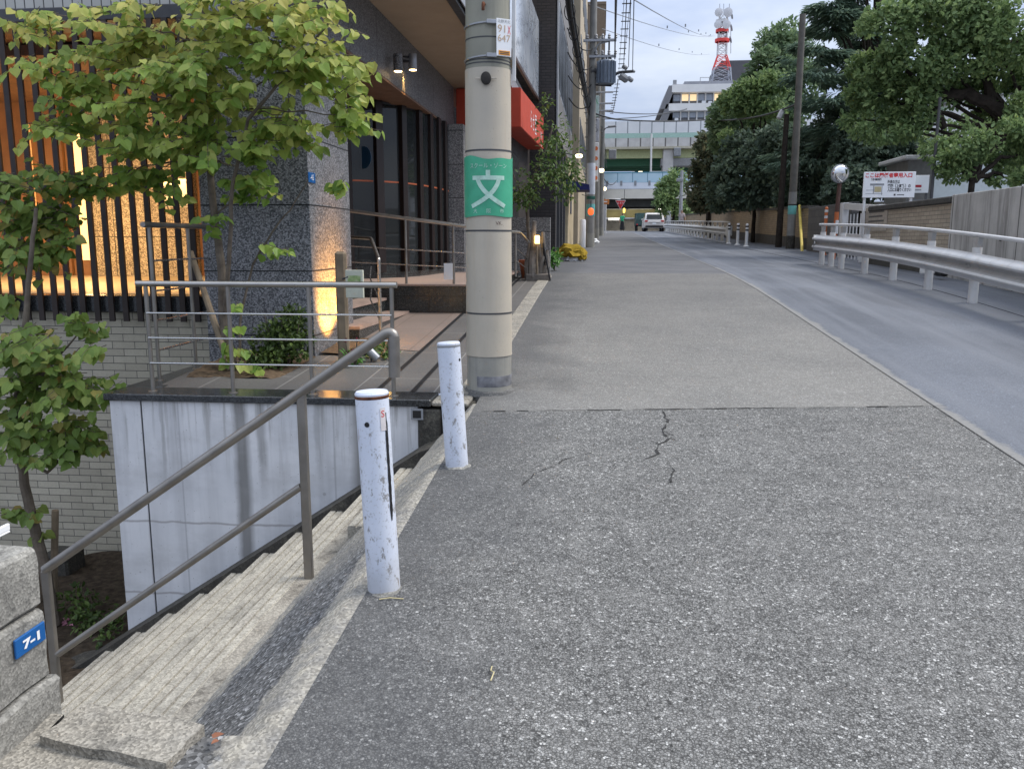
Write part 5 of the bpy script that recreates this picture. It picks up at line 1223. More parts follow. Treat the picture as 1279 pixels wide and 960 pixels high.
p = atX(1030, 300, 6.15); t = thing('striped_post', (6.15, p.y, gz(p.y)), 'orange marker post with white bands near the gate', 'marker post')
z = gz(p.y); b = BM(); lathe(b, (6.15,p.y,z), [(.09,0),(.05,.04),(.045,1.28),(.02,1.31),(0,1.31)], 14); obj('post', b, M_ORANGEP, t)
for k in (1.0,1.16): 
    b = BM(); lathe(b, (6.15,p.y,z+k), [(.047,0),(.048,.01),(.048,.06),(.047,.07)], 14); obj('band', b, M_WHITEP, t)
p = atG(1143, 338); t = thing('white_jug', (5.6, 15.3, gz(15.3)+.035), 'white plastic container left at the foot of the brick wall', 'container')
b = BM(); obox(b, (5.6,15.3,gz(15.3)+.15), (.18,.22,.22), rz=.3, bev=.03); obj('body', b, M_WHITE, t)
b = BM(); lathe(b, (5.6,15.25,gz(15.3)+.262), [(.03,0),(.03,.035),(0,.036)], 12); obj('cap', b, M_BLACK, t)
b = BM(); obox(b, (5.72,15.0,gz(15)+.17), (.12,.24,.26), rz=.1, bev=.02); tag(obj('black_box', b, M_BLACK), 'black box beside the white container at the wall', 'box')
# weeds at the wall foot
random.seed(31)
for i, (y, n) in enumerate(((12.2,26),(12.6,16),(13.1,22),(13.7,12),(11.6,20))):
    b = BM(); z = gz(y)+.03
    for k in range(n):
        p = Vector((5.94+random.uniform(-.09,.04), y+random.uniform(-.18,.18), z)); d = (Vector((random.uniform(-.5,.2),random.uniform(-.4,.4),1))).normalized(); leaf(b, p+d*random.uniform(0,.12), d, rnd_dir(), random.uniform(.08,.2), .05, .2, False)
    tag(obj('weed_tuft', b, M_LEAFS, smooth=False), 'green weed tuft growing at the foot of the concrete wall', 'weed', 'weeds at the wall foot')
# ------------------------------------------------------------------ guardrails
def guardrail(name, label, X, ys_, y0, y1, dz=.03, hb=.43, ht=.83, r_=.06, endy=None):
    ym = sum(ys_)/len(ys_); t = thing(name, (X, ym, gz(ym)+dz), label, 'guardrail', 'white guardrails along the road')
    def along(prof, closed=False):
        q = BM(); rows = []
        for y in lin(y0, y1, max(8, int((y1-y0)*1.2))):
            rows.append([q.verts.new((X+px, y, gz(y)+dz+pz_)) for px, pz_ in prof])
        n = len(prof)
        for a, c in zip(rows, rows[1:]):
            for i in range(n if closed else n-1): q.faces.new((a[i], a[(i+1)%n], c[(i+1)%n], c[i]))
        if closed: q.faces.new(rows[0]); q.faces.new(rows[-1][::-1])
        bmesh.ops.recalc_face_normals(q, faces=q.faces[:]); return q
    H = .35; pf = []
    for k in range(25):
        u = k/24; pf.append((-r_-.02-.075*(.5-.5*math.cos(u*4*math.pi)), hb-H/2+.0+H*u))
    back = [(p[0]+.006, p[1]) for p in pf[::-1]]
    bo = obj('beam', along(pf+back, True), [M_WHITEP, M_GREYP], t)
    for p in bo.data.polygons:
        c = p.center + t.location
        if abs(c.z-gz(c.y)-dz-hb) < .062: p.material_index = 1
    cp = [(.028*math.cos(a), ht+.028*math.sin(a)) for a in [2*math.pi*k/10 for k in range(10)]]
    obj('top_pipe', along(cp, True), M_WHITEP, t)
    for y in ys_:
        z = gz(y)+dz; b = BM(); tube(b, [(X,y,z-.1),(X,y,z+ht-.16)], r_, 16); p = obj('post', b, M_WHITEP, t)
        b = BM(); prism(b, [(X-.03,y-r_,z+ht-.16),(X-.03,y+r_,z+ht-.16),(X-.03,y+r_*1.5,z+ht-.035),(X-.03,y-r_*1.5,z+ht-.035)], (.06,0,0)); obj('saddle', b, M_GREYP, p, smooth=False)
        b = BM(); box(b, X-r_-.032, X-r_+.01, y-.04, y+.04, z+hb-.07, z+hb+.07, .004); 
        for s_ in (-.05,.05): tube(b, [(X-r_-.05,y+s_,z+hb+.02),(X-r_-.03,y+s_,z+hb+.02)], .010, 6)
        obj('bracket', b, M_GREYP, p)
    if endy is not None:
        z = gz(endy)+dz; b = BM(); rr_ = []
        for k in range(9):
            a = -R(90)+R(180)*k/8; rr_.append((X-.09+.11*math.cos(a)*1.0, endy+ (.11*math.sin(a))))
        pts = [(X-.16, endy-.15), (X-.13, endy-.02)]+[(X-.02+.10*math.cos(R(200-40*k)), endy+.10*math.sin(R(200-40*k))*.9) for k in range(6)]
        w = BM(); rows = [[w.verts.new((x, y, z+hb+dzz)) for dzz in (-.17,-.06,.06,.17)] for x, y in pts]
        for a, c in zip(rows, rows[1:]):
            for i in range(3): w.faces.new((a[i], c[i], c[i+1], a[i+1]))
        obj('end_wing', w, M_WHITEP, t)
    return t
ysn = [5.44, 7.015, 8.59, 10.165, 11.74, 13.315, 14.89, 16.465, 18.04, 18.83, 19.62]
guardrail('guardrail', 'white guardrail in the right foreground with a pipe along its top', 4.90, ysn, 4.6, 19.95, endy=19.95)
ysf = [38.4+1.75*k for k in range(22)]
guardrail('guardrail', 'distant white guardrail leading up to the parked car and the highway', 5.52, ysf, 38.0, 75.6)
b = BM(); box(b, 5.35, 5.6, 37.6, 38.0, gz(38)+.24, gz(38)+.70, .05); tag(obj('guardrail_buffer', b, M_WHITEP), 'white plastic end buffer on the distant guardrail', 'buffer')
for i, (px, py, nm) in enumerate(((910,304.5,'farthest'),(921,306,'middle'),(932,308,'nearest'))):
    p = atG(px, py); t = thing('lane_post', p, 'white flexible lane post with black bands, %s of the three by the far brick wall' % nm, 'lane post', 'white lane posts')
    h = .82-.0*i; b = BM(); lathe(b, p, [(.11,0),(.10,.03),(.06,.05),(.055,h-.02),(.04,h),(0,h+.005)], 16); obj('post', b, M_WHITEP, t)
    for z in (h-.26, h-.13): 
        b = BM(); lathe(b, (p.x,p.y,p.z+z), [(.057,0),(.0585,.005),(.0585,.055),(.057,.06)], 16); obj('band', b, M_BLACK, t)
# ------------------------------------------------------------------ pole and posts on the right
Pr = Vector((6.42, 30.0, gz(30)))
t = thing('right_utility_pole', Pr, 'tall concrete utility pole with a teal wrap rising in front of the dark trees', 'utility pole'); t.name = 'utility_pole'
ztop = atY(1003, 18, 30).z; zm = atY(990, 240, 30).z
b = BM(); lathe(b, Pr-Vector((0,0,.1)), [(.15,0),(.148,.52)], 24); obj('foot', b, M_DARKC, t)
b = BM(); lathe(b, (Pr.x,Pr.y,0), [(.14,Pr.z+.4),(.135,zm)], 24); obj('lower_shaft', b, M_POLEFAR, t)
b = BM(); lathe(b, (Pr.x,Pr.y,0), [(.128,zm-.02),(.10,ztop),(0,ztop+.01)], 24); obj('shaft', b, plain('dark_pole_concrete', (.115,.108,.095), .8, .2, 5), t)
z0, z1 = atY(990,268,30).z, atY(990,257,30).z
b = BM(); lathe(b, (Pr.x,Pr.y,0), [(.139,z0),(.142,z0+.01),(.142,z1-.01),(.139,z1)], 24); obj('teal_wrap', b, M_TEAL, t)
b = BM(); lathe(b, (Pr.x,Pr.y,0), [(.139,z1+.01),(.143,z1+.02),(.143,z1+.04),(.139,z1+.05)], 24); obj('strap', b, M_BLACK, t)
q0, q1 = atG(1002, 313), atY(998.5, 257, 30.2)
t = thing('guy_wire', q0, 'yellow plastic guard on the guy wire beside the right utility pole', 'guy wire')
b = BM(); tube(b, [q0-Vector((0,0,.05)), q1], .045, 10); obj('guard', b, M_YELLOW, t)
b = BM(); tube(b, [q1, (Pr.x+.02,30.1,6.2)], .008, 5); obj('wire', b, M_DGREY, t)
b = BM(); z = gz(31.6); tube(b, [(6.35,31.6,z-.1),(6.40,31.6,z+4.6)], [.12,.09], 12); tag(obj('timber_pole', b, M_BARKD), 'dark timber pole left of the right utility pole, lost in the foliage', 'pole')
z = gz(54); b = BM(); tube(b, [(6.5,54,z-.1),(6.5,54,z+3.0)], [.12,.09], 12); tag(obj('timber_pole', b, M_BARKD), 'short dark timber pole in front of the far brick wall', 'pole')
z0 = gz(19); p0, p1 = atY(1163,240,21), atY(1172,150,21); b = BM(); tube(b, [p0-Vector((0,0,1.3)), p1+Vector((0,0,.5))], .035, 8); tag(obj('thin_post', b, M_DGREY), 'thin dark post standing behind the white entrance sign', 'post')
# ------------------------------------------------------------------ buildings behind the trees
t = thing('white_annex', (28, 44, 1), 'pale building seen in gaps of the trees behind the concrete wall', 'building')
b = BM(); box(b, 16.5, 55, 42, 52, 1, 8.0); obj('wall', b, plain('white_render', (.84,.85,.87), .7, .05), t, smooth=False)
b = BM(); box(b, 16.3, 55.2, 41.8, 52.2, 8.003, 8.3); obj('roof_edge', b, M_MGREY, t, smooth=False)
for k in range(6):
    b = BM(); x = 18.5+k*3.4; box(b, x, x+1.8, 41.96, 42.02, 4.2, 5.6); f = obj('window', b, M_MGREY, t, smooth=False); b = BM(); box(b, x+.1, x+1.7, 41.95, 41.957, 4.3, 5.5); obj('pane', b, M_PANE, f, smooth=False)
t = thing('small_house', (11, 27, 1), 'small grey outbuilding with a white eave behind the entrance sign', 'building')
p0, p1 = atY(1135,200,27), atY(1166,240,27)
b = BM(); box(b, p0.x, p1.x, 27, 29, .9, p0.z); obj('wall', b, plain('grey_outhouse', (.22,.22,.21), .8, .15), t, smooth=False)
b = BM(); box(b, p0.x-.2, p1.x-.1, 26.7, 29.2, p0.z+.003, p0.z+.12, .02); obj('roof', b, M_WHITEP, t, smooth=False)
b = BM(); box(b, p0.x+.15, p1.x-.25, 26.96, 26.998, 1.6, 2.7); obj('door', b, M_MGREY, t, smooth=False)
p0, p1 = atY(1155,165,30), atY(1185,215,30)
t = thing('pale_shed', (13, 30.5, 1), 'pale upper wall of a shed glimpsed between leaves right of the thin post', 'building')
b = BM(); box(b, p0.x, p1.x+2, 30, 32, 1.0, p0.z-.5); obj('wall', b, plain('pale_shed_wall', (.55,.60,.62), .6, .06), t, smooth=False)
b = BM(); box(b, p0.x-.1, p1.x+2.1, 29.8, 32.2, p0.z-.497, p0.z-.4); obj('roof', b, M_MGREY, t, smooth=False)
# ------------------------------------------------------------------ trees on the right
def big_tree(name, label, lobes, mat, size, trunk, dens=1.0, flat=None, thr=-.12, freq=.9, branches=(), seed=1, group='trees behind the right-hand wall', hang=.15, bark=None):
    random.seed(seed); t = thing(name, trunk[0], label, 'tree', group)
    b = BM(); limb(b, trunk, trunk_r(trunk), trunk_r(trunk)*.35, 10, .03)
    for br, r0, r1 in branches: limb(b, br, r0, r1, 8, .04)
    top = Vector(trunk[-1])
    for c, rx, ry, rz, n in lobes: limb(b, [Vector(trunk[len(trunk)//2]), c.lerp(Vector(trunk[len(trunk)//2]), .4)+Vector((0,0,.15)), c], .07, .02, 6, .06)
    obj('trunk', b, bark or M_BARKD, t)
    b = BM()
    for c, rx, ry, rz, n in lobes:
        n = int(n*dens); k = tries = 0; n = int(n*2.4)
        while k < n and tries < n*7:
            tries += 1; v = rnd_dir(); r_ = .45+.6*random.random()**.6; p = c + Vector((v.x*rx, v.y*ry, v.z*rz))*r_
            if mnoise.noise(p*freq+Vector((seed,0,0)))+.45*mnoise.noise(p*freq*2.7) < thr: continue
            out = (v+Vector((0,-.1,.3))).normalized()
            if flat: d = (Vector((v.x,v.y,0)).normalized()*1.0 + rnd_dir()*.35 + Vector((0,0,-.35))).normalized(); nn = (Vector((0,0,1))+rnd_dir()*.3).normalized()
            else: d = (out*.5+rnd_dir()*.8+Vector((0,0,-hang))).normalized(); nn = (out+rnd_dir()*.8+Vector((0,0,.4))).normalized()
            L = size*random.uniform(.4,.95); leaf(b, p, d, nn, L, L*(.28 if flat else .62), .2, False); k += 1
    obj('crown', b, M_TREE[mat], t, smooth=False)
    return t
def trunk_r(tr): return max(.10, (Vector(tr[-1])-Vector(tr[0])).length*.026)
def TR(px, Y, ztop, lean=0):
    x = atY(px, 300, Y).x; z = gz(Y); return [(x,Y,z-.1),(x+lean*.5,Y,z+(ztop-z)*.5),(x+lean,Y,ztop)]
def L_(px, py, Y, rx, ry, n): 
    c = atY(px, py, Y); k = Y/FPX; return (c, rx*k, (rx+ry)*.5*k, ry*k, n)
big_tree('dull_tree', 'dull reddish-green tree at the left end of the far brick wall', [L_(886,198,47,18,34,900), L_(878,230,47,17,32,800), L_(898,218,46,20,38,900), L_(886,250,46,24,13,500), L_(868,244,48,10,20,300)], 'dull_leaf', .34, TR(885,47,6.0), seed=2)
big_tree('leafy_tree', 'pale green tree with a feathery top rising behind the far brick wall', [L_(964,62,44,20,24,500), L_(938,124,44,18,30,800), L_(962,104,43,30,38,1300), L_(985,70,44,24,40,900), L_(925,150,43,36,34,1200), L_(965,150,42,36,36,1200), L_(1000,110,43,26,40,800), L_(905,172,44,16,24,500)], 'broad_leaf', .34, TR(950,44,10.0), seed=3, thr=-.14)
big_tree('sunny_tree', 'bright yellow-green leafy tree among the darker trees', [L_(940,118,39,26,16,500), L_(918,128,39,18,14,300), L_(962,106,39,22,14,360), L_(908,178,40,12,14,160), L_(950,135,39,30,12,380)], 'light_leaf', .30, TR(942,39.5,6.5), seed=4, thr=-.05)
big_tree('evergreen_shrub_tree', 'dense dark evergreen tree massed over the far brick wall', [L_(925,210,38,30,40,1300), L_(960,205,37,36,40,1500), L_(945,242,37,44,18,900), L_(900,236,39,16,26,500)], 'dark_leaf', .30, TR(940,38,4.5), seed=5, thr=-.25)
big_tree('evergreen_shrub_tree', 'dense dark evergreen tree behind the right utility pole', [L_(1000,215,35,34,46,1500), L_(1035,215,34,32,44,1500), L_(1012,248,34,40,18,900), L_(980,180,36,26,26,800)], 'dark_leaf', .28, TR(1010,35,4.5), seed=6, thr=-.25)
big_tree('evergreen_shrub_tree', 'dense dark evergreen tree behind the mirror and the white sign', [L_(1075,190,31,32,44,1500), L_(1060,235,30,34,26,1200), L_(1105,210,31,26,32,900), L_(1050,160,33,30,30,800), L_(1120,170,31,22,30,600)], 'dark_leaf', .26, TR(1075,31,4.5), seed=7, thr=-.25)
ced = []
random.seed(77)
for k in range(30):
    py = -25+k*8; w = 34+min(62, k*3.4); sx = 1072+random.uniform(-w*.75, w*.55); ced.append(L_(sx, py+random.uniform(-4,4), 33+random.uniform(-1.6,1.6), w*.52, 7, 330))
big_tree('cedar_tree', 'tall dark cedar with layered drooping boughs behind the right utility pole', ced, 'cedar_leaf', .42, TR(1075,33.5,12.2), seed=8, flat=True, thr=-.08, freq=1.1)
bx = atY(1330,260,24)
big_tree('cherry_tree', 'broad tree with thick dark limbs leaning in over the concrete wall from the right', [L_(1120,40,24,44,34,1000), L_(1165,30,24,56,36,1400), L_(1225,20,24,50,36,1100), L_(1275,40,23,36,36,700), L_(1100,85,24.5,36,24,700), L_(1150,85,24,50,28,1100), L_(1200,75,24.5,46,28,800), L_(1085,115,24.5,26,16,360), L_(1130,125,24,40,16,500), L_(1250,90,24.5,40,24,500), L_(1290,110,24,30,26,300), L_(1258,135,24.5,34,22,420), L_(1240,158,27,50,18,420), L_(1165,178,27,26,14,200), L_(1280,205,26,20,18,200), L_(1240,60,23.5,50,34,700), L_(1285,140,23,26,22,300), L_(1180,120,24.5,40,16,360), L_(1108,165,24,42,12,320), L_(1080,150,24.5,30,12,200), L_(1140,148,24,30,12,220), L_(1225,110,25,30,18,240)],
         'light_leaf', .20, [(bx.x,24,.9), tuple(atY(1310,200,24)), tuple(atY(1279,150,24))], seed=9, thr=-.06, freq=1.3,
         branches=(([atY(1279,150,24), atY(1240,132,24), atY(1205,118,24), atY(1178,118,24), atY(1166,135,24), atY(1180,160,24)], .20, .09), ([atY(1240,132,24), atY(1225,80,24), atY(1215,20,24)], .13, .05), ([atY(1250,60,24), atY(1290,40,24)], .10, .10), ([atY(1178,118,24), atY(1140,95,24), atY(1110,70,24)], .08, .03)))
big_tree('maple_tree', 'small green maple with airy foliage just behind the concrete wall', [L_(1205,185,21,34,20,620), L_(1245,180,21,36,24,700), L_(1275,195,21,28,28,620), L_(1262,165,21,30,14,300), L_(1185,200,21,18,16,200), L_(1195,215,21,22,12,150), L_(1262,222,21,26,10,220), L_(1170,190,22,16,10,90), L_(1230,155,22,30,8,90)], 'light_leaf', .16, [(tuple(atY(1212,236,21)-Vector((0,0,1.9)))), tuple(atY(1213,225,21)), tuple(atY(1222,175,21))], seed=10, thr=.0, freq=1.6)
# ------------------------------------------------------------------ transformer pole and the poles beyond
def pole(label, px, Y, r0, ztop, extra=None):
    x = atY(px, 300, Y).x; z = gz(Y); t = thing('utility_pole', (x,Y,z), label, 'utility pole')
    b = BM(); lathe(b, (x,Y,0), [(r0*1.06,z-.1),(r0*1.05,z+.5)], 20); obj('foot', b, M_POLEBASE, t)
    b = BM(); lathe(b, (x,Y,0), [(r0,z+.45),(r0*.72,ztop),(0,ztop+.01)], 20); obj('shaft', b, M_POLEFAR, t)
    return t, x, z
Y1 = 30.7
t, x1, z1 = pole('utility pole carrying the grey transformer beside the cream shopfront', 737, Y1, .15, 11.5)
Z1 = lambda py: atY(740, py, Y1).z
X1 = lambda px: atY(px, 100, Y1).x
b = BM(); lathe(b, (x1,Y1,0), [(.152,Z1(270)),(.155,Z1(269)),(.155,Z1(256)),(.152,Z1(255))], 20); obj('teal_wrap', b, M_TEAL, t)
b = BM(); lathe(b, (x1,Y1,0), [(.152,Z1(249)),(.156,Z1(248.5)),(.156,Z1(245.5)),(.152,Z1(245))], 20); obj('green_plate', b, plain('deep_green', (.02,.09,.07), .5), t)
b = BM(); lathe(b, (x1,Y1,0), [(.148,Z1(243)),(.152,Z1(242)),(.150,Z1(205)),(.146,Z1(204))], 20); obj('white_wrap', b, plain('pale_wrap', (.50,.53,.58), .6, .1), t)
for py, xa, xb_ in ((52,728,769),(72,735,769)):
    b = BM(); obox(b, ((X1(xa)+X1(xb_))/2,Y1-.14,Z1(py)), (X1(xb_)-X1(xa),.08,.09), bev=.01); obj('crossarm', b, M_GALV, t)
b = BM(); tube(b, bend_pts([(X1(742),Y1-.1,Z1(66)),(X1(746),Y1-.1,Z1(56)),(X1(760),Y1-.1,Z1(53))], .3), .03, 8); obj('arm_brace', b, M_GALV, t)
b = BM(); obox(b, (X1(760),Y1-.14,Z1(62)), (.06,.06,Z1(46)-Z1(78)), bev=.008); obj('arm_riser', b, M_DGREY, t)
b = BM(); tube(b, [(X1(738),Y1-.05,Z1(90)),(X1(752),Y1-.05,Z1(88))], .09, 10); tube(b, [(X1(738),Y1-.05,Z1(106)),(X1(764),Y1-.05,Z1(108))], .035, 8); tube(b, [(X1(739),Y1-.05,Z1(105)),(X1(747),Y1-.05,Z1(94))], .04, 8); obj('transformer_bracket', b, M_DGREY, t)
zc, zd = Z1(107), Z1(77)
b = BM(); lathe(b, (X1(757),Y1-.12,0), [(.25,zc),(.28,zc+.02),(.28,zd-.05),(.24,zd),(0,zd+.02)], 24); tr_ = obj('transformer', b, plain('transformer_grey', (.20,.24,.30), .45, .1), t)
for k in range(8):
    a = R(180+22*k+14); b = BM(); obox(b, (X1(757)+.31*math.cos(a), Y1-.12+.31*math.sin(a), (zc+zd)/2), (.06,.012,.72), rz=a, bev=.003); obj('cooling_fin', b, plain('transformer_grey', (.2,.24,.3)), tr_)
for px in (752, 757, 762):
    b = BM(); lathe(b, (X1(px),Y1-.12,zd), [(.03,0),(.05,.04),(.03,.08),(.045,.12),(.02,.18),(0,.19)], 10); obj('bushing', b, M_DGREY, tr_)
b = BM(); tube(b, bend_pts([(X1(765),Y1-.1,Z1(97)),(X1(772),Y1-.1,Z1(92)),(X1(791),Y1-.1,Z1(91))], .1), .05, 8); obj('side_arm', b, M_DGREY, t)
for px, py, s_ in ((780,86,.10),(779,99,.17),(787,101,.11),(791,91,.06)):
    b = BM(); obox(b, (X1(px),Y1-.12,Z1(py)), (s_*2,s_*1.4,s_*1.3), rx=.4, ry=.6, bev=s_*.3); obj('switch_gear', b, M_MGREY, t)
for k, px in enumerate((768,760,752,744,733)):
    for py in (52, 72):
        if px == 733 and py == 72: continue
        b = BM(); lathe(b, (X1(px),Y1-.14,Z1(py)+.05), [(.03,0),(.06,.03),(.035,.07),(.055,.1),(.02,.16),(0,.17)], 10); obj('insulator', b, plain('insulator_grey', (.30,.30,.31), .3), t)
t, x2, z2 = pole('second grey utility pole beyond the transformer pole', 744.5, 44.5, .145, 11.5)
for py in (116, 130, 139):
    a = atY(742, py, 44.5); c = atY(766, py, 44.5); b = BM(); obox(b, ((a.x+c.x)/2,44.4,a.z), (c.x-a.x,.07,.08), bev=.01); obj('crossarm', b, M_GALV, t)
t, x3, z3 = pole('third grey utility pole with a street lamp at the end of the row', 750.5, 52, .15, 10.5)
a = atY(756, 160, 52); c = atY(768, 159, 52)
b = BM(); tube(b, bend_pts([(x3,52,a.z-.3),(a.x,51.9,a.z),(c.x,51.8,c.z)], .2), .03, 6); arm = obj('lamp_arm', b, M_DGREY, t)
b = BM(); obox(b, ((a.x*.3+c.x*.7),51.8,c.z+.02), (.5,.2,.12), ry=-.08, bev=.04); obj('lamp_head', b, M_MGREY, arm)
for px, py in ((765,193),):
    a = atY(px, py, 52); b = BM(); obox(b, (a.x,51.9,a.z), (.45,.35,.55), bev=.04); obj('meter_box', b, M_MGREY, t)
# signs and lamps along the left
def signboard(name, label, cat, px0, px1, py0, py1, Y, mat, th=.12, txt=None, tmat=None, X=None):
    a, c = atY(px0, py0, Y), atY(px1, py1, Y); t = thing(name, ((a.x+c.x)/2, Y, c.z), label, cat)
    b = BM(); box(b, a.x, c.x, Y-th/2, Y+th/2, c.z, a.z, .015); obj('panel', b, mat, t)
    for s_, v, sz in (txt or []):
        b = text_bm(s_, sz, frame(((a.x+c.x)/2, Y-th/2-.004, a.z+(c.z-a.z)*v), (1,0,0), (0,0,1))); obj('lettering', b, tmat, t, smooth=False)
    b = BM(); 
    for v in (.2,.8): tube(b, [(a.x+.02,Y,a.z+(c.z-a.z)*v),(a.x-.35,Y,a.z+(c.z-a.z)*v)], .02, 6)
    obj('bracket', b, M_DGREY, t); return t
signboard('vertical_sign', 'grey vertical shop sign high on the left street side', 'shop sign', 740.5, 748, 148, 177, 40, plain('pale_grey_sign', (.42,.44,.50), .5), txt=[('心',.5,.24)], tmat=M_DGREY)
t = signboard('vertical_sign', 'orange and white vertical shop sign below the grey one', 'shop sign', 741.5, 747, 178, 227, 39, M_WHITE, txt=None)
a, c = atY(741.7, 178, 38.93), atY(746.8, 227, 38.93)
for k in range(4):
    zz = a.z+(c.z-a.z)*(k+.15)/4; b = BM(); lathe(b, ((a.x+c.x)/2, 38.925, zz-.2), [(.09,0),(.09,.008),(0,.009)], 16, Matrix.Rotation(R(90),4,'X')); obj('orange_disc', b, plain('bright_orange', (.75,.19,.05), .5), t, smooth=False)
signboard('shop_sign', 'small round-cornered green and white sign on the left street side', 'shop sign', 739.5, 748, 120, 146, 41, plain('pale_teal_sign', (.40,.52,.52), .5), txt=[('八',.3,.30)], tmat=plain('leaf_green_print', (.05,.36,.09), .5))
a, c = atY(716, 229, 27.6), atY(736, 237.5, 27.6)
t = thing('navy_awning', ((a.x+c.x)/2, 27.8, c.z), 'small navy blue shop awning behind the potted tree', 'awning')
b = BM(); prism(b, [(-1.16,27.4,c.z),(-1.16,27.4,a.z+.12),(c.x,27.4,c.z+.16),(c.x,27.4,c.z)], (0,1.4,0)); obj('fabric', b, M_NAVY, t, smooth=False)
q = atY(738, 264, 29.5)
t = thing('paper_lantern', q, 'glowing red and orange paper lantern beside the transformer pole', 'lantern')
b = BM(); lathe(b, (q.x,q.y,q.z-.16), [(.04,.03),(.09,.07),(.105,.15),(.09,.23),(.04,.27)], 18); obj('lantern_body', b, emit('lantern_red', (1,.13,.03), .6), t)
b = BM(); tube(b, [(q.x,q.y,q.z+.15),(q.x,q.y,q.z+.35),(x1,Y1-.1,q.z+.35)], .012, 6); obj('hanger', b, M_BLACK, t)
M_LAMPW = emit('shop_lamp_glow', (1,.80,.48), 4)
for px, py, Y, nm in ((723,195,26.0,'leftmost, among the potted tree leaves'),(751,213,50.0,'beside the third utility pole'),(754,236,54.0,'lowest, at the corner of the highway'),(739.5,246,38.0,'between the first two utility poles')):
    q = atY(px, py, Y); t = thing('shop_lamp', q, 'warm glowing shop lamp, %s' % nm, 'lamp', 'glowing shop lamps on the left')
    b = BM(); obox(b, q, (.30 if Y > 40 else .24,.18,.20 if Y > 40 else .10), bev=.05); obj('glow', b, M_LAMPW, t)
    b = BM(); tube(b, [q, q+Vector((-.45,.05,.1))], .015, 6); obj('arm', b, M_DGREY, t)
q = atY(754, 252, 60); t = thing('orange_sign', q, 'small orange direction sign beside the red stop sign', 'sign')
b = BM(); obox(b, q, (.75,.06,.34), ry=.05, bev=.02); obj('panel', b, plain('dull_orange', (.55,.20,.06), .5), t)
b = BM(); obox(b, q+Vector((0,-.034,0)), (.5,.006,.07)); obj('text_line', b, M_WHITE, t)
# stop sign hanging over the lane
q = atY(775, 256, 62); t = thing('stop_sign', (q.x,62,q.z-.3), 'red inverted triangle stop sign hung on an arm over the lane', 'road sign')
s_ = .33; tri = [(-s_,s_*.9),(s_,s_*.9),(0,-s_*.9)]
b = BM(); prism(b, [(q.x+x*1.14,62,q.z+z*1.14+.0) for x, z in tri], (0,.03,0)); obj('border', b, M_WHITE, t, smooth=False)
b = BM(); prism(b, [(q.x+x,61.99,q.z+z) for x, z in tri], (0,.009,0)); obj('face', b, M_RED, t, smooth=False)
b = text_bm('止まれ', .17, frame((q.x, 61.985, q.z+.13), (1,0,0), (0,0,1))); obj('lettering', b, M_WHITE, t, smooth=False)
xl = atY(757, 250, 62).x
b = BM(); tube(b, [(xl,62.05,gz(62)-.1),(xl,62.05,q.z+.45),(q.x,62.05,q.z+.40)], .045, 8); obj('pole', b, M_WHITEP, t)
# grey tall lamp pole on the right of the lane
z = gz(66); x = atY(850, 270, 66).x; zt = atY(850, 213, 66).z
t = thing('lamp_pole', (x,66,z), 'slim light grey metal pole standing behind the distant guardrail', 'pole')
b = BM(); tube(b, [(x,66,z-.1),(x,66,zt)], [.14,.11], 12); obj('shaft', b, M_GALV, t)
b = BM(); obox(b, (x-.15,65.9,zt-.7), (.5,.2,.25), bev=.03); obj('fitting', b, M_MGREY, t)
big_tree('roadside_tree', 'small light green tree at the corner of the lower highway', [L_(835,240,72,16,18,500), L_(845,225,72,12,14,300), L_(828,255,71,10,12,200), L_(852,262,72,12,14,260)], 'light_leaf', .42, TR(840,72,7.0), seed=14, thr=-.2)
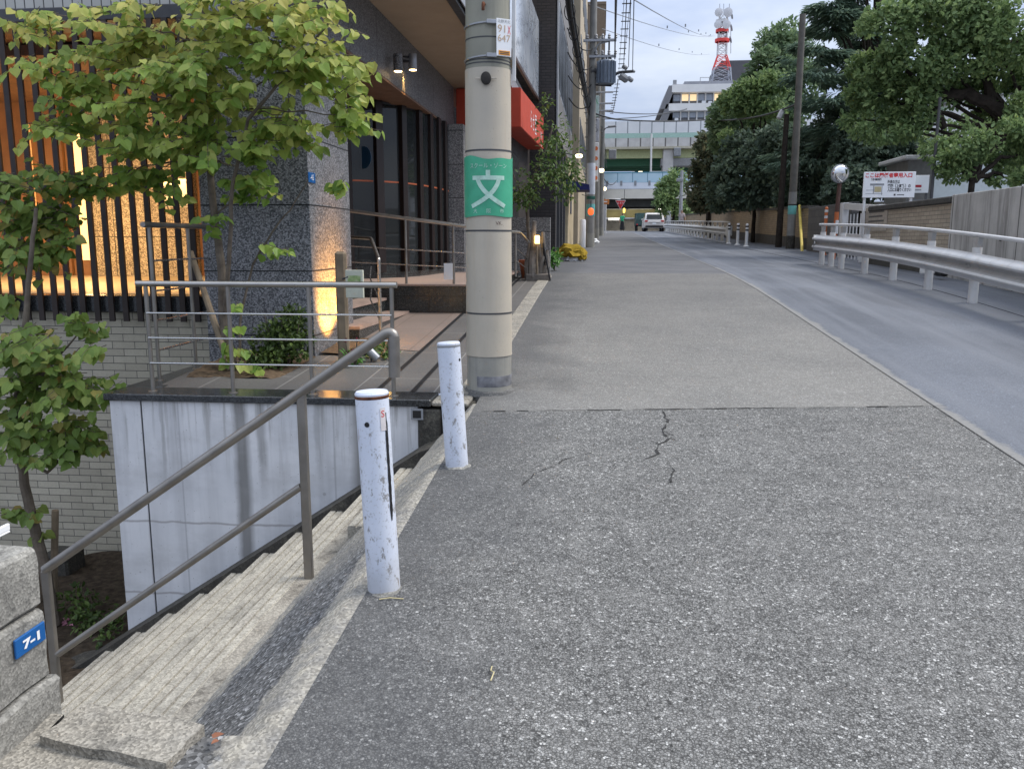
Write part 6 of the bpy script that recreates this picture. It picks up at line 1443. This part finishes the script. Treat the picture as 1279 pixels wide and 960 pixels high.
# ------------------------------------------------------------------ parked estate car seen from behind
def car():
    Yc = 76.0; x = atY(817, 289, Yc).x; z = gz(Yc)
    t = thing('parked_car', (x,Yc+2.1,z), 'pale silver-white hatchback seen from behind at the top of the street', 'car')
    paint = plain('pearl_white_paint', (.62,.585,.56), .28, .04, 2, .6)
    prof = [(0,.32),(-.02,.55),(.03,.85),(.10,.98),(.34,1.50),(.60,1.60),(1.6,1.64),(2.3,1.58),(3.0,1.12),(4.0,.98),(4.3,.75),(4.32,.35)]
    W_ = .88; b = BM(); rows = []
    for f in (-1,-.96,-.8,0,.8,.96,1):
        row = []
        for y, h in prof:
            tz = max(0, (h-.95)/.7); k = 1-.17*tz; inset = .05*(abs(f) > .97)+.0
            row.append(b.verts.new((x+f*W_*k, Yc+y+(.06 if abs(f) > .9 else 0)*(1 if y < 2 else -1), z+h-(.03*tz if abs(f) > .9 else 0))))
        rows.append(row)
    for a, c in zip(rows, rows[1:]):
        for i in range(len(prof)-1): b.faces.new((a[i], a[i+1], c[i+1], c[i]))
        b.faces.new((a[-1], a[0], c[0], c[-1]))
    b.faces.new(rows[0]); b.faces.new(rows[-1][::-1]); bmesh.ops.recalc_face_normals(b, faces=b.faces[:]); obj('body', b, paint, t, ang=50)
    def rearquad(x0, x1, h0, h1, e, m, nm, par=t, n=1):
        def yy(h):
            for (ya, ha), (yb_, hb) in zip(prof, prof[1:]):
                if ha <= h <= hb: return ya+(yb_-ya)*(h-ha)/max(1e-6,hb-ha)
            return 0
        b = BM(); prism(b, [(x+x0,Yc+yy(h0)-e,z+h0),(x+x1,Yc+yy(h0)-e,z+h0),(x+x1*.93,Yc+yy(h1)-e,z+h1),(x+x0*.93,Yc+yy(h1)-e,z+h1)], (0,.05,0)); return obj(nm, b, m, par, smooth=False)
    rearquad(-.68,.68,1.06,1.47,.03, M_GLASS, 'rear_window')
    for s_ in (-1, 1):
        rearquad(*sorted((s_*.60,s_*.86)), .82, .97, .05, plain('tail_lamp_red', (.30,.02,.02), .2), 'tail_light')
        b = BM(); prism(b, [(x+s_*(W_-.115),Yc+.75,z+1.10),(x+s_*(W_-.115),Yc+2.75,z+1.10),(x+s_*(W_-.135),Yc+2.35,z+1.48),(x+s_*(W_-.135),Yc+.85,z+1.50)], (s_*.05,0,0)); obj('side_window', b, M_GLASS, t, smooth=False)
        for yw in (.75, 3.45):
            M_ = Matrix.Rotation(R(90),4,'Y')
            b = BM(); lathe(b, (x+s_*(W_-.10),Yc+yw,z+.31), [(.20,-.10),(.31,-.10),(.315,0),(.31,.10),(.20,.11)], 24, M_); w = obj('wheel', b, M_BLACK, t)
            b = BM(); lathe(b, (x+s_*(W_-.10),Yc+yw,z+.31), [(.19,-.108),(.19,.112),(0,.115)], 20, M_); obj('rim', b, M_GALV, w)
        b = BM(); obox(b, (x+s_*(W_+.05),Yc+2.6,z+1.08), (.18,.09,.13), bev=.03); obj('wing_mirror', b, paint, t)
    rearquad(-.80,.80,.36,.50,.07, M_BLACK, 'bumper')
    rearquad(-.17,.17,.60,.74,.04, M_WHITE, 'number_plate')
    rearquad(-.5,.5,.77,.80,.05, M_GALV, 'trim')
    b = BM(); prism(b, [(x-.1,Yc+.46,z+1.56),(x+.1,Yc+.46,z+1.56),(x+.1,Yc+.40,z+1.5),(x-.1,Yc+.40,z+1.5)], (0,-.03,0)); b.free()
car()
# dark green truck
def truck():
    Yk = 86; x = atY(802, 285, Yk).x; z = gz(Yk); t = thing('green_truck', (x,Yk+1,z), 'dark green truck parked under the highway left of the pale car', 'truck')
    g_ = plain('truck_green', (.03,.065,.06), .5, .2)
    b = BM(); box(b, x-.62,x+.62,Yk,Yk+2.6,z+.55,z+1.15,.03); obj('bed', b, g_, t)
    b = BM(); prism(b, [(x-.62,Yk+2.62,z+.5),(x-.62,Yk+4,z+.5),(x-.62,Yk+4,z+1.1),(x-.62,Yk+3.6,z+1.75),(x-.62,Yk+2.62,z+1.8)], (1.24,0,0)); obj('cab', b, g_, t)
    b = BM(); prism(b, [(x-.60,Yk+.05,z+1.16),(x-.60,Yk+2.6,z+1.16),(x-.50,Yk+2.6,z+1.75),(x-.50,Yk+.05,z+1.75)], (1.2,0,0)); obj('canvas', b, plain('canvas_green', (.06,.11,.10), .8, .2), t)
    for s_ in (-1,1):
        for yw in (.6,3.2): b = BM(); lathe(b, (x+s_*.5,Yk+yw,z+.29), [(.18,-.08),(.29,-.08),(.29,.08),(.18,.08)], 18, Matrix.Rotation(R(90),4,'Y')); obj('wheel', b, M_BLACK, t)
        b = BM(); box(b, x+s_*.5-.07,x+s_*.5+.07,Yk-.02,Yk+.0,z+.58,z+.68); obj('tail_light', b, M_RED, t)
truck()
# ------------------------------------------------------------------ people (one skinned surface each)
def person(x, Y, z, H, label, shirt, trousers, skin, hair, skirt=False, face=R(180), arm_up=False, walk=.12):
    t = thing('person', (x,Y,z), label, 'person'); s_ = H/1.7
    J = dict(pel=(0,0,.92), sp=(0,0,1.12), ch=(0,.0,1.32), nk=(0,.01,1.46), hd=(0,.03,1.56), tp=(0,.03,1.68), sl=(-.17,0,1.39), el=(-.235,.02,1.12), wl=(-.26,.08,.88), hl=(-.265,.11,.78),
             sr=(.17,0,1.39), er=(.235,.03,1.12), wr=(.25,.12,.90), hr=(.25,.15,.80), ll=(-.09,0,.88), kl=(-.10,walk*.6,.48), al=(-.10,-walk*.3,.09), tl=(-.11,-walk*.3+.16,.03),
             lr=(.09,0,.88), kr=(.10,-walk*.1,.48), ar=(.10,-walk,.09), tr=(.11,-walk+.16,.03))
    if arm_up: J.update(er=(.25,.12,1.20), wr=(.16,.26,1.36), hr=(.13,.27,1.44))
    Rr = dict(pel=.145, sp=.125, ch=.15, nk=.055, hd=.095, tp=.07, sl=.065, el=.045, wl=.032, hl=.04, sr=.065, er=.045, wr=.032, hr=.04, ll=.09, kl=.06, al=.042, tl=.038, lr=.09, kr=.06, ar=.042, tr=.038)
    E_ = 'pel-sp sp-ch ch-nk nk-hd hd-tp ch-sl sl-el el-wl wl-hl ch-sr sr-er er-wr wr-hr pel-ll ll-kl kl-al al-tl pel-lr lr-kr kr-ar ar-tr'.split()
    ks = list(J); me = bpy.data.meshes.new('body'); me.from_pydata([Vector(J[k])*s_ for k in ks], [tuple(ks.index(q) for q in e.split('-')) for e in E_], [])
    o = bpy.data.objects.new('body', me); COL.objects.link(o)
    m = o.modifiers.new('s','SKIN'); m.use_smooth_shade = True; sb = o.modifiers.new('u','SUBSURF'); sb.levels = sb.render_levels = 1
    for i, k in enumerate(ks): d = me.skin_vertices[0].data[i]; d.radius = (Rr[k]*s_, Rr[k]*s_*(.75 if k in ('pel','sp','ch') else 1)); d.use_root = (k == 'pel')
    dg = bpy.context.evaluated_depsgraph_get(); dg.update(); m2 = bpy.data.meshes.new_from_object(o.evaluated_get(dg)); bpy.data.objects.remove(o)
    for mm in (skin, shirt, trousers, hair, M_BLACK): m2.materials.append(mm)
    for p in m2.polygons:
        c = p.center/s_; 
        if c.z < .12: k = 4
        elif c.z < .93 and abs(c.x) < .215: k = 2
        elif c.z < 1.45 and (abs(c.x) < .2 or c.z > 1.17): k = 1
        elif c.z > 1.53 and (c.y < .055 or c.z > 1.63): k = 3
        else: k = 0
        p.material_index = k; p.use_smooth = True
    b_ = bpy.data.objects.new('body', m2); COL.objects.link(b_); b_.parent = t
    if skirt:
        q = BM(); lathe(q, (0,0,0), [(.13*s_,.98*s_),(.165*s_,.86*s_),(.20*s_,.5*s_),(.235*s_,.14*s_),(.225*s_,.14*s_),(.12*s_,.9*s_)], 20); me = bpy.data.meshes.new('skirt'); q.to_mesh(me); q.free(); me.materials.append(trousers)
        k = bpy.data.objects.new('skirt', me); COL.objects.link(k); k.parent = t; k.scale = (1,.85,1)
    t.rotation_euler.z = face; return t
SKIN = plain('skin_tone', (.42,.26,.18), .6); HAIR = plain('black_hair', (.015,.012,.01), .6)
pY = 79.0; px_ = atY(777, 289, pY).x
person(px_, pY, gz(pY), 1.62, 'person in a green short-sleeved top and long black skirt walking away', plain('green_top', (.03,.36,.17), .8), plain('black_skirt', (.012,.012,.014), .8), SKIN, HAIR, True, 0, True)
pY = 62.0; px_ = atY(851, 289, pY).x
person(px_, pY, gz(pY)+.03, 1.62, 'person in a pale top standing behind the distant guardrail', plain('pale_top', (.42,.36,.36), .8), plain('dark_trousers', (.03,.03,.04), .8), SKIN, HAIR, False, R(170), True)
# ------------------------------------------------------------------ elevated highways
def wbox(b, x0, x1, y0, y1, z0, z1, bev=0): box(b, x0, x1, y0, y1, z0, z1, bev)
YU = 125; ZU = lambda py: atY(830, py, YU).z
t = thing('upper_highway', (5, YU+6, 2.6), 'upper elevated highway with pale noise barrier and green girders', 'highway')
nb = N('noise_barrier', .5, .4); X, Y, Z = nb.sep(); bb, ff = nb.brick(nb.comb(X, Z, 0), 1.7, 8, .09, 0); nb.col(nb.mix(ff, nb.mix(nb.mr(nb.noise(.6, 4), .3, .7), (.66,.68,.70), (.76,.77,.78)), (.30,.32,.34)))
X0, X1_ = -45, 60
b = BM(); wbox(b, X0, X1_, YU, YU+.2, ZU(166), ZU(151)); obj('noise_barrier', b, nb.m, t, smooth=False)
b = BM(); wbox(b, X0, X1_, YU-.05, YU+.25, ZU(172), ZU(166.2)); obj('green_band', b, plain('pale_green_band', (.38,.56,.49), .5, .1), t, smooth=False)
pc = N('parapet_panel', .7, .3); X, Y, Z = pc.sep(); bb, ff = pc.brick(pc.comb(X, Z, 0), 1.75, 9, .10, 0); pc.col(pc.mix(ff, pc.mix(pc.mr(pc.noise(1, 5), .35, .7), (.62,.61,.59), (.48,.465,.45)), (.16,.15,.14)))
b = BM(); wbox(b, X0, X1_, YU-.1, YU+.3, ZU(183), ZU(172.2)); wbox(b, X0, X1_, YU+13, YU+13.4, ZU(183), ZU(160)); obj('parapet', b, pc.m, t, smooth=False)
b = BM(); wbox(b, X0, X1_, YU-.25, YU+13.2, ZU(186), ZU(183.2)); obj('deck', b, plain('cream_deck', (.46,.43,.33), .7, .12), t, smooth=False)
b = BM(); wbox(b, X0, X1_, YU+.6, YU+1.0, ZU(197), ZU(186.2)); obj('girder', b, plain('yellow_green_girder', (.42,.45,.24), .6, .12), t, smooth=False)
b = BM()
for k in range(4): wbox(b, X0, X1_, YU+3+k*3, YU+3.4+k*3, ZU(205), ZU(186.3))
obj('girder', b, plain('dark_green_girder', (.06,.20,.12), .6, .2), t, smooth=False)
M_PIER = plain('pier_concrete', (.52,.51,.50), .8, .1, 1)
px_ = atY(833, 250, YU).x
b = BM(); wbox(b, px_-.75, px_+.75, YU+.1, YU+2.5, 2.4, ZU(186.1), .1); obj('pier', b, M_PIER, t)
b = BM(); wbox(b, px_-1.0, px_+11, YU+.2, YU+2.2, ZU(208), ZU(197.5), .1); obj('crossbeam', b, plain('grey_crossbeam', (.26,.26,.265), .7, .15), t)
b = BM(); tube(b, [(atY(814,200,YU-1).x,YU-1,2.4),(atY(814,160,YU-1).x,YU-1,ZU(168))], .14, 8); obj('sign_mast', b, M_WHITEP, t)
b = BM(); x = atY(846, 180, YU).x; box(b, x-.5, x+.5, YU-.6, YU-.2, ZU(196), ZU(185), .1); obj('junction_box', b, M_MGREY, t)
YL = 100; ZL = lambda py: atY(790, py, YL).z
t = thing('lower_highway', (3, YL+5, 2.6), 'lower elevated highway with light blue barrier and cream fascia over the underpass', 'highway')
lb = N('blue_barrier', .45, .4); X, Y, Z = lb.sep(); bb, ff = lb.brick(lb.comb(X, Z, 0), 1.7, 8, .05, 0); lb.col(lb.mix(ff, lb.mix(lb.mr(lb.noise(.8, 4), .3, .7), (.38,.55,.64), (.48,.62,.70)), (.16,.28,.36)))
XR = atY(846, 240, YL).x
b = BM(); wbox(b, -40, XR+10, YL, YL+.15, ZL(228), ZL(216)); obj('blue_barrier', b, lb.m, t, smooth=False)
b = BM(); wbox(b, -40, XR+10, YL-.05, YL+.2, ZL(216), ZL(215)); obj('top_rail', b, plain('teal_rail', (.08,.30,.38), .5), t, smooth=False)
b = BM(); wbox(b, -40, XR+10, YL-.08, YL+.3, ZL(236), ZL(228.2)); wbox(b, -40, XR+10, YL+9.7, YL+10, ZL(236), ZL(222)); obj('parapet', b, plain('pale_blue_parapet', (.66,.70,.76), .6, .06, 1), t, smooth=False)
b = BM()
for k in range(30): x = -38+k*1.6; wbox(b, x, x+.25, YL-.14, YL-.085, ZL(232), ZL(226))
obj('brackets', b, M_MGREY, t, smooth=False)
b = BM(); wbox(b, -40, XR+10, YL-.04, YL+10, ZL(248), ZL(236.2)); obj('fascia', b, plain('cream_fascia', (.62,.59,.51), .7, .08, 1), t, smooth=False)
b = BM()
for k in range(5): wbox(b, -40, XR+8, YL+1.0+k*2, YL+1.5+k*2, ZL(258), ZL(248.2))
obj('girders', b, plain('dark_brown_girder', (.05,.05,.045), .8, .2, 1), t, smooth=False)
b = BM(); wbox(b, atY(833,280,YL).x, atY(838,280,YL).x, YL+.2, YL+2, 2.3, ZL(248.3), .05); wbox(b, atY(841,280,YL).x, atY(843,280,YL).x, YL-.3, YL, 2.3, ZL(262), .03); obj('pier', b, M_PIER, t)
b = BM(); wbox(b, atY(752,280,YL).x-3, atY(757,280,YL).x, YL+.2, YL+3, 2.3, ZL(248.3), .05); obj('pier', b, M_PIER, t)
YB = 116; t = thing('underpass', (3, YB, 2.6), 'dim underpass wall and olive girder beneath the lower highway', 'underpass')
b = BM(); wbox(b, -40, 40, YB, YB+.6, 2.4, atY(790,273,YB).z); obj('back_wall', b, m_conc('underpass_wall', (.50,.48,.45), (.36,.345,.32), scale=.6), t, smooth=False)
b = BM(); wbox(b, -40, 40, YB-3, YB-2.4, atY(790,272,YB-3).z, atY(790,257,YB-3).z); obj('olive_girder', b, plain('olive_girder', (.16,.14,.06), .7, .2, 1), t, smooth=False)
b = BM(); wbox(b, -40, 40, YB-2.3, YB+5, atY(790,259,YB-3).z, atY(790,257,YB-3).z+.4); obj('soffit', b, plain('underpass_soffit', (.07,.065,.055), .8), t, smooth=False)
for i, (px, py) in enumerate(((759,257.5),(766,257),(784,258),(793,258.5),(809,259),(824,261))):
    q = atY(px, py, 109); b = BM(); obox(b, q, (.8,.25,.22), bev=.05); tag(obj('strip_lamp', b, emit('strip_lamp_glow', (1,.95,.82), 1.6) if i == 0 else bpy.data.materials['strip_lamp_glow']), 'small lit strip lamp in the row under the lower highway', 'lamp', 'strip lamps under the highway')
q = atY(779.5, 262, 96); t = thing('amber_lamp', (q.x,96,q.z-.5), 'amber yellow lamp glowing above the person in green', 'lamp')
b = BM(); lathe(b, (q.x,96,q.z-.45), [(.07,.12),(.11,.18),(.11,.50),(.07,.6),(0,.62)], 14); obj('glow', b, emit('amber_glow', (1,.72,.10), 1.6), t)
b = BM(); tube(b, [(q.x,96.05,q.z+.4),(q.x,96.05,q.z+2.2)], .03, 6); obj('hanger', b, M_DGREY, t)
q = atY(767, 274, 113); b = BM(); obox(b, (atY(767,274,112).x,112,q.z), (1.6,.3,.35), bev=.05); tag(obj('white_sign', b, M_WHITE), 'long white sign panel low in the underpass', 'sign')
# buildings between the decks
t = thing('pale_office', (10, 150, 2.6), 'pale office block seen between the two highway decks', 'building')
b = BM(); a, c = atY(793,199,150), atY(826,226,150); wbox(b, a.x, c.x+14, 150, 165, 2.4, a.z+2); obj('wall', b, plain('office_white', (.60,.60,.61), .6, .05, 1), t, smooth=False)
for py0, py1 in ((202,208),(211,216)):
    for px0, px1 in ((791,811),(841,862)):
        a, c = atY(px0,py0,150), atY(px1,py1,150); b = BM(); wbox(b, max(a.x,atY(793.5,200,150).x), c.x, 149.9, 149.95, c.z, a.z); f = obj('window', b, M_GLASS, t, smooth=False)
        q = atY(px0+9,(py0+py1)/2,149.85); b = BM(); obox(b, (q.x,149.88,q.z), (.7,.02,.6)); obj('lit_pane', b, emit('lit_pane_glow', (1,.86,.55), .9) if 'lit_pane_glow' not in bpy.data.materials else bpy.data.materials['lit_pane_glow'], f, smooth=False)
# terraced broadcast building with the mast
YT = 210; T = lambda px, py: atY(px, py, YT)
t = thing('terraced_building', (T(870,150).x, YT, 2.6), 'stepped office building with overhanging white floor slabs above the highways', 'building')
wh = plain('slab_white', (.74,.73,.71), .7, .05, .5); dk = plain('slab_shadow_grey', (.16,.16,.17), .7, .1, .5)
b = BM()
for y0_, y1_, xl in ((107,115,839),(130.5,138,835),(152,160,832)):
    a, c = T(xl,y0_), T(925,y1_); wbox(b, a.x, c.x+12, YT-1.2, YT+24, c.z, a.z)
obj('floor_slab', b, wh, t, smooth=False)
b = BM()
for top, bot, xt, xb_ in ((108,137,835,824),(131,158,832,822)):
    q0, q1 = T(xt,top), T(xb_,bot); prism(b, [(q0.x,YT-1,q0.z),(q0.x+1.6,YT-1,q0.z),(q1.x+1.6,YT-1,q1.z),(q1.x,YT-1,q1.z)], (0,24,0))
obj('sloped_side', b, plain('slope_grey', (.20,.20,.21), .7, .1, .5), t, smooth=False)
for y0_, y1_, xl in ((116,130,841),(138.5,151,841)):
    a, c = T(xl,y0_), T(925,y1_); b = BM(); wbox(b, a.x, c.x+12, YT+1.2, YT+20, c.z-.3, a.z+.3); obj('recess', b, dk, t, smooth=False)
    zz0, zz1 = T(841,y1_-4.5).z, T(841,y0_+1.5).z; k = 0; px = 841.5
    while px < 922:
        p0, p1 = T(px,120), T(px+8.6,120); b = BM(); wbox(b, p0.x, p1.x, YT+1.0, YT+1.19, zz0, zz1)
        lit = (k in (1,2,5) and y0_ == 116)
        f = obj('window', b, emit('warm_window', (.95,.72,.42), .36) if lit and 'warm_window' not in bpy.data.materials else (bpy.data.materials['warm_window'] if lit else plain('sky_window', (.34,.38,.45), .12, .1, 2, .8)), t, smooth=False)
        b = BM(); wbox(b, p1.x+.05, p1.x+.35, YT+.6, YT+1.1, zz0-1.2, zz1+.5); obj('mullion', b, wh, t, smooth=False); px += 10.2; k += 1
for px, py in ((879,128),(887,128.5),(845,149.5),(886,149)):
    q = T(px,py); b = BM(); obox(b, (q.x,YT+.2,q.z), (.9,.4,.8), bev=.1); obj('air_conditioner', b, M_WHITE, t)
b = BM(); a, c = T(857,98), T(915,107); wbox(b, a.x, c.x+4, YT+4, YT+16, c.z-.2, a.z); obj('plant_room', b, plain('plant_grey', (.22,.23,.26), .7, .15, .5), t, smooth=False)
b = BM()
for px0, px1, py in ((845,862,104),(876,888,95)): a, c = T(px0,py), T(px1,py); tube(b, [(a.x,YT+2,T(855,107).z),(a.x,YT+2,a.z),(c.x,YT+2,c.z),(c.x,YT+2,T(855,107).z)], .10, 6)
a = T(843,104); wbox(b, a.x-.4,a.x+.4,YT,YT+1,T(845,110).z,T(845,100).z); obj('roof_railing', b, M_MGREY, t)
b = BM(); a, c = T(905,56), T(932,110); prism(b, [(a.x,YT+18,c.z-2),(c.x+4,YT+18,c.z-2),(c.x+4,YT+18,a.z),(a.x+1.8,YT+18,a.z),(a.x,YT+18,a.z-2.2)], (0,10,0)); obj('penthouse', b, plain('dark_clad', (.085,.085,.095), .7, .1, .5), t, smooth=False)
# red and white mast
t = thing('antenna_mast', (T(902,103).x, YT+8, T(902,103).z), 'red and white lattice mast carrying white microwave dishes on the roof', 'antenna mast')
Ym = YT+8; Q = lambda px, py: atY(px, py, Ym)
mw = plain('mast_white', (.62,.62,.63), .5); mr_ = plain('mast_red', (.66,.06,.05), .5)
def lattice(py0, py1, w0, w1, mat):
    b = BM(); z0, z1 = Q(902,py0).z, Q(902,py1).z; xc = Q(902,60).x
    C = lambda z, w: [(xc+sx*w, Ym+sy*w, z) for sx, sy in ((-1,-1),(1,-1),(1,1),(-1,1))]
    n = 2
    for k in range(n):
        f0, f1 = k/n, (k+1)/n; A_ = C(z0+(z1-z0)*f0, w0+(w1-w0)*f0); B2 = C(z0+(z1-z0)*f1, w0+(w1-w0)*f1)
        for i in range(4):
            tube(b, [A_[i],B2[i]], .13, 6); tube(b, [A_[i],B2[(i+1)%4]], .06, 5); tube(b, [A_[(i+1)%4],B2[i]], .06, 5); tube(b, [B2[i],B2[(i+1)%4]], .06, 5)
    return obj('lattice', b, mat, t)
lattice(106, 86, 2.3, 1.9, plain('mast_bluegrey', (.35,.37,.42), .5)); lattice(86, 70, 1.9, 1.05, mr_); lattice(70, 55, 1.05, 1.0, mw); lattice(55, 49, 1.0, 1.0, mr_); lattice(49, 40, 1.0, .95, mw); lattice(40, 37, .95, .95, mr_); lattice(37, 13, .9, .85, mw)
for py, m_, w in ((51,mr_,1.75),(39,mr_,1.55),(27,mw,1.5)):
    b = BM(); q = Q(902,py); lathe(b, (q.x,Ym,q.z-.35), [(w,0),(w,.7),(w-.25,.7),(w-.25,0)], 16); obj('platform', b, m_, t)
for px, py, r_ in ((896.5,18,.95),(908,18,1.05),(895.5,33,.9),(906,33,1.0)):
    q = Q(px,py); b = BM(); lathe(b, (q.x,Ym-1.6,q.z), [(r_*.3,.5),(r_,.3),(r_,0),(r_*.96,-.03),(0,-.06)], 24, Matrix.Rotation(R(90),4,'X') ); obj('dish', b, plain('dish_white', (.58,.58,.60), .5, .08, .6), t)
for px, py in ((913.5,20),(913,35),(912,50)):
    q = Q(px,py); b = BM(); lathe(b, (q.x,Ym,q.z), [(.2,.3),(.8,.2),(.8,0),(0,-.05)], 18, Matrix.Rotation(R(75),4,'Y')); obj('dish', b, M_MGREY, t)
b = BM()
for px in (899,904,911): tube(b, [(Q(px,14).x,Ym,Q(px,14).z),(Q(px,4).x,Ym,Q(px,5).z)], .07, 5)
tube(b, [(Q(919,58).x,Ym+8,Q(919,58).z),(Q(919,22).x,Ym+8,Q(919,22).z)], .08, 5); obj('whip_aerial', b, M_MGREY, t)
# ------------------------------------------------------------------ overhead wires
def wire(pts, r_=.012, sag=0, n=16):
    b = BM(); out = []
    for a, c in zip(pts, pts[1:]):
        a, c = Vector(a), Vector(c)
        for k in range(n):
            f = k/n; p = a.lerp(c, f); p.z -= sag*4*f*(1-f); out.append(p)
    out.append(Vector(pts[-1])); tube(b, out, r_, 5); return b
def addwire(label, pts, r_=.012, sag=0): tag(obj('overhead_wire', wire(pts, r_, sag), M_BLACK), label, 'wire', 'overhead wires')
W3 = 'thin overhead wire with small tags stretching across the sky towards the mast building'
for a, c in (((736,6,Y1),(894,45,150)),((782,-6,24),(892,44,150)),((752,36,44),(886,68,150))):
    p, q = atY(*a), atY(*c); b = wire([p, q], .018, .5)
    for k in range(4):
        m = p.lerp(q, .25+.18*k); obox(b, m-Vector((0,0,.2)), (.08,.08,.16))
    tag(obj('overhead_wire', b, M_MGREY), W3, 'wire', 'tagged wires across the sky')
for px, py, up, x_ in ((768.5,50,(770,-8),.45),(768,74,(769,-8),.4)):
    p = atY(px, py, Y1); q = atY(*up, 18); addwire('overhead wire rising from the transformer pole crossarms out of the top of the picture', [p, q], .022)
for a, c in (((779,82),(783,-8)),((785,84),(788,-8)),((790,90),(792,-8))):
    addwire('thin overhead wire rising from the switch gear out of the top of the picture', [atY(*a, Y1), atY(*c, 20)], .012)
# spaced aerial bundle with clips
p, q = atY(772, 100, 38), atY(780, -8, 22); b = wire([p, q], .007, .1)
q2 = q+Vector((.16,0,0)); p2 = p+Vector((.16,0,0)); tube(b, [p2, q2], .007, 5)
for k in range(14):
    m = p.lerp(q, k/14); obox(b, m+Vector((.08,0,0)), (.24,.02,.025))
tag(obj('spaced_wire', b, M_DGREY), 'ladder-like spaced pair of overhead wires hanging above the street', 'wire')
p, q = atY(764, 142, 60), atY(772, 100, 38); b = wire([p, q], .02, .3)
for k in range(12): m = p.lerp(q, k/12); obox(b, m, (.24,.02,.03))
tag(obj('spaced_wire', b, M_DGREY), 'lower spaced overhead wires dropping towards the highway', 'wire')
for a, c, s_ in (((746,138,44.5),(858,136.5,85),.3),((752,149,50),(858,136,85),.2)): addwire('thin dark overhead wire running in front of the highway barrier', [atY(*a), atY(*c)], .03, s_)
addwire('thick black cable crossing the street to the right utility pole', [atY(736,139,Y1), atY(778,150,40), atY(880,150,46), atY(940,147,36), atY(1000,128,30)], .035, .06)
q = atY(975, 143, 32); b = BM(); obox(b, q, (.16,.2,.34), ry=.4, bev=.04); tag(obj('cable_closure', b, M_WHITEP), 'pale cable closure hanging on the black cable before the dark trees', 'cable box')
addwire('dark wire looping past the low highway deck', [atY(750,215,52), atY(770,226,70)], .03, .5)
# thick cable bundle along the brown building
for k in range(7):
    dx = random.uniform(-.06,.06); dz = random.uniform(-.1,.1)
    addwire('black cable of the thick bundle strung along the brown building to the transformer pole', [Vector((-.86+dx, 7+k, 8.2+dz)), Vector((-.80+dx,20,6.6+dz)), Vector((x1-.1,Y1-.1,Z1(138)+dz*2))], .024+.01*(k%2), .12)
for k in range(7):
    m = Vector((-.80,20,6.6)).lerp(Vector((x1-.1,Y1-.1,Z1(138))), k/7); b = BM()
    tube(b, [m+Vector((.12*math.cos(a),0,.2*math.sin(a)-.05)) for a in [2*math.pi*j/12 for j in range(13)]], .012, 5); tag(obj('cable_hanger', b, M_BLACK), 'loop hanger on the thick black cable bundle', 'cable hanger', 'hangers on the cable bundle')
for k in range(4):
    z = Z1(60+22*k); addwire('slack service wire from the brown building to the transformer pole', [Vector((-1.15,27+k*.6,z-.2)), Vector((x1,Y1,z))], .018, .3)
for k in range(3):
    addwire('overhead cable linking the grey utility poles on the left', [Vector((x1,Y1,Z1(138)-.3*k)), Vector((x2,44.5,atY(744,146+5*k,44.5).z)), Vector((x3,52,atY(750,158+6*k,52).z)), Vector((.3,70,8.0-.4*k))], .022, .2)

for px in (768, 800): q = atY(px, 259, 109); lamp('underpass_light', 'AREA', (q.x, 109, q.z-.15), 110, (1,.95,.84), 3, (q.x, 112, 2.6))
# small debris on the pavement
random.seed(51)
def straw(px, pts, label):
    p = atG(*px); b = BM(); tube(b, [(p.x+x, p.y+y, gz(p.y+y)+.004+z) for x, y, z in pts], .0022, 5); tag(obj('dry_straw', b, plain('straw_yellow', (.50,.43,.24), .8)), label, 'straw')
straw((612,845), [(0,.05,0),(.0,.02,.004),(.012,.008,.006),(.006,-.03,.0)], 'short bent yellow straw lying on the pavement near the camera')
straw((490,752), [(-.05,0,0),(-.01,.006,.005),(.04,.012,0)], 'pale straight straw lying at the foot of the taped bollard')
p = atG(266, 930); b = BM()
leaf(b, Vector((p.x,p.y,gz(p.y)+.012)), Vector((1,.5,.15)), Vector((0,-.2,1)), .032, .022, .3); leaf(b, Vector((p.x+.02,p.y-.01,gz(p.y)+.010)), Vector((-.4,-1,.1)), Vector((.2,0,1)), .024, .016, .3)
tag(obj('dead_leaf', b, plain('dead_leaf_brown', (.22,.09,.05), .8)), 'small curled reddish-brown dead leaf beside the concrete slab', 'leaf')
